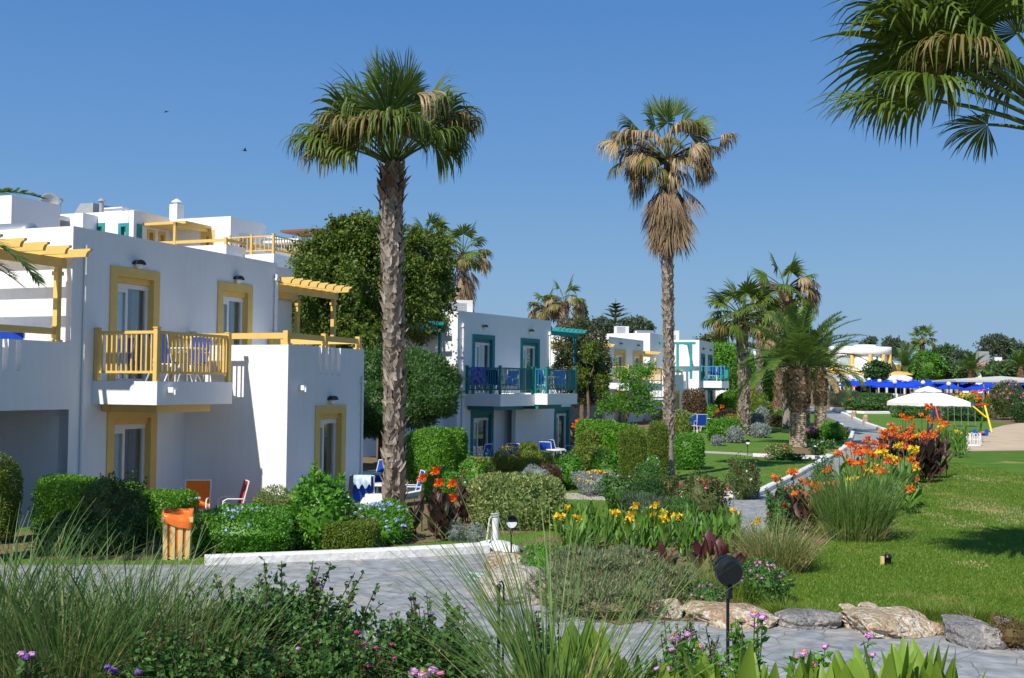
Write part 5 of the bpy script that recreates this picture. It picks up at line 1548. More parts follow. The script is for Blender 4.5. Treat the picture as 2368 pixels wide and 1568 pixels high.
# long flat shade canopy at the far right
DT = 122.0; gT = zg(DT)
c = at(2290, 878, DT)
t = thing('shade_canopy', 'long flat off white shade canopy behind the blue parasols', 'canopy', (c.x, DT, gT))
kT = DT / F; zE = at(2290, 880, DT).z - gT; zP = at(2290, 869, DT).z - gT
m = MB(); xa, xb = (2194 - 2290) * kT, (2440 - 2290) * kT
m.add([(xa, -2, zE), (xb, -2, zE), (xb, 5, zE), (xa, 5, zE), ((xa + xb) / 2 + .5, 1.5, zP), (xa, -2, zE - .2), (xb, -2, zE - .2), (xb, 5, zE - .2), (xa, 5, zE - .2)],
      [(0, 1, 4), (1, 2, 4), (2, 3, 4), (3, 0, 4), (0, 5, 6, 1), (1, 6, 7, 2), (2, 7, 8, 3), (3, 8, 5, 0)])
m.obj('canopy', mat('grey_canvas', (.55, .54, .50), .85, .08, 2, spec=.1), t)
for x in np.linspace(xa + .3, xb - .3, 5):
    for y in (-1.8, 4.8): m = MB(); m.tube([(x, y, 0), (x, y, zE - .1)], .05); m.obj('pole', GREY, t)

# ------------------------------------------------------------------ blue parasols and globe lamps of the beach bar
def parasol_proto():
    t = thing('parasol', 'blue square parasol with pale pole, one of the rows before the restaurant', 'parasol', (0, 0, -50), 0, 'blue parasols at the beach bar')
    m = MB(); a = 1.25; b = .35
    lv = [(a, 1.66), (a, 1.80), (.75, 2.04), (b, 2.30)]
    v = []; 
    for r_, z in lv: v += [(-r_, -r_, z), (r_, -r_, z), (r_, r_, z), (-r_, r_, z)]
    v += [(0, 0, 2.36)]
    f = [(i * 4 + j, i * 4 + (j + 1) % 4, i * 4 + 4 + (j + 1) % 4, i * 4 + 4 + j) for i in range(3) for j in range(4)] + [(12 + j, 12 + (j + 1) % 4, 16) for j in range(4)]
    m.add(v, f); m.obj('canopy', PARA, t)
    m = MB(); c = .42; m.add([(-c, -c, 2.38), (c, -c, 2.38), (c, c, 2.38), (-c, c, 2.38), (0, 0, 2.56)], [(0, 1, 4), (1, 2, 4), (2, 3, 4), (3, 0, 4)]); m.obj('top_cap', PARA, t)
    m = MB(); m.tube([(0, 0, 0), (0, 0, 2.5)], .04, 8); m.obj('pole', ALU, t)
    m = MB(); m.lathe([(.3, 0), (.3, .06), (.06, .09)], 10); m.obj('base', GREY, t)
    return t
par = parasol_proto()
spots = [(770, 775, 0), (925, 779, 8), (990, 775, 14), (1085, 781, 4), (1165, 780, 10), (1200, 785, 2), (1245, 793, -12), (1310, 777, 10), (1470, 780, 6), (1530, 786, 0), (1600, 788, 10), (1640, 804, -14),
         (1705, 806, -10), (1755, 791, 6), (1825, 800, -4), (1885, 822, -20), (1985, 792, 6), (2075, 795, 2), (2150, 808, -8), (2215, 796, 4), (2290, 799, 0), (2185, 838, -30), (2370, 812, -4), (1060, 790, -6), (2130, 795, 12), (1400, 782, 16)]
r_ = random.Random(5)
for i, (zx, zy, dd_) in enumerate(spots):
    x, y = (2880 + zx * .4145) / 1.6216, (1100 + zy * .4145) / 1.6216
    D = 128 + dd_ * .5
    q = at(x, y, D); g = zg(D)
    sc = (q.z - g) / 2.54
    ro = r_.uniform(-.25, .25)
    if i == 0: par.location = (q.x, D, g); par.rotation_euler.z = ro; par.scale = (1, 1, sc); o = par
    else: o = dup(par, (q.x, D, g), ro, scale=(1, 1, sc))
def globe_lamp(label, x, y, D):
    q = at(x, y, D); g = zg(D)
    t = thing('globe_lamp', label, 'street lamp', (q.x, D, g))
    m = MB(); h = q.z - g; m.tube([(0, 0, 0), (0, 0, h - .2)], [.06, .045], 8); m.lathe([(.13, 0), (.13, .25), (.07, .3)], 10); m.lathe([(.05, h - .3), (.11, h - .26), (.11, h - .2)], 10); m.obj('pole', mat('dark_green_metal', (.02, .05, .04), .5, .1, 5), t)
    m = MB(); m.lathe([(.02, -.235)] + [(.235 * math.sin(a), -.235 * math.cos(a)) for a in np.linspace(.25, math.pi - .1, 10)], 16, (0, 0, h)); m.obj('globe', GLOBE, t)
for l, zx, zy, D in (('globe lamp nearest the restaurant awning', 843, 780, 136), ('second globe lamp from the restaurant', 915, 782, 134), ('globe lamp above the small sign by parasols', 1010, 793, 128), ('globe lamp just left of the white umbrella peak', 1148, 803, 118), ('globe lamp right beside the white umbrella peak', 1403, 808, 120),
                     ('large globe lamp between parasols right of the white umbrella peak', 1635, 820, 112), ('small globe lamp under the flat canopy edge', 1693, 788, 150), ('largest globe lamp, at the far right near pink shrubs', 2085, 842, 98)):
    globe_lamp(l, (2880 + zx * .4145) / 1.6216, (1100 + zy * .4145) / 1.6216, D)

# white gazebo over the play area
DG = 60.0; q = at(2146, 893, DG); g = zg(DG); kG = DG / F
t = thing('market_umbrella', 'large white two tier square umbrella beside the swings', 'umbrella', (q.x, DG, g), R(12))
hw = 1.5; zt_ = q.z - g; zm = at(2146, 905, DG).z - g; ze = at(2146, 929, DG).z - g; zv = at(2146, 939, DG).z - g
def rf_(m, a, b, z0, z1, ov=0, nz=6):
    n = 8; v, f = [], []
    for i in range(n + 1):
        k = i / n; r_2 = a + (b - a) * k; z = z0 + (z1 - z0) * (k ** .85)
        for j in range(4):
            for s in range(nz):
                c0 = [(-1, -1), (1, -1), (1, 1), (-1, 1)][j]; c1 = [(-1, -1), (1, -1), (1, 1), (-1, 1)][(j + 1) % 4]; h_ = s / nz
                sg = .06 * math.sin(math.pi * h_) * (1 - k)
                v.append(((c0[0] + (c1[0] - c0[0]) * h_) * r_2, (c0[1] + (c1[1] - c0[1]) * h_) * r_2, z - sg))
    N = 4 * nz
    for i in range(n):
        for j in range(N): f.append((i * N + j, i * N + (j + 1) % N, (i + 1) * N + (j + 1) % N, (i + 1) * N + j))
    m.add(v, f)
m = MB(); rf_(m, hw, .42, ze, zm - .05); m.obj('canopy', CANV, t)
m = MB(); rf_(m, .52, .02, zm + .0, zt_, nz=2); m.obj('top_canopy', CANV, t)
m = MB()
pts = []
for j in range(4):
    c0 = [(-1, -1), (1, -1), (1, 1), (-1, 1)][j]; c1 = [(-1, -1), (1, -1), (1, 1), (-1, 1)][(j + 1) % 4]
    for s in range(8): h_ = s / 8; pts.append(((c0[0] + (c1[0] - c0[0]) * h_) * (hw + .01), (c0[1] + (c1[1] - c0[1]) * h_) * (hw + .01), .06 * math.sin(math.pi * h_)))
v = [(x, y, ze - d) for x, y, d in pts] + [(x * 1.01, y * 1.01, zv + d * .8 * (1 if i % 2 else .3)) for i, (x, y, d) in enumerate(pts)]
n = len(pts); m.add(v, [(i, (i + 1) % n, n + (i + 1) % n, n + i) for i in range(n)]); m.obj('valance', CANV, t)
m = MB(); m.tube([(0, 0, 0), (0, 0, zt_ - .03)], .04); m.obj('pole', GREY, t)
m = MB(); m.box(-.45, .45, -.45, .45, 0, .1); m.obj('base', GREY, t)
for sx, sy in ((-1, -1), (1, -1), (1, 1), (-1, 1)):
    m = MB(); m.tube([(0, 0, zm - .12), (sx * (hw - .05), sy * (hw - .05), ze - .01)], .015, 6); m.obj('rib', GREY, t)

# swings
DS = 64.0; g = zg(DS); xa, xb = at(2158, 935, DS).x, at(2281, 935, DS).x; zbar = at(2220, 936, DS).z - g
t = thing('swing_set', 'colourful swing frame with blue and red bar, yellow legs', 'swing', ((xa + xb) / 2, DS, g))
L2 = (xb - xa) / 2
m = MB(); m.tube([(-L2, 0, zbar), (.9, 0, zbar)], .07); m.obj('top_bar', BLUEP, t)
m = MB(); m.tube([(.9, 0, zbar + .002), (L2 + .1, 0, zbar + .002)], .072); m.obj('top_bar', RED, t)
for x, c1, c2 in ((-L2 + .1, RED, BLUEP), (L2 - .1, YELP, GREENP)):
    for y, cc in ((-.8, c1), (.8, c2)):
        m = MB(); m.tube([(x, 0, zbar), (x + .06, y, 0)], .06); m.obj('leg', cc, t)
m = MB(); m.tube([(L2 - .8, 0, zbar - .05), (L2 - .15, -.35, zbar - .7)], .05); m.obj('brace', YELP, t)
for i, zx in enumerate((1565, 1685, 1810)):
    x = at((2880 + zx * .4145) / 1.6216, 960, DS).x - (xa + xb) / 2
    m = MB(); m.tube([(x, 0, .35), (x, 0, zbar)], .012, 5); m.tube([(x + .4, 0, .35), (x + .4, 0, zbar)], .012, 5); m.obj('chain', GREY, t)
    m = MB(); m.box(x - .03, x + .43, -.12, .12, .32, .36); m.obj('seat', BLACK, t)
# roundabout
q = gp(2252, 1031)
t = thing('playground_roundabout', 'small white railed roundabout at edge of the sand', 'roundabout', (q.x, q.y, q.z + .006))
k = q.y / F
m = MB(); m.lathe([(.36, .0), (.36, .05), (.01, .06)], 20, sx=.9); m.obj('platform', ALU, t)
hh = 29 * k
for a in range(0, 360, 60):
    x, y = .32 * math.cos(R(a)), .34 * math.sin(R(a)); x2, y2 = .32 * math.cos(R(a + 40)), .34 * math.sin(R(a + 40))
    m = MB(); m.tube([(x, y, .05), (x, y, hh * .9), ((x + x2) / 2, (y + y2) / 2, hh), (x2, y2, hh * .9), (x2, y2, .05)], .018, 6); m.tube([(x, y, hh * .5), (x2, y2, hh * .5)], .015, 6); m.obj('rail', ALU, t)
q = at(2270, 1018, 55); g = zg(55)
t = thing('spring_rider', 'blue and red spring rider on the sand behind white roundabout', 'spring rider', (q.x, 55, g))
m = MB(); m.tube([(.07 * math.cos(a), .07 * math.sin(a), a * .012) for a in np.linspace(0, 25, 80)], .012, 5); m.obj('spring', GREY, t)
m = MB(); m.prism([(-.35, -.02, .32), (.3, -.02, .32), (.38, -.02, .62), (.2, -.02, .66), (.12, -.02, .44), (-.2, -.02, .44), (-.32, -.02, .68), (-.42, -.02, .6)], (0, .05, 0)); m.obj('body', BLUEP, t)
m = MB(); m.box(-.15, .12, -.12, .12, .45, .49); m.obj('seat', RED, t)
q = at(2068, 915, 118); g = zg(118)
t = thing('sign_board', 'small blank white board on a post behind the white umbrella', 'sign', (q.x, 118, g)); h_ = q.z - g
m = MB(); m.tube([(0, 0, 0), (0, 0, h_)], .04); m.obj('post', GREY, t)
m = MB(); m.box(-.36, .36, -.03, .0, h_ - .2, h_ + .22); m.obj('board', WHITE2, t)

# ------------------------------------------------------------------ chairs, tables, bin, lamps, rocks
def chair_proto(col, name='patio_chair'):
    t = thing(name, 'x', 'chair', (0, 0, -60))
    m = MB()
    for x in (-.27, .27):
        m.tube([(x, -.28, 0), (x, -.27, .38), (x, -.24, .60), (x, -.16, .64), (x, .18, .63), (x, .22, .60)], .016, 6)
        m.tube([(x, .34, 0), (x, .16, .36), (x, -.26, .40)], .016, 6); m.tube([(x, .14, .38), (x, .30, 1.0)], .016, 6)
    m.tube([(-.27, .30, 1.0), (.27, .30, 1.0)], .016, 6); m.tube([(-.27, -.26, .40), (.27, -.26, .40)], .016, 6); m.tube([(-.27, .16, .36), (.27, .16, .36)], .016, 6)
    m.obj('frame', ALU, t)
    m = MB(); m.prism([(-.255, -.25, .395), (-.255, .15, .355), (-.255, .15, .37), (-.255, -.25, .41)], (.51, 0, 0)); m.obj('seat', col, t)
    m = MB(); m.prism([(-.255, .15, .40), (-.255, .295, .99), (-.255, .31, .985), (-.255, .165, .395)], (.51, 0, 0)); m.obj('backrest', col, t)
    return t
CH = {'blue': chair_proto(BLUE), 'orange': chair_proto(ORANGE), 'red': chair_proto(PINKF)}
usedc = set()
def chair(label, p, rz, col='blue', group=None):
    if col not in usedc:
        usedc.add(col); o = CH[col]; o.location = p; o.rotation_euler.z = rz; o['label'] = label
        if group: o['group'] = group
        return o
    return dup(CH[col], p, rz, label, group=group)
def table_proto():
    t = thing('patio_table', 'x', 'table', (0, 0, -60))
    m = MB(); m.lathe([(.02, .68), (.40, .68), (.42, .70), (.40, .72), (.02, .725)], 24); m.obj('top', ALU, t)
    for a in (45, 135, 225, 315):
        m = MB(); m.tube([(.1 * math.cos(R(a)), .1 * math.sin(R(a)), .68), (.16 * math.cos(R(a)), .16 * math.sin(R(a)), .35), (.36 * math.cos(R(a)), .36 * math.sin(R(a)), 0)], .016, 6); m.obj('leg', ALU, t)
    return t
TB = table_proto(); tused = [0]
def table(label, p, rz=0):
    if not tused[0]:
        tused[0] = 1; TB.location = p; TB['label'] = label; return TB
    return dup(TB, p, rz, label)
P = lambda x, y, D, z: Vector((at(x, y, D).x, D, z))
# first building
fz = bzt + .004
chair('blue chair behind the yellow balcony railing, by the corner post', B1F.w(bs0 + 1.0, bu - .55, fz), R(150))
chair('blue chair at far end of the yellow balcony', B1F.w(bs0 + 2.1, bu - .75, fz), R(-20))
table('white round table behind the yellow balcony railing', B1F.w(bs0 + 1.6, bu - .55, fz))
so_ = B1F.s(453, 1110, 1.25)[0]
chair('orange chair behind the hedge below the balcony', B1F.w(so_, 1.25, -.46), R(5), 'orange')
table('white table in front of the orange chair', B1F.w(so_ - .75, 1.45, -.46))
so2 = B1F.s(556, 1110, 2.1)[0]
chair('red patterned chair near the sunlit wall end', B1F.w(so2, 1.9, -.46), R(-65), 'red')
c1_ = chair('blue chair with towel draped over its back on white patio', P(838, 1150, 26.3, -.455), R(186))
chair('blue chair beside the wing door, left on the patio', P(757, 1120, 25.6, -.455), R(120))
chair('blue chair right of the tall palm trunk on patio', P(950, 1120, 27.6, -.455), R(-75))
table('white table between the patio chairs behind the palm', P(880, 1125, 27.2, -.455))
chair('blue chair in the dark passage beyond the white wing', P(868, 1085, 31.2, -.455), R(-50))
table('grey table in the shade of the passage beyond the wing', P(847, 1085, 30.6, -.455))
for i, x in enumerate((20, 66)):
    chair(('blue chair at the left edge behind slotted parapet', 'blue chair behind slotted parapet near yellow post')[i], B1F.w(B1F.s(x, 785, -.9)[0], -.9, FL1), R(20 - 40 * i))
# towel over the chair back
q = c1_.location
t = thing('beach_towel', 'white and pale blue towel over a blue chair back', 'towel', q, c1_.rotation_euler.z)
m = MB(); n = 12
v = []; f = []
for i in range(n + 1):
    x = -.2 + .4 * i / n; wv = .012 * math.sin(i * 1.7)
    for y, z in ((.205, .70 + .05 * math.sin(i * .9)), (.262, .93), (.30, 1.024), (.345, 1.01), (.362 + wv, .9), (.352 + wv * 1.5, .76 + .06 * math.sin(i * 1.3))): v.append((x, y, z))
for i in range(n):
    for j in range(5): f.append((i * 6 + j, i * 6 + 6 + j, i * 6 + 7 + j, i * 6 + 1 + j))
m.add(v, f, 0, True); m.obj('cloth', mat('pale_blue_towel', (.75, .8, .86), .9, .1, 9, col2=(.35, .55, .75)), t)
m = MB(); m.prism([(.2, .30, 1.03), (.29, .30, 1.0), (.32, .33, .55), (.24, .36, .5), (.19, .34, .8)], (0, .04, 0)); m.obj('dark_cloth', BLACK, t)
# second building
z2f = zt + .004
chair('blue chair on teal balcony beside the hanging towel', B2F.w((sb + s1) / 2 - .7, u1 * .6, z2f), R(150))
chair('blue chair behind the long teal balcony railing, inner one', B2F.w((sb + s1) / 2 + .6, u1 * .55, z2f), R(-30))
table('white table on the left teal balcony', B2F.w((sb + s1) / 2, u1 * .5, z2f))
chair('blue chair at left end of second teal balcony', B2F.w(s1 + .7, u2 * .72, z2f + .03), R(140))
chair('blue chair behind right teal railing panel', B2F.w(s1 + 2.2, u2 * .7, z2f + .03), R(-20))
table('white table on the right teal balcony', B2F.w(s1 + 1.5, u2 * .7, z2f + .03))
chair('blue chair at right teal door on the ground floor', P(1290, 1040, 47.8, -.625), R(110))
chair('blue chair at right end of teal ground floor patio', P(1326, 1030, 50, -.625), R(-60))
chair('blue chair by the round white table before teal building', P(1268, 1046, 46.2, -.625), R(150))
table('round white table at ground floor of the teal building', P(1286, 1046, 45.6, -.625))
for l, x, D, a in (('dark blue chair by the left teal ground door frame', 1076, 44.2, 60), ('blue chair between the teal ground doors', 1115, 44.0, -120), ('small blue chair half hidden by the golden bush', 1192, 44.6, 160)):
    chair(l, P(x, 1050, D, -.625), R(a))
chair('left of two bright blue chairs beyond box hedges', P(1601, 1000, 61.5, zg(61.5)), R(165))
chair('right of two bright blue chairs beyond box hedges', P(1620, 1000, 61.0, zg(61)), R(190))
table('white table behind the two bright blue chairs', P(1628, 1000, 62.5, zg(62.5)))
chair('blue chair behind bars of the far teal balcony, left', B4F.w(k40 + .7, k41 * .5, g4 + zc1 + .004), R(170))
chair('blue chair behind bars of the far teal balcony, right', B4F.w(k40 + .8, k41 * .8, g4 + zc1 + .004), R(190))
# towel on the teal balcony rail
sa_, ua_, ub_ = sb + .06, B2F.u(1089, 870, sb + .06)[0], B2F.u(1124, 870, sb + .06)[0]
t = thing('beach_towel', 'blue tie dye towel hanging over the teal railing', 'towel', (B2F.o.x, B2F.o.y, 0), R(59))
m = MB(); v, f = [], []; n = 14
for i in range(n + 1):
    u_ = ua_ + (ub_ - ua_) * i / n; o_ = .01 * math.sin(i * 1.4)
    for ds, z in ((.05, zt + .75), (.036 , zt + 1.07), (0, zt + 1.092), (-.038, zt + 1.07), (-.05 + o_, zt + .8), (-.052 + o_ * 1.6, zt + .36)): v.append((sa_ + ds, -u_, z))
for i in range(n):
    for j in range(5): f.append((i * 6 + j, i * 6 + 6 + j, i * 6 + 7 + j, i * 6 + 1 + j))
m.add(v, f, 0, True); m.obj('cloth', TOWEL, t)

# waste bin
q = gp(410, 1291); k = q.y / F
t = thing('litter_bin', 'cream slatted litter bin with orange bag beside hedge', 'bin', q, R(12))
wb, db, hb = .40, .36, .66
m = MB()
for i in range(4):
    a = -wb / 2 + i * (wb + .035) / 4
    for y in (-db / 2, db / 2 - .02): m.prism([(a * .96, y, .0), ((a + wb / 4 - .035) * .96, y, 0), ((a + wb / 4 - .035) * 1.04, y, hb - .1), (a * 1.04, y, hb - .1)], (0, .02, 0))
for x in (-wb / 2, wb / 2 - .02):
    for i in range(4):
        a = -db / 2 + .022 + i * (db - .044 + .03) / 4; m.box(x, x + .02, a, a + db / 4 - .04, 0, hb - .1)
m.obj('slats', CREAM, t)
m = MB()
for y in (-db / 2 - .012, db / 2): m.box(-wb / 2 - .03, wb / 2 + .03, y, y + .012, hb - .1, hb - .02)
for x in (-wb / 2 - .03, wb / 2 + .018): m.box(x, x + .012, -db / 2, db / 2, hb - .1, hb - .02)
m.obj('band', CREAM, t)
m = MB(); m.box(-wb / 2 + .022, wb / 2 - .022, -db / 2 + .022, db / 2 - .022, .02, .04); m.obj('bottom', CREAM, t)
m = MB(); rng_ = np.random.default_rng(3); n = 40; v, f = [], []
prof = [(.86, .06), (.88, hb - .12), (.95, hb + .01), (1.10, hb + .035), (1.155, hb - .03), (1.16, hb - .11)]
for j, (s_, z) in enumerate(prof):
    for i in range(n):
        a = 2 * math.pi * i / n; c, s2x = math.cos(a), math.sin(a); rr = (abs(c) ** 6 + abs(s2x) ** 6) ** (-1 / 6)
        dz = (.018 * math.sin(a * 2 + 1) + .004 * math.sin(a * 9)) * (j >= 2) - (.07 * max(0, math.cos(a + .6)) if j >= 4 else 0) + (.045 * max(0, math.cos(a - 2.4)) + .03 * max(0, math.cos(a - .4)) if j == 3 else 0)
        jj = 1 + .006 * math.sin(a * 13 + j)
        v.append((c * rr * wb / 2 * s_ * jj, s2x * rr * db / 2 * s_ * jj, z + dz))
for j in range(len(prof) - 1):
    for i in range(n): f.append((j * n + i, j * n + (i + 1) % n, (j + 1) * n + (i + 1) % n, (j + 1) * n + i))
m.add(v, f, 0, True); m.obj('bag', BAGM, t)

# bollard, rope, hose
q = gp(1144, 1272)
t = thing('bollard', 'round white bollard at end of the white curb', 'bollard', q)
m = MB(); m.tube([(0, 0, 0), (.005, 0, .56)], [.062, .06], 18); m.lathe([(.06, .56), (.052, .578), (.005, .585)], 18); m.obj('post', WHITE2, t)
m = MB(); m.lathe([(.3, -.05), (.29, .06), (.22, .13), (.1, .16), (.01, .165)], 14, sx=1.1, sy=.8); m.lathe([(.2, -.05), (.2, .05), (.1, .09), (.01, .1)], 12, (.22, -.02, 0)); m.obj('base', CURBW, t)
m = MB(); r0 = at(1138, 1193, q.y - .06); m.tube([at(1139, 1192, q.y + .02), at(1132, 1200, q.y - .08), at(1127, 1240, q.y - .18), at(1119, 1290, q.y - .4), at(1106, 1322, q.y - .9), at(1090, 1345, q.y - 1.3)], .016, 8)
m.tube([Vector((q.x + .066 * math.cos(a), q.y + .066 * math.sin(a), .52 + .006 * a)) for a in np.linspace(0, 12.5, 40)], .012, 6)
m.obj('rope', ROPE, label='grey rope tied to the white bollard top', cat='rope')
rng_ = np.random.default_rng(8)
pts = [gp(1090, 1335), gp(1115, 1345), gp(1150, 1352), gp(1200, 1350), gp(1232, 1343)]
m = MB()
for k_ in range(4): m.tube([p + Vector((rng_.normal(0, .03), rng_.normal(0, .06) + .05 * k_, .02 + .012 * k_)) for p in pts], .013, 6)
m.obj('garden_hose', HOSE, label='pale green garden hose coiled by the big rock', cat='hose'); m = MB()
m.tube([gp(1198, 1275) + Vector((0, 0, .08)), gp(1215, 1280) + Vector((0, 0, .1)), gp(1250, 1300) + Vector((0, 0, .06)), gp(1235, 1310) + Vector((0, 0, .03))], .014, 6)
m.obj('garden_hose', HOSE, label='pale green hose loop on the ground right of the bollard', cat='hose')

def garden_lamp(label, x, yb, yt, D=None, base_z=None, rz=0.0, r=None):
    q = gp(x, yb) if D is None else Vector((at(x, yb, D).x, D, base_z))
    h = at(x, yt, q.y).z - q.z
    t = thing('garden_lamp', label, 'garden lamp', q, rz); r = r or h * .16
    m = MB(); m.tube([(0, 0, 0), (0, 0, h - 1.9 * r)], [.014, .012], 8); m.lathe([(.04, 0), (.035, .02), (.015, .03)], 8); m.obj('pole', BLACK, t)
    m = MB(); n = 22
    for y0, y1, k0, k1 in ((0, .05, 1, 1.0), (.05, .10, 1.0, .75)):
        v = [(r * k0 * math.cos(2 * math.pi * i / n), y0, h - r + 1.08 * r * k0 * math.sin(2 * math.pi * i / n)) for i in range(n)] + [(r * k1 * math.cos(2 * math.pi * i / n), y1, h - r + 1.08 * r * k1 * math.sin(2 * math.pi * i / n)) for i in range(n)]
        m.add(v, [(i, (i + 1) % n, n + (i + 1) % n, n + i) for i in range(n)] + [tuple(range(n)), tuple(range(n, 2 * n))])
    v = [(r * k * math.cos(a), -.035, h - r + 1.08 * r * k * math.sin(a)) for k in (1.03, .86) for a in np.linspace(0, math.pi, 12)]
    v2 = [(x_, .002, z_) for x_, _, z_ in v]
    m.add(v + v2, [(i, i + 1, 12 + i + 1, 12 + i) for i in range(11)] + [(i, i + 1, 24 + i + 1, 24 + i) for i in range(11)] + [(12 + i, 12 + i + 1, 36 + i + 1, 36 + i) for i in range(11)])
    m.box(-.018, .018, .0, .06, h - 2.9 * r, h - 1.6 * r)
    m.obj('head', BLACK, t)
    m = MB(); pts = [(r * .84 * math.cos(a), -.004, h - r + r * .9 * math.sin(a)) for a in np.linspace(math.pi, 2 * math.pi, 14)]; m.prism(pts, (0, -.028, 0)); m.obj('lens', GLOBE, t)
    return t
garden_lamp('slim black garden lamp standing right of the white bollard', 1182, 1284, 1193, rz=R(10))
garden_lamp('large black garden lamp seen from behind, near the bottom', 1683, 1495, 1288, 8.6, .55, R(188), .105)
garden_lamp('small black lamp alone on lawn right of box hedge', 1729, 1052, 1017)
garden_lamp('garden lamp with pale lens beside silver plants', 1410, 1124, 1092)
garden_lamp('black lamp facing away beside the red rose bed', 1755, 1119, 1085, rz=R(70))
garden_lamp('black lamp in front of white roses under date palm', 1885, 1063, 1034, rz=R(200))
garden_lamp('black lamp on lawn beside the curving curb', 1928, 1036, 1018, rz=R(80))
garden_lamp('black lamp at path edge near pink flowers', 1954, 1011, 991, rz=R(160))
garden_lamp('small black lamp at path edge near the twin date palm', 1937, 990, 974, rz=R(160))
garden_lamp('dark lamp among silver leaves behind the yellow flowers', 1553, 1160, 1100, rz=R(20))
# irrigation bits
q = gp(2053, 1307); t = thing('irrigation_box', 'small black valve fitting standing on the lawn', 'irrigation valve', q)
m = MB(); m.lathe([(.05, 0), (.05, .10), (.062, .105), (.062, .13), (.045, .14), (.045, .165), (.01, .17)], 14); m.obj('valve', BLACK, t)
m = MB(); m.box(-.11, -.06, -.03, .03, 0, .13); m.obj('stake', CREAM, t)
def sprinkler(label, x, yt, D, bz):
    q = at(x, yt, D); t = thing('sprinkler', label, 'sprinkler', (q.x, D, bz)); h = q.z - bz
    m = MB(); m.tube([(0, 0, 0), (0, 0, h - .05), (.004, 0, h - .02)], .011, 7); m.tube([(.035, 0, 0), (.035, 0, h - .03), (.02, 0, h), (0, 0, h - .01)], .008, 7); m.obj('riser', BLACK, t)
    m = MB(); m.lathe([(.018, 0), (.02, .03), (.008, .04)], 8, (0, 0, h - .06)); m.obj('nozzle', BLACK, t)
sprinkler('thin black sprinkler riser before the big pale rock', 1154, 1344, 8.4, .45)
sprinkler('thin black sprinkler riser at the lower left among grass', 438, 1472, 7.3, .5)

def rock(label, x0, x1, yt, yb, m, seed, depth=None, flat=1.0, zoff=0.0, rough=.22, slope=0.0):
    rng = np.random.default_rng(seed)
    q = gp((x0 + x1) / 2, yb); W_ = (x1 - x0) * q.y / F / 2; D_ = (depth or W_ * .8) * .8
    q = q + Vector((0, D_ * .6, 0)); q.z = zg(q.y)
    h = (at((x0 + x1) / 2, yt, q.y).z - q.z) * .86
    bm = bmesh.new(); bmesh.ops.create_icosphere(bm, subdivisions=5, radius=1)
    lf = lumps(rng, 1.6, 5); l2 = lumps(rng, 5, 6); l3 = lumps(rng, 14, 6)
    X = np.array([v.co[:] for v in bm.verts])
    r = ((np.abs(X)) ** 3.2).sum(1) ** (-1 / 3.2)
    # a few planar cuts make facets
    Y = X * r[:, None] * (1 + rough * .6 * lf(X))[:, None]
    for _ in range(6):
        nn = unit(rng.normal(0, 1, 3)); c_ = rng.uniform(.72, .98); d = Y @ nn - c_
        Y = Y - np.maximum(d, 0)[:, None] * nn
    Y = Y * (1 + rough * .24 * l2(X) + .022 * l3(X) + .012 * lumps(rng, 30, 6)(X))[:, None]
    Y[:, 0] *= W_ * .94; Y[:, 1] *= D_; Y[:, 2] = Y[:, 2] * h * .62 + h * .32
    Y[:, 2] += slope * Y[:, 0]
    for v, c in zip(bm.verts, Y): v.co = c
    me = bpy.data.meshes.new('rock'); bm.to_mesh(me); bm.free(); me.materials.append(m)
    me.polygons.foreach_set('use_smooth', [True] * len(me.polygons))
    me.set_sharp_from_angle(angle=R(50)) if hasattr(me, 'set_sharp_from_angle') else None
    return link('rock', me, None, q, 0, label, 'rock')
rock('tall pale grey slab of rock below the bollard', 1105, 1278, 1292, 1396, rockmat('slab_rock', (.46, .42, .37), (.33, .29, .25), (.52, .45, .36)), 11, .55)
rock('pale brown rock between slab and white bollard base', 1120, 1215, 1268, 1322, ROCKW, 12, .4)
rock('tan rock leaning at the right of the pale slab', 1200, 1280, 1328, 1388, ROCKT, 13, .4)
rock('cream rock at left of the lawn edge row', 1492, 1592, 1378, 1432, ROCKW, 14)
rock('long pale tan rock behind the large black lamp', 1588, 1812, 1392, 1448, ROCKT, 15, .6)
rock('dark grey boulder in the lawn edge row', 1815, 1950, 1402, 1451, ROCKG, 16, .45)
rock('largest brown and white boulder in lawn edge row', 1958, 2178, 1403, 1470, rockmat('streaked_rock', (.46, .37, .26), (.36, .27, .18), (.60, .54, .45)), 17, .6)
rock('grey brown boulder at right end of the lawn edge row', 2192, 2330, 1418, 1494, ROCKG, 18, .5)
rock('small pointed tan stone between the two boulders', 2150, 2186, 1430, 1468, ROCKT, 19, .12)
rock('small yellow stone left behind the largest boulder', 1945, 1985, 1394, 1412, ROCKW, 20, .14)
rock('small cream stone on top behind the largest boulder', 1988, 2032, 1392, 1408, ROCKW, 21, .14)
rock('flat tan stone in the grass behind grey boulder', 2205, 2260, 1414, 1432, ROCKT, 22, .2)
rock('grey stone near right edge in the weeds', 2308, 2350, 1424, 1452, ROCKG, 23, .2)
rock('orange tan stone at extreme right edge', 2352, 2420, 1448, 1482, ROCKT, 24, .2)

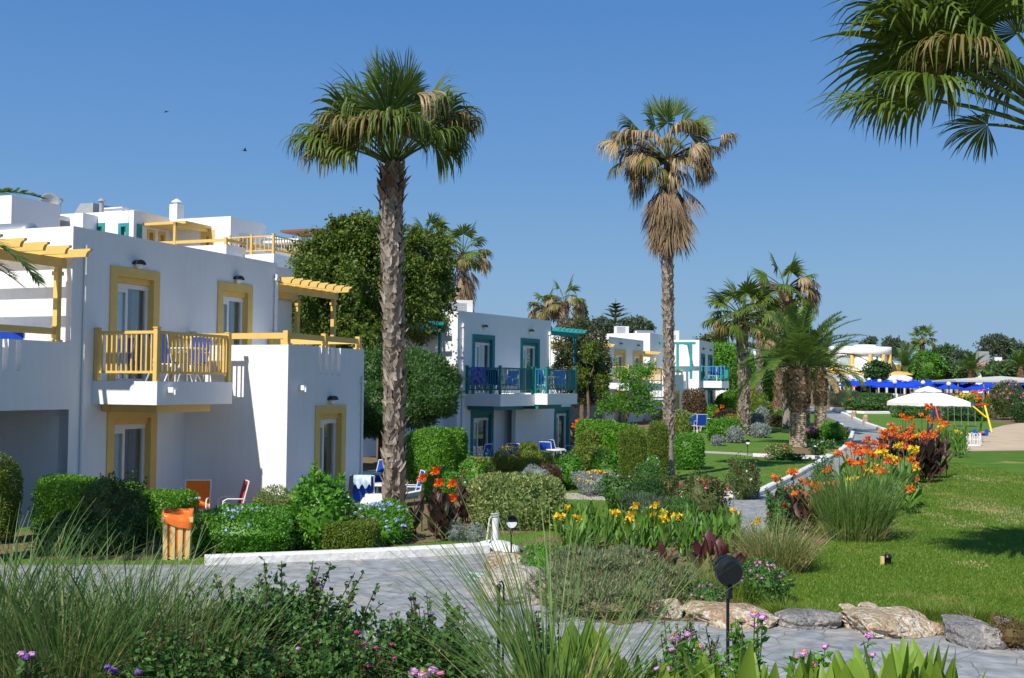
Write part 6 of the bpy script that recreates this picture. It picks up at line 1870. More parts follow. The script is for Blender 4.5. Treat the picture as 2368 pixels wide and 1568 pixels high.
# birds high in the sky
def bird(label, x, y, D, sp, rz):
    q = at(x, y, D); t = thing('bird', label, 'bird', q, rz)
    m = MB(); m.lathe([(.004, -.16), (.03, -.1), (.05, 0), (.035, .09), (.025, .13), (.004, .17)], 8); m.v = [(p[2], p[1], p[0]) for p in m.v]
    for s_ in (-1, 1): m.add([(.06, s_ * .03, .01), (-.04, s_ * .03, .01), (-.03, s_ * .22, .01 + sp * .12), (-.09, s_ * .42, .02 + sp * .05), (.05, s_ * .2, .02 + sp * .13)], [(0, 1, 2, 4), (2, 3, 4)])
    m.add([(-.12, .02, 0), (-.12, -.02, 0), (-.26, -.05, 0), (-.26, .05, 0)], [(0, 1, 2, 3)])
    m.obj('body', BLACK, t)
bird('small dark bird with wings spread, lower of two in the sky', 566, 348, 75, 1, R(20))
bird('tiny dark bird high above the roofs, upper of two', 385, 258, 85, -.6, R(60))

# bathers far off under the parasols
def person(label, x, yfeet, D, top_col, pose=0, rz=0):
    g = zg(D); q = at(x, yfeet, D)
    bm = bpy.data.meshes.new('person')
    J = {'pel': (0, 0, .92), 'sp': (0, .0, 1.15), 'ch': (0, 0, 1.38), 'nk': (0, 0, 1.52), 'hd': (0, -.02, 1.62), 'ht': (0, -.01, 1.74),
         'hl': (-.09, 0, .9), 'kl': (-.11, -.03, .5), 'fl': (-.11, .03, .08), 'tl': (-.12, -.12, .03), 'hr': (.09, 0, .9), 'kr': (.12, -.1, .5), 'fr': (.12, .02, .08), 'tr': (.13, -.12, .03),
         'sl': (-.19, 0, 1.42), 'el': (-.27, .04, 1.14), 'wl': (-.25, -.1, .9), 'al': (-.25, -.13, .8), 'sr': (.19, 0, 1.42), 'er': (.27, .03, 1.14), 'wr': (.24, -.14, .93), 'ar': (.23, -.18, .84)}
    E = [('pel', 'sp'), ('sp', 'ch'), ('ch', 'nk'), ('nk', 'hd'), ('hd', 'ht'), ('pel', 'hl'), ('hl', 'kl'), ('kl', 'fl'), ('fl', 'tl'), ('pel', 'hr'), ('hr', 'kr'), ('kr', 'fr'), ('fr', 'tr'),
         ('ch', 'sl'), ('sl', 'el'), ('el', 'wl'), ('wl', 'al'), ('ch', 'sr'), ('sr', 'er'), ('er', 'wr'), ('wr', 'ar')]
    Rr = {'pel': .14, 'sp': .125, 'ch': .14, 'nk': .06, 'hd': .09, 'ht': .08, 'hl': .09, 'kl': .06, 'fl': .04, 'tl': .035, 'hr': .09, 'kr': .06, 'fr': .04, 'tr': .035, 'sl': .06, 'el': .045, 'wl': .032, 'al': .03, 'sr': .06, 'er': .045, 'wr': .032, 'ar': .03}
    ks = list(J); bm.from_pydata([J[k_] for k_ in ks], [(ks.index(a), ks.index(b)) for a, b in E], [])
    bm.materials.append(SKIN)
    o = link('person', bm, None, (q.x, D, g), rz, label, 'person')
    md = o.modifiers.new('skin', 'SKIN'); 
    for i, k_ in enumerate(ks): bm.skin_vertices[0].data[i].radius = (Rr[k_], Rr[k_] * .8)
    bm.skin_vertices[0].data[0].use_root = True
    o.modifiers.new('sub', 'SUBSURF').levels = 1; o.modifiers['sub'].render_levels = 2
    m = MB(); m.lathe([(.155, .78), (.17, .9), (.155, 1.02)] if pose == 0 else [(.16, .8), (.175, .9), (.15, 1.1), (.17, 1.35), (.12, 1.47)], 14, sy=.85); m.obj('clothing', top_col, o)
    m = MB(); m.lathe([(.085, 1.64), (.103, 1.69), (.09, 1.77), (.01, 1.80)], 12, (0, .01, 0)); m.obj('hair', mat('dark_hair', (.03, .02, .015), .7, .1, 5), o)
person('person with bare shoulders and dark shorts under blue parasols', 2108, 925, 140, BLACK, 0, R(20))
person('person in blue top near the yellow canna flowers', 2278, 930, 128, mat('blue_shirt', (.03, .25, .4), .8, .1, 5), 1, R(-60))

# ------------------------------------------------------------------ palms
def cl(x, y, D, rx_, ry_, dm=None):
    c = at(x, y, D); k = D / F
    return (c, (rx_ * k, dm or rx_ * k * .8, ry_ * k))
q = gp(912, 1172)
top = at(909, 385, q.y)
fan_palm('tallest fan palm at the front with a shaggy grey trunk', q, 8, 2.1, .185, 11, n_green=0, n_dry=0, top=top, dz=.085, nper=8, bootL=.22, nseg=40, flare=1.12, hubs=[
    (897, 268, -.7, 1.2, 122, .22, 'g', .9), (815, 280, -.2, 1.2, 118, .55, 'g', .35), (800, 297, -.4, 1.15, 105, 1.15, 'o', .05), (770, 307, .1, 1.2, 110, .9, 'g', .1), (835, 300, -.6, 1.2, 95, 1.3, 'o', -.1), (790, 322, .4, 1.1, 100, 1.1, 'g', -.1), (860, 312, -.3, 1.15, 90, 1.5, 'g', -.2),
    (962, 215, -.4, 1.25, 40, 1.6, 'd', -.9), (985, 247, .1, 1.1, 105, .5, 'g', .3), (1038, 280, .1, 1.1, 105, 1.2, 'o', .1), (1058, 284, .3, 1.0, 95, 1.2, 'o', .0), (1005, 307, -.2, 1.1, 90, 1.2, 'g', -.2), (1020, 322, .4, 1.05, 90, 1.1, 'g', -.2),
    (880, 290, -.9, 1.25, 100, 1.25, 'o', -.1), (905, 297, -.8, 1.2, 90, 1.3, 'g', -.2), (940, 217, .4, 1.1, 85, .2, 'g', 1.2), (875, 207, .3, 1.05, 85, .25, 'g', 1.2), (905, 217, .0, 1.0, 60, .15, 'g', 1.5), (850, 247, .5, 1.2, 115, .55, 'g', .5), (945, 302, -.6, 1.15, 90, 1.25, 'g', -.2), (925, 252, -.3, 1.1, 110, .6, 'g', .6), (875, 307, .6, 1.1, 80, 1.4, 'o', -.3), (960, 284, .6, 1.1, 100, .9, 'g', .1), (885, 307, -.5, 1.2, 85, 1.5, 'o', -.1), (930, 310, -.5, 1.15, 85, 1.5, 'g', -.1), (907, 292, -.9, 1.2, 95, 1.4, 'g', .1), (845, 284, -.5, 1.25, 105, 1.2, 'g', .1), (985, 290, .1, 1.15, 100, 1.3, 'o', .0), (745, 318, -.2, 1.15, 100, 1.0, 'g', .0), (770, 338, -.1, 1.1, 95, 1.2, 'o', -.1), (815, 335, -.3, 1.15, 90, 1.3, 'g', -.1), (1005, 330, .0, 1.1, 95, 1.3, 'g', -.1), (1020, 272, -.3, 1.1, 105, .9, 'g', .3)])
q = gp(1547, 1106)
top = at(1545, 372, q.y)
fan_palm('tall slim fan palm with long skirt of dead leaves', q, 9, 1.75, .125, 12, n_green=0, n_dry=24, top=top, skirt=2.1, n_skirt=60, smooth=1.15, dz=.085, nper=7, bootL=.17, nseg=34, flare=1.75, drypal='fandry', hubs=[
    (1516, 290, -.2, .85, 115, .35, 'g', .6), (1545, 284, -.3, .82, 115, .2, 'g', 1.0), (1575, 288, 0, .85, 115, .3, 'g', .6), (1606, 298, .2, .85, 115, .55, 'g', .3), (1474, 300, .1, .9, 110, .6, 'g', .3), (1530, 268, .3, .7, 80, .1, 'g', 1.5), (1560, 270, .2, .7, 80, .1, 'g', 1.5),
    (1432, 325, 0, 1.0, 80, 1.4, 'd', -.2), (1455, 312, .2, 1.0, 90, 1.3, 'o', -.1), (1481, 312, -.3, 1.0, 85, 1.3, 'd', -.2), (1520, 318, -.5, .95, 90, 1.3, 'd', -.2), (1563, 306, -.5, 1.0, 90, 1.3, 'd', -.2), (1594, 312, -.3, .95, 90, 1.3, 'o', -.2), (1668, 318, 0, .72, 95, 1.2, 'd', .1), (1484, 352, -.2, .9, 80, 1.3, 'd', -.4), (1440, 372, .1, .85, 75, 1.2, 'o', -.4), (1482, 420, .2, .95, 60, 1.2, 'o', -.8), (1510, 345, .2, .8, 80, 1.2, 'd', -.5),
    (1610, 335, -.1, .9, 80, 1.3, 'd', -.4), (1522, 385, -.45, .75, 60, 1.5, 'o', -.9), (1560, 388, -.4, .8, 60, 1.5, 'd', -.9), (1545, 392, .4, .8, 60, 1.5, 'd', -.9), (1505, 395, .1, .8, 55, 1.4, 'd', -.9), (1588, 392, .1, .75, 55, 1.4, 'd', -.9), (1575, 360, -.5, .85, 80, 1.4, 'd', -.4), (1500, 360, -.5, .85, 80, 1.4, 'o', -.4), (1628, 335, .3, .85, 70, 1.2, 'o', -.3), (1548, 330, -.6, .9, 90, 1.3, 'o', -.2), (1590, 345, .4, .85, 80, 1.2, 'd', -.4), (1462, 345, .4, .9, 90, 1.2, 'd', -.3), (1500, 330, .5, .9, 90, 1.2, 'd', -.2)])
q = Vector((at(2500, 340, 14).x, 14.0, .0))
top = at(2500, 340, 14)
fan_palm('big fan palm reaching in from the upper right corner', q, 5, 2.6, .26, 14, n_green=0, n_dry=0, top=top, dz=.09, nper=9, nseg=52, flare=1.2, hubs=[
    (2226, 76, -0.28, 1.47, 110, .6, 'g', .15), (2134, 121, 0.00, 1.40, 105, .6, 'g', .1), (2079, 226, 0.14, 1.19, 100, .55, 'g', .1), (2159, 191, -0.28, 1.33, 105, .85, 'g', .0), (2284, 288, 0.56, 0.70, 100, .55, 'g', -.1), (2314, 26, 0.14, 1.54, 115, .6, 'g', .2), (2164, 16, 0.28, 1.47, 110, .5, 'g', .1), (2239, 116, -0.56, 1.12, 90, 1.1, 'o', -.1), (2354, 76, -0.28, 1.12, 100, .9, 'g', .0), (2224, 136, 0.70, 1.26, 105, .7, 'o', .0), (2324, 136, 0.42, 0.98, 95, .9, 'o', -.1),
    (2199, 156, 0.42, 1.33, 110, .6, 'g', .1), (2264, 66, 0.42, 1.40, 110, .7, 'g', .1), (2114, 46, 0.14, 1.26, 100, .5, 'g', .2), (2294, 86, -0.42, 1.26, 110, .8, 'g', .1), (2354, 176, 0.28, 0.84, 100, .8, 'g', 0), (2620, 40, 0.00, 1.54, 110, .5, 'g', .4), (2760, 100, 0.00, 1.54, 110, .5, 'g', .3), (2600, 160, 0.84, 1.40, 100, .7, 'g', .2), (2560, -60, 0.70, 1.40, 100, .7, 'g', .4)])
q = gp(1722, 1008)
fan_palm('fan palm with green crown, left of the palm group by path', q, 5, 2.5, .24, 15, n_green=20, n_dry=5, top=at(1716, 735, q.y), dz=.13, nper=9, bootL=.26, nseg=22, smooth=.0, flare=1.5)
fan_palm('taller fan palm with brown leaves at back of the palm group', Vector((at(1803, 940, 84).x, 84, 1.0)), 9, 3.4, .40, 16, n_green=9, n_dry=26, top=at(1816, 672, 84), skirt=3.2, n_skirt=26, dz=.2, nper=9, bootL=.36, nseg=20, trunk_pal='bootbrown')
fan_palm('thin trunked fan palm squeezed between two others', Vector((at(1755, 915, 92).x, 92, .75)), 7, 2.5, .2, 17, n_green=8, n_dry=18, top=at(1757, 712, 92), skirt=2.2, n_skirt=16, dz=.2, nper=7, bootL=.3, nseg=18)
fan_palm('slim palm trunk just left of the big date palm', Vector((at(1820, 985, 66).x, 66, zg(66))), 6, 2.4, .25, 18, n_green=8, n_dry=6, top=at(1822, 770, 66), dz=.16, nper=8, bootL=.26, nseg=18, smooth=1.2)
fan_palm('fan palm with brown skirt standing behind vine covered tree', Vector((at(1068, 880, 56).x, 56, zg(56))), 6, 1.9, .2, 19, n_green=13, n_dry=12, top=at(1070, 590, 56), skirt=2.4, n_skirt=26, dz=.16, nper=7, nseg=20)
fan_palm('fan palm crown poking over top of the vine covered tree', Vector((at(990, 880, 58).x, 58, zg(58))), 6, 1.9, .2, 20, n_green=15, n_dry=10, top=at(992, 560, 58), dz=.2, nper=7, nseg=18)
fan_palm('taller of two far fan palms behind the teal building', Vector((at(1306, 880, 84).x, 84, zg(84))), 6, 2.3, .24, 21, n_green=7, n_dry=24, top=at(1306, 702, 84), skirt=1.8, n_skirt=14, dz=.2, nper=7, nseg=18)
fan_palm('shorter of two far fan palms behind the teal building', Vector((at(1260, 880, 86).x, 86, zg(86))), 6, 1.9, .24, 22, n_green=6, n_dry=20, top=at(1262, 712, 86), skirt=1.5, n_skirt=10, dz=.2, nper=7, nseg=18)
fan_palm('small far fan palm above the trees right of restaurant', Vector((at(2133, 860, 190).x, 190, 2.0)), 6, 3.2, .35, 23, n_green=14, n_dry=10, top=at(2133, 786, 190), skirt=2.5, n_skirt=10, dz=.5, nper=6, nseg=14)
q = gp(1845, 1036)
phoenix_palm('big date palm with thick scaly trunk beside the path', q, at(1860, 850, q.y).z, 3.5, .345, 31, n=36, npair=60, lL=.58, lw=.045, n_dead=0, bulge=1.6)
q = gp(1897, 1003)
phoenix_palm('second date palm right behind the big one', q, at(1905, 868, q.y).z, 2.9, .32, 32, n=24, npair=44, lL=.52, lw=.045, bulge=1.25, n_dead=2)
q = gp(1880, 1000)
phoenix_palm('date palm trunk close beside the second date palm', q + Vector((0, 2.2, 0)), at(1880, 880, q.y).z, 2.4, .40, 33, n=22, npair=36, lL=.4, lw=.04, bulge=1.05)
phoenix_palm('far date palm in front of green trees by restaurant', Vector((at(2092, 885, 168).x, 168, 2.0)), at(2092, 852, 168).z - 2.0, 5.2, .55, 34, n=34, npair=30, lL=.7, lw=.1, scar_to=.2, n_dead=0)
phoenix_palm('far small date palm below orange roofed houses', Vector((at(2247, 875, 172).x, 172, 2.0)), at(2247, 856, 172).z - 2.0, 3.6, .4, 35, n=30, npair=28, lL=.6, lw=.1, scar_to=.2, n_dead=0)
phoenix_palm('far date palm at the right edge above canopy', Vector((at(2362, 875, 172).x, 172, 2.0)), at(2362, 850, 172).z - 2.0, 3.6, .4, 36, n=30, npair=28, lL=.6, lw=.1, scar_to=.2, n_dead=0)
phoenix_palm('low bushy date palm between two palm trunks', Vector((at(1722, 912, 86).x, 86, zg(86))), 1.1, 2.9, .3, 37, n=24, npair=26, lL=.45, lw=.06, scar_to=.2, n_dead=0)
# date palm off to the left whose two fronds reach into view
tq = Vector((at(-330, 520, 15).x, 15, 0))
t = thing('date_palm', 'date palm at left edge, two fronds reaching into view', 'palm tree', tq)
tr = NP(); zz = np.linspace(-.1, 4.2, 20); pth = np.stack([zz * 0, zz * 0, zz], 1); tr.tube(pth, .3 + zz * 0, 14, 0)
boots(tr, np.random.default_rng(5), lambda z: np.stack([z * 0, z * 0, z], -1), lambda z: .3 + z * 0, .05, 4.25, .11, 12, .18, .17, .35, 1)
link('trunk', tr.mesh('trunk', [TRUNKB, LM['bootph']]), t)
cr = NP(); rg = np.random.default_rng(6); cb = np.array([0, 0, 4.3])
for i in range(20):
    az = R(25) + i * 2.39996 if False else R(110 + i * 14); feather(cr, rg, cb, az, R(70 - 3.0 * i % 60), 2.2, R(60), 50, .4, .03)
e1 = np.array(at(102, 447, 15.0)) - np.array(tq)
feather(cr, rg, cb, R(-2), R(40), 2.8, R(62), 70, .40, .045)
feather(cr, rg, cb - np.array([0, 0, .05]), R(-4), R(26), 2.8, R(88), 70, .46, .048)
link('crown', cr.mesh('crown', [LM['phoenix'], STEM]), t)

# ------------------------------------------------------------------ trees
vt = [cl(760, 610, 39, 72, 60), cl(840, 562, 40, 70, 55, 1.6), cl(722, 690, 38, 50, 95, 1.3), cl(800, 690, 38.5, 80, 90, 1.4), cl(900, 640, 40, 75, 90, 1.5), cl(980, 600, 41, 62, 70, 1.5), cl(1005, 672, 42, 46, 55, 1.4), cl(950, 700, 40, 65, 48, 1.4), cl(820, 770, 38, 60, 45, 1.2), cl(885, 545, 40.5, 35, 35, .8), cl(800, 545, 39.5, 40, 36, 1.0), cl(740, 590, 38.8, 30, 34, .8)]
for s_, u_, z_, r_1, h_1 in ((-1.0, -1.9, 5.0, 1.1, .55), (-2.6, -2.0, 5.0, 1.3, .6), (-4.2, -2.2, 5.1, 1.3, .6), (-2.0, -3.6, 5.3, 1.4, .7), (-.6, -3.4, 5.4, 1.2, .7), (-3.8, -4.2, 5.4, 1.4, .8), (-5.6, -2.6, 5.0, 1.2, .7), (-.3, -1.2, 5.25, .7, .4)):
    vt.append((B2F.w(s_, u_, z_), (r_1, r_1, h_1)))
tree('vine_tree', 'large vine covered tree mass behind the first building', gp(860, 1085) + Vector((0, 2, 0)), vt,
     'vine', .125, .66, 1.5, [at(880, 1060, 40), at(880, 900, 40), at(870, 760, 40)], .16, 41, core_k=.6, lump=.36, depth=.5, twigs=34, up=-.35, bare=3, nmax=12000)
tree('oleander_tree', 'dark green rounded oleander tree right of front palm', gp(985, 1060) + Vector((0, 1, 0)),
     [cl(985, 890, 37, 62, 70, 1.0), cl(1010, 920, 36.5, 50, 48, .9), cl(950, 850, 37.5, 45, 42, .9), cl(960, 940, 37, 55, 50, 1), cl(1030, 890, 37, 32, 42, .7)], 'oleander', .13, .32, 2.0, [at(965, 1070, 37), at(968, 980, 37)], .1, 42, core_k=.8, lump=.1, depth=.2, twigs=6, up=.45, nmax=9000)
tree('oleander_tree', 'dark green oleander tree between white wing and front palm', gp(870, 1080) + Vector((0, 2.5, 0)),
     [cl(860, 860, 37, 48, 58, 1.0), cl(880, 930, 36.5, 48, 60, 1.0), cl(905, 890, 37.5, 40, 60, .9), cl(850, 970, 37, 40, 45, .9)], 'oleander', .13, .32, 2.0, [at(880, 1075, 37), at(880, 980, 37)], .1, 43, core_k=.8, lump=.1, depth=.2, twigs=5, up=.45, nmax=8000)
tree('bougainvillea_tree', 'dark purple green climbing tree against the teal building', gp(1358, 1026) + Vector((0, 1.5, 0)),
     [cl(1312, 815, 57, 34, 48, 1.2), cl(1350, 840, 55, 34, 56, 1.2), cl(1388, 850, 54, 24, 46, 1.1), cl(1335, 775, 58, 34, 34, 1), cl(1378, 800, 56, 24, 34, 1), cl(1352, 905, 54, 34, 40, 1), cl(1310, 880, 57, 30, 50, 1)], 'climb', .13, .62, .95, [at(1352, 1028, 53), at(1345, 960, 53), at(1350, 880, 54)], .15, 44, core_k=.55, lump=.2, depth=.4, twigs=8, nmax=6000)
tree('bougainvillea_tree', 'yellow green shoots climbing through the purple tree', gp(1345, 1020) + Vector((0, 1, 0)),
     [cl(1367, 815, 53, 20, 24, .8), cl(1345, 875, 53, 22, 24, .8), cl(1392, 895, 53, 18, 28, .7)], 'vine', .11, .62, 1.0, [at(1340, 1025, 52.4), at(1362, 960, 52.4), at(1358, 890, 52.6)], .1, 45, core_k=.4, lump=.2, depth=.5, twigs=8, nmax=4000)
tree('open_tree', 'slim open tree with sparse green leaves before the yellow windowed building', gp(1470, 1012),
     [cl(1455, 870, 53, 42, 30, .9), cl(1480, 905, 53, 50, 24, .9), cl(1420, 930, 52.5, 34, 20, .8), cl(1495, 940, 53, 34, 20, .8), cl(1455, 940, 53, 30, 18, .7), cl(1490, 860, 53.5, 24, 20, .7), cl(1400, 945, 52.5, 22, 14, .6)], 'lush', .10, .6, .62, [at(1440, 1010, 53), at(1448, 975, 53), at(1462, 930, 53)], .06, 46, core_k=0, lump=.25, depth=.75, twigs=6, nmax=2600, bare=2)
tree('tree', 'round glossy green tree behind the corner teal balcony', gp(1690, 985) + Vector((0, 12, 0)), [cl(1690, 850, 88, 42, 52, 1.5), cl(1665, 830, 88, 30, 36, 1.3), cl(1715, 860, 87, 28, 48, 1.2)], 'lush', .19, .7, 2.0, [at(1690, 960, 88), at(1690, 900, 88)], .15, 47, core_k=.85, lump=.08, depth=.15, nmax=5000)
tree('vine_column', 'tall column of green climbing vine between palm trunks', gp(1778, 960) + Vector((0, 8, 0)), [cl(1778, 830, 99, 28, 46, 1.3), cl(1775, 890, 99, 32, 46, 1.4), cl(1770, 860, 98, 26, 40, 1.2)], 'lush', .22, .6, 1.8, [at(1778, 930, 99), at(1778, 860, 99)], .12, 48, core_k=.8, depth=.2, nmax=4000)
q = at(1698, 905, 84); c = Vector((q.x, 84, zg(84) + .3))
tree('hedge_dome', 'large smooth dome of bright green hedge below teal balcony', Vector((q.x, 84, zg(84))), [(c, (1.5, 1.4, q.z - c.z))], 'hedge', .14, .7, 2.6, None, .1, 49, core_k=.93, lump=.02, depth=.05, nmax=14000, cat='hedge')
# background trees along the skyline
bt = [('grey green tree behind teal building, left of the conifer', 1385, 765, 95, 34, 30, 'euca'), ('dark climbing tree top right of the far fan palms', 1342, 735, 90, 16, 36, 'dark'), ('olive green tree behind white roof right of conifer', 1468, 757, 125, 26, 26, 'euca'),
      ('small dark tree right of the olive green one on skyline', 1493, 765, 128, 14, 20, 'fartree'), ('low olive scrub tree in front of the conifer', 1410, 768, 105, 30, 18, 'euca'), ('wispy purple green tree above the teal balcony building', 1648, 796, 112, 36, 22, 'rose'),
      ('far low tree between two palm trunks on skyline', 1742, 808, 170, 26, 10, 'fartree'), ('green bushy tree right of the far date palm', 2140, 850, 180, 42, 34, 'lush'), ('dark rounded tree right of the small far fan palm', 2180, 832, 195, 44, 32, 'fartree'),
      ('tall grey green eucalyptus at far right', 2300, 800, 260, 36, 28, 'euca'), ('second grey green eucalyptus crown at far right', 2340, 812, 262, 28, 24, 'euca'), ('dark conical tree in front of the restaurant', 2028, 860, 150, 26, 26, 'dark'),
      ('grey green tree behind the far date palm', 2062, 806, 200, 20, 26, 'euca'), ('dense green tree below the orange roofed houses', 2205, 862, 182, 46, 24, 'fartree'), ('green bush mass right under second orange roof', 2318, 858, 180, 44, 20, 'fartree'),
      ('olive tree left of the far date palm above restaurant', 2010, 795, 230, 16, 12, 'euca'), ('sparse light green tree between dark tree and houses', 2222, 835, 190, 20, 26, 'euca'), ('dark green tree at the right image edge behind canopy', 2360, 845, 190, 22, 40, 'fartree')]
for i, (l, x, y, D, a, b, pal) in enumerate(bt):
    sparse = pal == 'euca'
    cs = [cl(x, y, D, a, b * .9), cl(x - a * .45, y + b * .2, D, a * .6, b * .7), cl(x + a * .45, y + b * .15, D, a * .6, b * .7), cl(x + a * .1, y - b * .4, D, a * .6, b * .55)]
    tree('background_tree', l, (at(x, 890, D).x, D, zg(D)), cs, pal, .0026 * D, .6, 1.0 if sparse else 1.6, [Vector((at(x, 890, D).x, D, zg(D))), at(x, y + b * .5, D)], .2, 60 + i, core_k=.5 if sparse else .75, lump=.22, depth=.5 if sparse else .25, nmax=1500, twigs=3)
# layered conifer
D = 118; q = Vector((at(1423, 880, D).x, D, zg(D)))
t = thing('conifer', 'layered norfolk pine standing on skyline behind the roofs', 'tree', q)
o = NP(); rg = np.random.default_rng(77); tt = NP()
ztop = at(1424, 690, D).z - q.z; zlo = at(1424, 765, D).z - q.z
tt.tube([(0, 0, 0), (0, 0, zlo), (0, 0, ztop)], [.22, .16, .02], 8, 0); link('trunk', tt.mesh('trunk', [WOOD]), t)
for k_, (f, rr) in enumerate(((.05, 2.3), (.25, 2.05), (.45, 1.6), (.62, 1.25), (.76, .85), (.87, .5))):
    z = zlo + (ztop - zlo) * f * .9
    for j in range(9):
        a = j / 9 * 6.28 + k_ * .4
        feather(o, rg, (0, 0, z), a, R(16), rr * rg.uniform(.85, 1.1), R(-6), 14, .34, .10, 0, 1, vee=.35, rr=.04)
link('crown', o.mesh('crown', [LM['fartree'], WOOD]), t)

# ------------------------------------------------------------------ hedges and shrubs, left to right
H = lambda *a, **k: shrub('hedge', *a, **k)
B = lambda *a, **k: shrub('shrub', *a, **k)
B('dark green rounded bush cut by the left edge', 'bush', -60, 42, 1046, 1185, 'box', leaf=.045, D=18.5)
H('low dark hedge in shade right behind left bright hedge', 'hedge', 98, 225, 1104, 1215, 'hedge', 7, D=20.6, depth=.8)
H('bright clipped hedge at left in front of shaded veranda', 'hedge', 84, 330, 1119, 1262, 'hedge', 6, D=18.9, depth=.9, leaf=.045, lump=.04)
H('bright clipped hedge between red rose bush and orange chair', 'hedge', 322, 446, 1138, 1245, 'hedge', 6, D=19.4, depth=.9, leaf=.045, lump=.04)
B('tall reddish rose bush with bare shoots at left', 'rose bush', 178, 340, 1125, 1292, 'rose', 2.2, .06, lump=.3, D=17.9, depth=1.0, ragged=26, flowers=[('magenta', 3, .035, 'rose_bloom')], cover=1.5)
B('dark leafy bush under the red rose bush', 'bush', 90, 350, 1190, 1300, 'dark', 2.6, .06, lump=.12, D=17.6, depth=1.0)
B('big plumbago bush right of the litter bin', 'flowering bush', 436, 700, 1176, 1288, 'lush', 2.6, .055, lump=.12, depth=1.5, flowers=[('blue', 42, .045, 'flower_cluster')], cover=2.2)
B('grey green spiky bush behind the plumbago and red chair', 'bush', 580, 690, 1132, 1200, 'varieg', 2.3, .07, .3, lump=.12, D=19.8)
B('large leaved bright green shrub beside the white wing', 'bush', 672, 812, 1104, 1278, 'lush', 2.2, .11, .55, lump=.14, depth=1.1, cover=1.9, ragged=6)
H('small clipped box hedge beside white curb', 'hedge', 754, 872, 1205, 1282, 'box', 5.5, .03, lump=.03, depth=.75, cover=2.6)
B('sprawling plumbago with pale blue flowers in front of tall palm', 'flowering bush', 812, 952, 1164, 1256, 'lush', 2.3, .05, lump=.15, depth=1.1, flowers=[('blue', 46, .05, 'flower_cluster')], cover=1.5)
B('plumbago flowers spilling low over soil near box hedge', 'flowering bush', 862, 940, 1195, 1268, 'lush', 2.2, .05, lump=.15, depth=.6, flowers=[('blue', 16, .045, 'flower_cluster')], cover=1.4, D=18.8)
H('large variegated cream green hedge right of bronze cannas', 'hedge', 1087, 1306, 1097, 1228, 'varieg', 4, .075, .5, lump=.05, depth=1.9, cover=2.2, up=.4)
H('round clipped green dome hedge right of front palm', 'hedge', 930, 1056, 990, 1098, 'hedge', 2.7, .05, lump=.03, D=30, depth=1.2, cover=2.4)
H('squared dark side hedge attached behind the round dome', 'hedge', 1012, 1076, 993, 1098, 'hedge', 7, .05, lump=.02, D=31.2, depth=1.0, cover=2.4)
B('loose rose bush with small pale flowers by round dome', 'rose bush', 1066, 1140, 1058, 1115, 'lush', 2.2, .06, ragged=9, lump=.3, D=28.5, flowers=[('peach', 8, .03, 'rose_bloom')], cover=1.2)
B('loose green flowering bush in front of the round dome', 'bush', 968, 1072, 1082, 1140, 'lush', 2.2, .05, lump=.18, D=26, flowers=[('pink', 10, .025, 'small_flower')], cover=1.2)
B('golden orange shrub before the teal building', 'bush', 1136, 1212, 1042, 1100, 'gold', 2.2, .06, lump=.18, D=31, cover=1.6)
B('yellow green small round shrub above golden shrub', 'bush', 1198, 1246, 1022, 1060, 'box', 2.3, .06, lump=.06, D=39)
H('low clipped olive hedge right of golden shrub', 'hedge', 1196, 1282, 1046, 1082, 'box', 4, .05, lump=.05, D=33, depth=.9)
B('second golden shrub lower right of the first', 'bush', 1180, 1262, 1058, 1100, 'gold', 2.3, .05, lump=.16, D=30.4)
B('grey and purple leaved low plant above variegated hedge', 'bush', 1200, 1275, 1076, 1110, 'silver', 2.3, .06, .4, lump=.2, D=27.8, depth=.6)
B('dark purple low plant beside the grey one', 'bush', 1240, 1300, 1075, 1108, 'burgundy', 2.3, .06, .5, lump=.15, D=28.4, depth=.6)
B('green plumbago bush with pale flowers near the patio', 'flowering bush', 1278, 1348, 1048, 1118, 'lush', 2.3, .07, lump=.14, D=29, flowers=[('blue', 10, .045, 'flower_cluster')])
B('green bush with red flowers beside round topiary', 'flowering bush', 1362, 1438, 1045, 1112, 'lush', 2.3, .06, lump=.15, D=30, flowers=[('red', 9, .05, 'flower_cluster')])
B('silver leaved bush with yellow button flowers', 'flowering bush', 1330, 1424, 1088, 1118, 'silver', 2.2, .06, .35, lump=.3, depth=1.0, flowers=[('yellow', 40, .03, 'flower_cluster')], D=27.5, cover=1.4)
H('dark olive clipped hedge before white patio block', 'hedge', 1318, 1416, 1032, 1082, 'box', 3.2, .05, lump=.04, D=33.5, depth=1.1)
B('round olive bush left of white patio block', 'bush', 1336, 1388, 992, 1044, 'box', 2.6, .06, lump=.05, D=39)
H('long bright green hedge behind round olive bush', 'hedge', 1358, 1482, 982, 1034, 'hedge', 4.5, .06, lump=.04, D=43, depth=1.2)
H('low green hedge right below the purple climbing tree', 'hedge', 1332, 1432, 972, 1020, 'hedge', 6, .06, lump=.03, D=47, depth=1.0)
H('round topped bright hedge before the speckled hedge', 'hedge', 1446, 1504, 990, 1050, 'hedge', 3, .05, lump=.04, D=36.5)
H('tall upright thuja column with rounded top', 'topiary', 1432, 1492, 992, 1106, 'arbor', 4.5, .06, .35, lump=.03, D=28.6, depth=.75, cover=2.4, up=.9)
H('tall thin thuja column touching the slim palm trunk', 'topiary', 1500, 1542, 976, 1086, 'arbor', 4.5, .06, .35, lump=.03, D=31.6, depth=.7, cover=2.4, up=.9)
H('speckled dull green hedge between two thuja columns', 'hedge', 1478, 1522, 1004, 1096, 'varieg', 5, .05, lump=.05, D=33, depth=.8)
B('loose dark green bush right of the large thuja column', 'bush', 1468, 1530, 1068, 1118, 'geran', 2.2, .07, .35, lump=.15, D=27.5, cover=1.5)
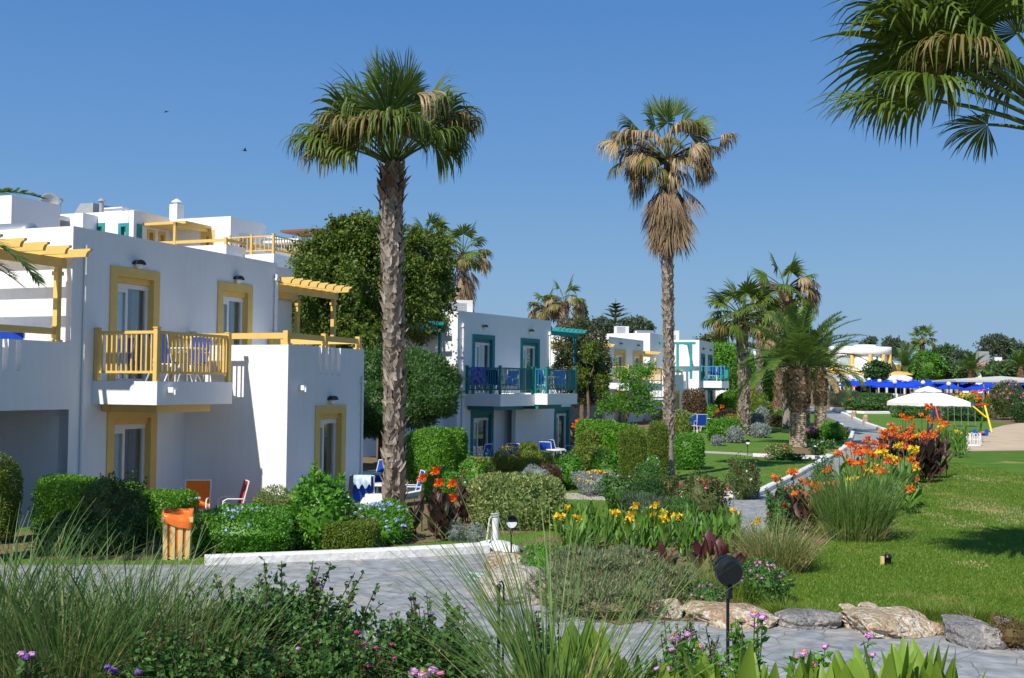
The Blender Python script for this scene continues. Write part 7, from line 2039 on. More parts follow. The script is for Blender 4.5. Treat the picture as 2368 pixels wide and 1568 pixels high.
B('small plumbago with pale blue flowers beside slim palm', 'flowering bush', 1490, 1526, 1050, 1110, 'lush', 2.3, .05, lump=.15, D=28.2, flowers=[('blue', 14, .045, 'flower_cluster')], depth=.5)
H('boxy variegated green hedge right of slim palm', 'hedge', 1558, 1628, 1003, 1078, 'lush', 3.6, .06, lump=.05, D=36.5, depth=1.2, cover=2.2)
H('flared wide clipped bush behind slim palm trunk', 'hedge', 1508, 1600, 950, 984, 'varieg', 3, .07, lump=.06, D=55, zoff=.9, depth=1.3)
H('lower speckled hedge behind the slim palm', 'hedge', 1524, 1600, 970, 1026, 'box', 4, .07, lump=.06, D=48)
H('brown clipped hedge block with yellow top', 'hedge', 1580, 1630, 902, 972, 'brownhedge', 5, .07, .5, lump=.03, D=64, depth=1.1, cover=2.3)
B('yellow green foliage cap on top of brown hedge block', 'hedge', 1582, 1628, 900, 912, 'gold', 4, .07, .5, lump=.04, D=64, zoff=0, depth=1.1) if False else None
H('small bright hedge right of brown hedge block', 'hedge', 1630, 1660, 936, 976, 'hedge', 3, .08, lump=.05, D=66)
B('dark green bush left of first silver ball', 'bush', 1630, 1715, 966, 1024, 'lush', 2.5, .07, lump=.1, D=54)
B('golden olive bush above dark green bush', 'bush', 1676, 1722, 958, 1000, 'gold', 2.5, .08, lump=.08, D=61)
for l, x0, x1, yt, yb, D in (('small low silver ball bush on lawn edge', 1644, 1674, 1008, 1026, 51), ('round silver bush left of fan palm trunk', 1680, 1718, 988, 1020, 53), ('round silver bush right of fan palm trunk, lower', 1738, 1778, 979, 1013, 57), ('round silver bush upper right of fan palm trunk', 1732, 1768, 956, 986, 62), ('smaller silver bush farther up the slope', 1748, 1778, 942, 962, 68)):
    B(l, 'silver bush', x0, x1, yt, yb, 'silver', 2.3, .07, .35, lump=.07, D=D)
H('yellow green cone shaped hedge behind fan palm trunk', 'topiary', 1706, 1748, 896, 962, 'gold', 3, .08, lump=.03, D=76)
H('olive trimmed bush right of the yellow cone hedge', 'hedge', 1738, 1778, 910, 950, 'box', 3, .08, lump=.06, D=74)
H('green trimmed bush below olive trimmed bush', 'hedge', 1740, 1788, 928, 960, 'box', 2.6, .08, lump=.07, D=70)
B('dark maroon small ball shrub on soil', 'bush', 1782, 1808, 960, 984, 'burgundy', 2.3, .07, lump=.06, D=67)
B('leafy green shrub beside slim palm trunk near date palm', 'bush', 1790, 1836, 948, 982, 'lush', 2.3, .08, lump=.12, D=69)
B('bright green low shrub between twin date palm and path', 'bush', 1896, 1952, 978, 1008, 'lush', 2.5, .07, lump=.08, D=56)
B('pink flowering low plants left of bright green shrub', 'flowers', 1858, 1900, 988, 1006, 'rose', 2.3, .06, lump=.15, D=56.5, flowers=[('pink', 36, .06, 'flower_cluster')], depth=.8)
B('small pink flowers between green shrub and path lamp', 'flowers', 1930, 1962, 990, 1004, 'rose', 2.3, .06, lump=.15, D=57, flowers=[('pink', 12, .05, 'flower_cluster')], depth=.6)
H('long dark hedge behind the lawn at right of path', 'hedge', 1948, 2064, 922, 962, 'oleander', 4, .12, lump=.1, D=96, depth=2.5, flowers=[('orange', 4, .15, 'flower_cluster')])
H('mid green clipped hedge behind the long dark hedge', 'hedge', 1975, 2066, 912, 940, 'oleander', 5, .13, lump=.05, D=112, depth=2)
B('feathery grey green grass bush before clipped hedge', 'grass bush', 1912, 1992, 905, 952, 'euca', 2.3, .25, .12, lump=.1, D=104, up=1.2)
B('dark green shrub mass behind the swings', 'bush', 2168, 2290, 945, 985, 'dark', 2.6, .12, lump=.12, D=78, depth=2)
B('green bush left under the white umbrella', 'bush', 2062, 2165, 940, 978, 'oleander', 2.6, .12, lump=.1, D=82, depth=2)
B('pink oleander shrub right of swings', 'flowering bush', 2285, 2368, 880, 982, 'rose', 2.2, .12, .4, lump=.2, D=80, flowers=[('pink', 34, .10, 'flower_cluster')], cover=1.5)
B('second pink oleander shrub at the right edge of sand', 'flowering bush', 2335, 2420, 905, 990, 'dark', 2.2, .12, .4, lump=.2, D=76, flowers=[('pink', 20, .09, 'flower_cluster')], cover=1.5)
# roses and small plants round the path beds
B('red rose bush at inner corner of the curb', 'rose bush', 1702, 1756, 1072, 1140, 'rose', 2.3, .06, ragged=9, lump=.3, D=26.8, flowers=[('red', 3, .06, 'rose_bloom'), ('white', 6, .05, 'low_bloom')], cover=1.4, depth=.8)
B('red and pink rose bush in front of white curb', 'rose bush', 1562, 1690, 1108, 1196, 'rose', 2.3, .06, ragged=9, lump=.3, D=22.6, flowers=[('red', 6, .05, 'rose_bloom'), ('pink', 7, .045, 'rose_bloom'), ('peach', 6, .04, 'rose_bloom')], cover=1.4, depth=1.0)
B('peach rose bush directly right of slim palm foot', 'rose bush', 1476 + 48, 1556 + 14, 1098, 1146, 'rose', 2.2, .05, ragged=9, lump=.3, D=25.8, flowers=[('peach', 11, .04, 'rose_bloom')], cover=1.4, depth=.6)
B('dark rose bush left of the red rose beds', 'rose bush', 1385, 1480, 1098, 1165, 'geran', 2.2, .06, ragged=9, lump=.3, D=24.5, flowers=[('mauve', 3, .03, 'rose_bloom')], cover=1.3, depth=.8)
B('dark green rose bush beside the lamp with silver plants', 'rose bush', 1440, 1545, 1112, 1175, 'dark', 2.2, .05, ragged=9, lump=.3, D=23.6, cover=1.2, depth=.8)
B('grey green clump of narrow leaves in curbed bed', 'bush', 1440, 1570, 1152, 1204, 'euca', 2.3, .11, .12, lump=.3, D=22.0, cover=1.2, depth=.9, up=.9)
B('second narrow leaved clump beside white curb', 'bush', 1540, 1612, 1150, 1208, 'geran', 2.5, .09, .16, lump=.15, D=21.4, cover=1.2, depth=.7, up=.9)
B('tall thin rose shoot on the lawn', 'rose bush', 1680, 1732, 1048, 1098, 'rose', 2.2, .06, lump=.25, D=28.6, cover=.7, depth=.3, flowers=[('red', 3, .04, 'rose_bloom')])
B('white rose bush under the big date palm', 'rose bush', 1876, 1932, 1022, 1054, 'geran', 2.3, .06, ragged=9, lump=.3, D=44.5, flowers=[('white', 7, .075, 'rose_bloom')], depth=.8)
B('low flowering plants at left foot of date palm', 'flowers', 1772, 1836, 1028, 1052, 'varieg', 2.4, .06, lump=.14, D=45.5, flowers=[('red', 4, .05, 'rose_bloom')], depth=.8)
B('low silver plants in date palm bed near curb end', 'flowers', 1908, 1936, 1042, 1058, 'varieg', 2.4, .06, .3, lump=.2, D=43.5, depth=.5)
B('low dark plants along curb below the date palm', 'flowers', 1768, 1870, 1052, 1068, 'geran', 2.4, .06, lump=.16, D=41.5, depth=.5, flowers=[('pink', 5, .05, 'rose_bloom')])
B('silver dusty miller plants on soil below bronze cannas', 'silver bush', 1036, 1072, 1208, 1248, 'silver', 2.2, .06, .25, lump=.2, D=19.2, cover=1.4)
B('silver dusty miller plant nearest the bollard rope', 'silver bush', 1078, 1118, 1214, 1250, 'silver', 2.2, .06, .25, lump=.2, D=18.9, cover=1.4)
for l, x0, x1, yt, yb, D, fl in (('red rose bush by path junction left of bronze cannas', 1776, 1818, 1150, 1218, 20.4, [('red', 4, .065, 'rose_bloom')]), ('thorny red rose bush behind orange cannas by path', 1806, 1860, 1122, 1205, 22.0, [('red', 5, .06, 'rose_bloom'), ('peach', 3, .05, 'rose_bloom')]),
                                 ('pale pink rose bush beside the green grass clump', 1875, 1930, 1118, 1190, 22.6, [('white', 5, .06, 'rose_bloom'), ('pink', 4, .05, 'rose_bloom')]), ('leafy rose shoots on path edge behind cannas', 1880, 1925, 1070, 1130, 26.5, [('peach', 3, .05, 'rose_bloom')])):
    B(l, 'rose bush', x0, x1, yt, yb, 'geran', 2.2, .06, ragged=9, lump=.3, D=D, flowers=fl, cover=1.1, depth=.6)
# ground hugging juniper and weeds of the island bed
B('wide low grey green juniper mat sprawling over rocks', 'juniper', 1245, 1562, 1290, 1432, 'juniper', 2.3, .085, .22, lump=.2, depth=2.6, cover=2.2, up=.7, D=14.4, zoff=-.12)
B('low juniper patch right of the wide juniper mat', 'juniper', 1480, 1625, 1325, 1412, 'juniper', 2.3, .085, .22, lump=.22, depth=1.4, cover=2.4, up=.7, D=14.6, zoff=-.1)
B('low juniper fringe creeping to the paving edge', 'juniper', 1262, 1530, 1352, 1432, 'juniper', 2.3, .085, .22, lump=.25, depth=1.3, cover=2.0, up=.7, D=13.3, zoff=-.08)
B('mounded juniper shoots at the left of the wide mat', 'juniper', 1262, 1400, 1272, 1400, 'juniper', 2.2, .085, .22, lump=.25, depth=1.2, cover=1.8, up=.8, D=15.2, zoff=-.1)
B('weedy green clump left of juniper behind pale rocks', 'bush', 1210, 1312, 1262, 1352, 'lush', 2.3, .05, .3, lump=.2, D=15.4, cover=1.3, up=.6, flowers=[('mauve', 3, .03, 'small_flower')])
B('pink lantana bush right of the large black lamp', 'flowering bush', 1700, 1815, 1300, 1402, 'geran', 2.2, .045, .6, lump=.2, D=14.2, depth=.9, cover=1.3, flowers=[('mauve', 16, .028, 'flower_cluster'), ('pink', 10, .028, 'flower_cluster')])
B('small pink lantana just left of large lamp foot', 'flowering bush', 1596, 1672, 1352, 1402, 'geran', 2.2, .04, .6, lump=.2, D=13.4, depth=.5, cover=1.1, flowers=[('mauve', 6, .03, 'flower_cluster'), ('pink', 6, .03, 'flower_cluster')])
B('dry brown weeds at right end of the rocks', 'weeds', 2296, 2380, 1430, 1498, 'redrose', 2.2, .04, .4, lump=.25, D=11.7, depth=.4, cover=1.0)
# ------------------------------------------------------------------ grasses
def grass(label, loc, specs, name='grass_clump', group=None, seed=1):
    rng = np.random.default_rng(seed); o = NP(); mats = []
    for sp in specs:
        pal = sp.pop('pal')
        if pal not in mats: mats.append(pal)
        grass_np(o, rng, m=mats.index(pal), **sp)
    return link(name, o.mesh(name, [LM[p_] for p_ in mats]), None, loc, 0, label, 'grass', group)
q = gp(2008, 1262) + Vector((0, .9, 0))
grass('tall green fountain grass clump beside the right lawn', q, [dict(n=1300, r0=.55, h=1.5, lean=.40, bend=.7, w=.017, pal='grass', hmin=.4), dict(n=400, r0=.55, h=1.2, lean=.7, bend=1.3, w=.012, pal='grass'), dict(n=420, r0=.6, h=.75, lean=.8, bend=1.3, w=.014, pal='drygrass')], seed=3)
q = gp(1816, 1334) + Vector((0, .6, 0))
grass('dry straw coloured grass clump left of the right lawn', q, [dict(n=1000, r0=.42, h=.9, lean=.7, bend=1.2, w=.013, pal='drygrass', hmin=.35), dict(n=420, r0=.4, h=1.0, lean=.5, bend=.9, w=.011, pal='grass')], seed=4)
q = gp(1640, 1390)
grass('green weedy grass behind the long tan rock', q + Vector((.1, .3, 0)), [dict(n=900, r0=.75, h=.5, lean=.35, bend=.8, w=.008, pal='tuft')], seed=5)
for i, (x, y, l) in enumerate(((1890, 1446, 'grass tuft spilling between grey boulder and largest boulder'), (2158, 1436, 'grass tuft right of the largest boulder'), (1818, 1428, 'grass tuft left of the grey boulder'), (2260, 1440, 'weedy tuft behind right grey boulder'))):
    grass(l, gp(x, y) + Vector((0, .12, 0)), [dict(n=420, r0=.22, h=.30, lean=.6, bend=1.4, w=.007, pal='tuft')], name='grass_tuft', seed=20 + i)
def bank(x, y, D):
    p = at(x, y, D); return Vector((p.x, D, float(bank_z(p.x, D)) - .02))
for i, (x, D, n, h, l) in enumerate(((-20, 7.4, 560, 1.4, 'tall grass clump at the lower left edge'), (150, 7.0, 600, 1.3, 'second tall grass clump from the lower left'), (300, 7.6, 500, 1.25, 'third tall grass clump, before the litter bin'), (415, 7.2, 300, 1.1, 'sparser grass clump beside dark geranium bush'))):
    grass(l, bank(x, 1500, D), [dict(n=int(n * 1.1), r0=.32, h=h, lean=.42, bend=1.0, w=.017, pal='grassl', hmin=.35, seg=9), dict(n=n // 3, r0=.3, h=h * .8, lean=.7, bend=2.2, w=.008, pal='grassl', seg=10), dict(n=int(n * 1.6), r0=.5, h=.85, lean=.6, bend=1.2, w=.014, pal='grassl'), dict(n=n // 2, r0=.42, h=.9, lean=.5, bend=1.3, w=.011, pal='drygrass')], seed=30 + i)
grass('arching green grass fountain at bottom centre', bank(1275, 1560, 6.4), [dict(n=75, r0=.08, h=1.75, lean=1.1, bend=.75, w=.015, pal='grass', hmin=.6, seg=11, az0=3.05, azs=.45), dict(n=60, r0=.08, h=1.6, lean=.62, bend=.6, w=.014, pal='grass', hmin=.6, seg=10, az0=2.9, azs=.6), dict(n=45, r0=.08, h=1.55, lean=.35, bend=.5, w=.013, pal='grass', hmin=.6, seg=10), dict(n=60, r0=.08, h=1.4, lean=1.5, bend=1.2, w=.011, pal='grass', seg=12, az0=3.1, azs=.5), dict(n=26, r0=.08, h=1.9, lean=.8, bend=2.6, w=.006, pal='grass', seg=16, az0=3.1, azs=.5), dict(n=90, r0=.16, h=.6, lean=.7, bend=.8, w=.014, pal='drygrass'), dict(n=150, r0=.2, h=.7, lean=.9, bend=.8, w=.014, pal='grass')], seed=40)
grass('second arching grass fountain right of bottom centre', bank(1320, 1560, 6.3), [dict(n=55, r0=.08, h=1.55, lean=.9, bend=.45, w=.014, pal='grass', hmin=.6, seg=10, az0=.1, azs=.4), dict(n=40, r0=.08, h=1.2, lean=1.3, bend=.9, w=.011, pal='grass', hmin=.6, seg=10, az0=.1, azs=.5), dict(n=14, r0=.06, h=.9, lean=.6, bend=.2, w=.016, pal='drygrass', az0=.1, azs=.6)], seed=41)
grass('low grass blades between centre fountain and lantana', bank(1480, 1560, 6.4), [dict(n=160, r0=.2, h=.8, lean=.7, bend=1.2, w=.007, pal='grass', seg=8)], seed=42)

# ------------------------------------------------------------------ foreground leafy bushes
def leafy(name, label, cat, x, D, wpx, ytop, pal, leaf, lw, seed, heads=(), cover=1.6, stems=18, dm=.5, loose=1.0):
    rng = np.random.default_rng(seed)
    b = bank(x, 1500, D); k = D / F
    hh = at(x, ytop, D).z - b.z; rx_ = wpx * k / 2
    o = NP(); st = NP()
    for j in range(1 if rx_ < .25 else 5):
        ox = rng.uniform(-.55, .55) * rx_ if rx_ >= .25 else 0; hk = rng.uniform(.62, .92); rk = .55 if rx_ >= .25 else 1
        core(o, rng, (ox, rng.uniform(-.2, .2) * dm, hh * .30 * hk), (rx_ * rk * .6, dm * .5, hh * .34 * hk), 2.2, 0, .6, 0.0)
        shell_leaves(o, rng, (ox, rng.uniform(-.2, .2) * dm, hh * .40 * hk), (rx_ * rk, dm * .8, hh * .46 * hk), 2.2, leaf, leaf * lw, cover * .75, .3, 0, 0, depth=.6, up=.3)
    def shoot(tip, n):
        tip = np.array(tip); s0 = np.array([tip[0] * .5, tip[1] * .5, hh * .12]); md = (s0 + tip) / 2 + rng.normal(0, .03, 3)
        pth = np.stack([s0, md, tip]); st.tube(pth, [.006, .005, .003], 4, 0)
        f = rng.uniform(.35, 1.0, n)
        P_ = (1 - f)[:, None] ** 2 * s0 + 2 * ((1 - f) * f)[:, None] * md + f[:, None] ** 2 * tip
        D_ = unit(rng.normal(0, 1, (n, 3)) + np.array([0, 0, .35]))
        o.leaves(P_ + D_ * .005, D_, unit(rng.normal(0, .5, (n, 3)) + np.array([0, 0, 1])), leaf * rng.uniform(.7, 1.2, n), leaf * lw, 0)
    for i in range(stems):
        a = rng.uniform(0, 6.28); r = rng.uniform(.2, 1.1)
        shoot((math.cos(a) * rx_ * r, math.sin(a) * dm * r, hh * rng.uniform(.75, 1.1) * (1 - .25 * r * r)), 26)
    t = thing(name, label, cat, b)
    for (hx, hy, col, r) in heads:
        p = np.array(at(hx, hy, D + rng.uniform(-.2, .2))) - np.array(b)
        shoot(p - np.array([0, 0, .015]), 18)
        if col == 'lantana':
            r *= 1.2; link('flower_head', blossom('mauve', r, 44, 2), t, p, 0, scale=(1.15, 1.15, .75)); link('flower_head', blossom('yellow', r * .55, 16, 2), t, p + np.array([0, -r * .35, r * .4]))
        else: link('flower_head', blossom(col, r * 1.1, 40, 1), t, p, rng.uniform(0, 6), scale=(1.15, 1.15, .8))
    link('foliage', o.mesh('foliage', [LM[pal]]), t); link('stem', st.mesh('stem', [BSTEM if pal == 'geran' else STEM]), t, kind='stuff')
    return t
leafy('geranium_bush', 'dark scented geranium bush with purple flowers, lower left', 'flowering bush', 630, 7.9, 480, 1300, 'geran', .046, .8, 51, [(672, 1387, 'purple', .022), (706, 1390, 'purple', .022), (606, 1402, 'mauve', .020), (655, 1471, 'mauve', .018), (717, 1533, 'mauve', .018), (735, 1344, 'purple', .018), (742, 1358, 'purple', .016), (620, 1398, 'purple', .018), (698, 1368, 'purple', .014), (680, 1445, 'purple', .014)], stems=46, dm=.55, cover=2.0)
leafy('geranium_bush', 'bright lower leaves of geranium in the bottom left corner area', 'bush', 545, 7.0, 260, 1440, 'geran', .045, .8, 52, [(175, 1495, 'purple', .02) if False else (690, 1500, 'mauve', .016)], stems=26, dm=.4, cover=1.8)
leafy('geranium_bush', 'dark geranium bush behind the centre grass fountain', 'flowering bush', 1005, 8.2, 270, 1385, 'geran', .046, .8, 53, [(968, 1270 + 125, 'mauve', .016), (1000, 1420, 'purple', .018), (905, 1420, 'purple', .016), (1040, 1440, 'mauve', .016), (1075, 1405, 'mauve', .016)], stems=40, dm=.5, cover=1.7)
leafy('geranium_bush', 'leafy geranium filling the space above magenta flowers', 'bush', 760, 7.2, 240, 1455, 'geran', .046, .8, 62, [], stems=24, dm=.4, cover=1.8)
leafy('geranium_bush', 'low geranium leaves between grass clumps at bottom left', 'bush', 400, 6.7, 240, 1440, 'geran', .042, .8, 63, [], stems=24, dm=.4, cover=1.6)
leafy('geranium_bush', 'dark leafy stems against paving near lantana flowers', 'bush', 1590, 7.4, 150, 1425, 'geran', .032, .6, 54, [], stems=26, dm=.3, cover=.9)
leafy('geranium_bush', 'dark leafy plant between the centre grass and canna leaves', 'bush', 1250, 7.8, 130, 1425, 'geran', .035, .7, 55, [], stems=22, dm=.3, cover=1.1)
leafy('magenta_flowers', 'magenta flowering plants at bottom beside geranium bush', 'flowers', 845, 7.3, 190, 1490, 'geran', .03, .4, 56, [(826, 1462, 'magenta', .020), (843, 1488, 'magenta', .022), (822, 1518, 'magenta', .020), (795, 1547, 'magenta', .026), (776, 1551, 'magenta', .026), (870, 1498, 'magenta', .016), (905, 1490, 'magenta', .016), (912, 1522, 'magenta', .016), (880, 1530, 'magenta', .02), (800, 1482, 'magenta', .014), (852, 1540, 'magenta', .018)], stems=24, dm=.3, cover=1.1)
leafy('lantana_bush', 'pink and yellow lantana before the large black lamp', 'flowering bush', 1722, 6.7, 150, 1440, 'lush', .06, .62, 57, [(1715, 1437, 'pink', .030), (1745, 1421, 'lantana', .030), (1764, 1428, 'mauve', .032), (1752, 1446, 'lantana', .032), (1699, 1466, 'mauve', .026)], stems=12, dm=.25, cover=.8)
leafy('lantana_bush', 'pink and yellow lantana left of large black lamp', 'flowering bush', 1575, 6.6, 150, 1480, 'lush', .055, .62, 58, [(1560, 1475, 'lantana', .036), (1590, 1467, 'mauve', .028), (1552, 1502, 'mauve', .026), (1618, 1497, 'lantana', .026), (1520, 1547, 'mauve', .026), (1545, 1549, 'mauve', .030), (1604, 1505, 'white', .018)], stems=10, dm=.25, cover=.8)
leafy('lantana_bush', 'lantana with green berries at bottom right', 'flowering bush', 1900, 6.5, 220, 1500, 'lush', .06, .62, 59, [(2009, 1471, 'mauve', .030), (1908, 1495, 'mauve', .026), (1859, 1511, 'lantana', .028), (1879, 1538, 'pink', .028), (2018, 1514, 'mauve', .022), (1840, 1520, 'mauve', .016)], stems=12, dm=.25, cover=.7)
leafy('lantana_bush', 'pink and yellow lantana at bottom edge under grass fountain', 'flowering bush', 985, 6.4, 130, 1555, 'lush', .05, .62, 60, [(958, 1554, 'mauve', .034), (1002, 1551, 'mauve', .036), (980, 1560, 'lantana', .034), (1020, 1558, 'pink', .026)], stems=6, dm=.2, cover=.6)
leafy('lantana_bush', 'purple lantana flowers in the bottom left corner', 'flowering bush', 80, 6.2, 200, 1530, 'geran', .05, .62, 61, [(62, 1520, 'purple', .03), (50, 1512, 'mauve', .024), (75, 1513, 'mauve', .024), (262, 1552, 'purple', .03), (248, 1542, 'purple', .02), (320, 1554, 'purple', .024)], stems=10, dm=.25, cover=.8)

# ------------------------------------------------------------------ cannas
rg = random.Random(9)
first = True
# bed of green cannas with yellow flowers in the island
for i in range(135):
    y = rg.uniform(1236, 1304); x = rg.uniform(1290 + (1304 - y) * .0, 1722)
    p = gp(x, y)
    canna('green canna in the dense bed between juniper and path', p, 'canna', rg.choice([.55, .64]), .38, .085, 5, 1, 0, rg.randrange(4), group='green cannas of the island bed', rz=rg.uniform(0, 6.28), sc=rg.uniform(.8, 1.12), upright=.92)
for x, yh, y in ((1294, 1186, 1262), (1335, 1192, 1268), (1316, 1160, 1240), (1420, 1172, 1252), (1456, 1178, 1258), (1460, 1206, 1280), (1505, 1175, 1262), (1517, 1158, 1250), (1540, 1172, 1255), (1565, 1186, 1262), (1700, 1168, 1248), (1748, 1196, 1275), (1470, 1160, 1246), (1535, 1195, 1270)):
    p = gp(x, y); h = at(x, yh, p.y).z - p.z
    canna('green canna with a yellow bloom in the island bed', p, 'canna', max(.55, h - .05), .40, .11, 4, 1, 0, 9, 'yellow', group='yellow flowered cannas of the island bed', rz=rg.uniform(0, 6.28), fsize=.085)
for l, x, y, s_ in (('pair of broad maroon canna leaves left in the low bed', 1500, 1330, .9), ('broad maroon canna leaves above juniper mat', 1540, 1338, 1.05), ('broad maroon canna left of large lamp', 1620, 1330, 1.05), ('maroon canna behind the large black lamp', 1668, 1322, 1.0), ('tallest maroon canna of the low bed', 1645, 1316, 1.15), ('reddish canna leaf right of the large lamp', 1712, 1345, .85)):
    canna(l, gp(x, y), 'burgundy', .40, .40, .17, 4, 1, .12, i % 4, rz=rg.uniform(0, 6), sc=s_, upright=.95)
# bronze cannas near the tall palm
def cluster(label, x, yb, spread_px, n, pal, h, L, W, col=None, nl=5, seed=0, fsize=.115, sc=1.0, nf=None, upright=.85):
    p = gp(x, yb); k = p.y / F
    return canna(label, p + Vector((0, spread_px * k * .5, 0)), pal, h, L, W, nl, n, spread_px * k, seed, col, sc=sc, fsize=fsize, nf=nf, upright=upright, rz=seed)
cluster('bronze canna clump right of tall palm behind the white curb', 1000, 1252, 48, 9, 'bronze', .85, .42, .17, None, 5, 1)
for x, y, yb in ((1003, 1082, 1225), (975, 1113, 1230), (1046, 1102, 1228), (1026, 1160, 1236), (1040, 1156, 1232), (1018, 1128, 1228)):
    p = gp(x, yb); canna('slender bronze canna with an orange bloom beside tall palm', p, 'bronze', at(x, y, p.y).z, .36, .13, 3, 1, 0, 5, 'orange', group='orange bronze cannas by the tall palm', fsize=.10)
cluster('single dark bronze canna left of variegated hedge', 1075, 1212, 14, 3, 'bronze', .85, .40, .17, None, 5, 3)
cluster('small bronze canna shoot among silver plants', 1058, 1250, 6, 2, 'bronze', .35, .28, .13, None, 4, 4)
# border on the right of the path
cluster('bronze canna clump with orange red blooms left of green grass clump', 1868, 1240, 50, 8, 'bronze', .8, .46, .18, None, 5, 6)
for x, y, yb in ((1838, 1078, 1215), (1800, 1098, 1210), (1885, 1120, 1225), (1905, 1135, 1222), (1862, 1138, 1220), (1872, 1160, 1228), (1892, 1125, 1215), (1848, 1142, 1218), (1925, 1100, 1205), (1912, 1090, 1200), (1858, 1120, 1212)):
    p = gp(x, yb); canna('bronze canna with bright orange bloom by the path curb', p, 'bronze', at(x, y, p.y).z, .40, .14, 3, 1, 0, 6, rg.choice(['orange', 'orange', 'peach']), group='orange bronze cannas at the path edge', fsize=.10, rz=rg.uniform(0, 6))
for i in range(34):
    x = rg.uniform(1945, 2095); yb = rg.uniform(1140, 1215) - (x - 1945) * .25; p = gp(x, yb)
    canna('green leaved canna without bloom behind fountain grass', p, 'canna', rg.choice([.95, 1.1]), .50, .15, 6, 1, 0, rg.randrange(3), group='green cannas of the right border', rz=rg.uniform(0, 6.28), sc=rg.uniform(.85, 1.1), upright=.92)
for i in range(62):
    x = rg.uniform(1940, 2120); y = rg.uniform(1000, 1120) + max(0, (1990 - x)) * .35; yb = 1120 + (1110 - 1000) * rg.random() - (x - 1940) * .22
    yb = max(yb, y + 50); p = gp(x, yb); h = at(x, y, p.y).z - p.z
    if h < .5 or h > 2.2: continue
    canna('tall green canna with mixed orange and yellow bloom in right border', p, 'canna', round(h / .12) * .12, .46, .14, 4, 1, 0, 7, rg.choice(['orange', 'orange', 'peach', 'peach', 'yellow']), group='flowering green cannas of the right border', rz=rg.uniform(0, 6.28), fsize=.10)
cluster('large dark bronze canna stand at back of right border', 2108, 1118, 52, 24, 'bronze', 1.45, .56, .22, None, 7, 8)
cluster('dark bronze canna stand right next to green lilies', 2150, 1108, 34, 14, 'bronze', 1.35, .56, .22, None, 7, 9)
cluster('bronze canna stand at the left of dark border', 2062, 1085, 34, 12, 'bronze', 1.35, .52, .19, None, 7, 10)
for i in range(46):
    x = rg.uniform(2040, 2190); y = rg.uniform(948, 1020) + abs(x - 2120) * .18; yb = rg.uniform(1060, 1105); p = gp(x, yb); h = at(x, y, p.y).z - p.z
    if h < .8: continue
    canna('tall bronze canna with orange bloom in dark border stand', p, 'bronze', round(min(h, 2.6) / .15) * .15, .42, .15, 5, 1, 0, 8, rg.choice(['orange', 'orange', 'orange', 'peach']), group='orange cannas of the dark border stand', rz=rg.uniform(0, 6.28), fsize=.10)
p = gp(2138, 1100); canna('tallest orange canna, standing up against the white umbrella', p, 'bronze', at(2138, 943, p.y).z, .42, .15, 5, 1, 0, 8, 'orange', fsize=.13)
for i in range(26):
    x = rg.uniform(2178, 2238); yb = rg.uniform(1040, 1060); p = gp(x, yb)
    canna('bright green leafy canna at end of the right border', p, 'canna', rg.choice([1.1, 1.3]), .46, .10, 9, 1, 0, rg.randrange(3), 'yellow' if i % 9 == 0 else None, group='bright green cannas at the border end', rz=rg.uniform(0, 6.28), sc=rg.uniform(.7, 1.08), upright=.95)
# far canna patches
for l, x0, x1, yt, D, col, n in (('far orange canna patch left of the dark hedge', 1938, 1978, 893, 118, 'orange', 16), ('far yellow canna patch behind white umbrella', 2196, 2250, 903, 84, 'yellow', 18), ('far orange canna patch right of white umbrella', 2244, 2286, 902, 83, 'orange', 20)):
    xm = (x0 + x1) / 2; q = at(xm, yt, D); g = zg(D); t = thing('canna_patch', l, 'flowers', (q.x, D, g)); k = D / F
    rng = np.random.default_rng(int(x0)); o = NP(); h = q.z - g
    for j in range(60):
        canna_leaf(o, rng, (rng.uniform(x0 - xm, x1 - xm) * k, rng.uniform(-.6, .6), h * rng.uniform(.1, .55)), rng.uniform(0, 6.28), R(rng.uniform(55, 85)), .8, .22, R(30), 0, 5)
    link('foliage', o.mesh('foliage', [LM['canna']]), t)
    for j in range(n):
        link('flower_head', blossom(col, .17, 14, j % 3), t, (rng.uniform(x0 - xm, x1 - xm) * k, rng.uniform(-.7, .3), h * rng.uniform(.62, 1.0)), j)
for l, x, y, D in (('orange canna bloom in the dark foliage left of fan palm trunk', 1665, 945, 62), ('orange canna standing before the far dome hedge', 1740, 920, 82), ('orange canna by the foot of purple climbing tree', 1338, 975, 48)):
    p = Vector((at(x, y, D).x, D, zg(D))); h = at(x, y, D).z - p.z
    canna(l, p, 'bronze', h, .5, .18, 5, 3, .25, 11, 'orange', fsize=.13)
B('dark bronze foliage by the white block under the teal balcony', 'bush', 1652, 1712, 946, 986, 'bronze', 2.2, .16, .4, lump=.2, D=62, up=.9)
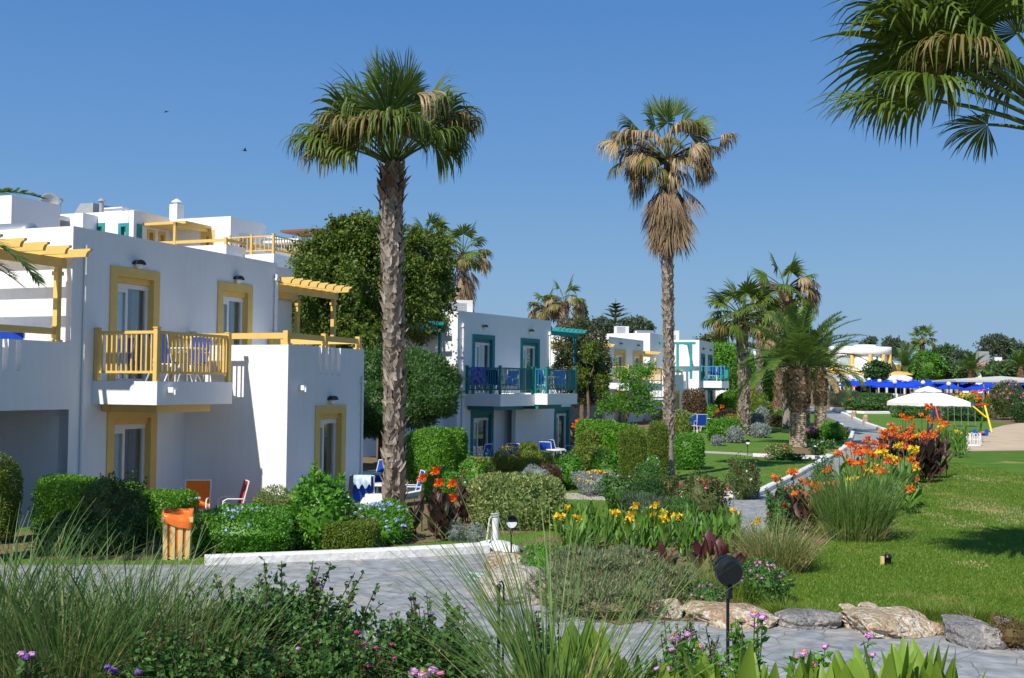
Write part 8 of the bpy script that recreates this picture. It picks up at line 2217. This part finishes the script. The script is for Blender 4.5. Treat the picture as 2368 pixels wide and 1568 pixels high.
# foreground broad leaves at the bottom
def fg_canna(label, x, D, ytip, sc_, var, nl=4):
    b = bank(x, 1500, D); h = (at(x, ytip, D).z - b.z) * 1.05
    o = NP(); st = NP(); rng = np.random.default_rng(700 + var)
    st.tube([(0, 0, -.02), (0, 0, h * .4)], [.014, .009], 6, 0)
    for j in range(nl):
        canna_leaf(o, rng, (rng.normal(0, .02), rng.normal(0, .02), h * (.02 + .07 * j)), rng.uniform(0, 6.28), R(rng.uniform(62, 88)), h * rng.uniform(.82, .95) * (1 - .07 * j), .15 * sc_, R(rng.uniform(2, 14)), 0, 9)
    t = thing('canna_plant', label, 'canna plant', b, 0, 'broad green canna leaves along the bottom edge')
    link('foliage', o.mesh('foliage', [LM['lance']], True), t); link('stem', st.mesh('stem', [STEM]), t)
for i, (x, D, yt, s_) in enumerate(((1285, 7.2, 1470, 1.3), (1350, 7.0, 1428, 1.7), (1385, 6.9, 1470, 1.4), (1415, 6.8, 1490, 1.5), (1450, 6.6, 1510, 1.3), (1480, 6.8, 1500, 1.3), (1690, 6.3, 1452, 1.1), (1668, 6.5, 1480, 1.1), (1640, 6.5, 1500, 1.1), (1725, 6.2, 1500, 1.1), (1780, 6.4, 1490, 1.0), (1835, 6.3, 1500, 1.0), (1810, 6.1, 1530, 1.0),
                                    (1940, 6.2, 1500, 1.1), (1965, 6.2, 1510, 1.1), (2008, 6.1, 1500, 1.2), (2050, 6.0, 1475, 1.15), (2065, 6.1, 1462, 1.2), (2095, 6.0, 1468, 1.2), (2110, 6.1, 1500, 1.1), (2140, 6.0, 1482, 1.1), (2170, 6.0, 1492, 1.0), (2185, 6.1, 1510, 1.0), (1320, 6.6, 1510, 1.4), (1250, 6.7, 1520, 1.2), (1380, 6.4, 1530, 1.3), (1900, 6.1, 1530, 1.0), (1985, 6.0, 1535, 1.0), (1590, 6.3, 1530, 1.0), (1550, 6.3, 1535, 1.0))):
    fg_canna('broad lance shaped green canna leaves in the bottom foreground', x, D, yt, s_, i, 3 + i % 3)
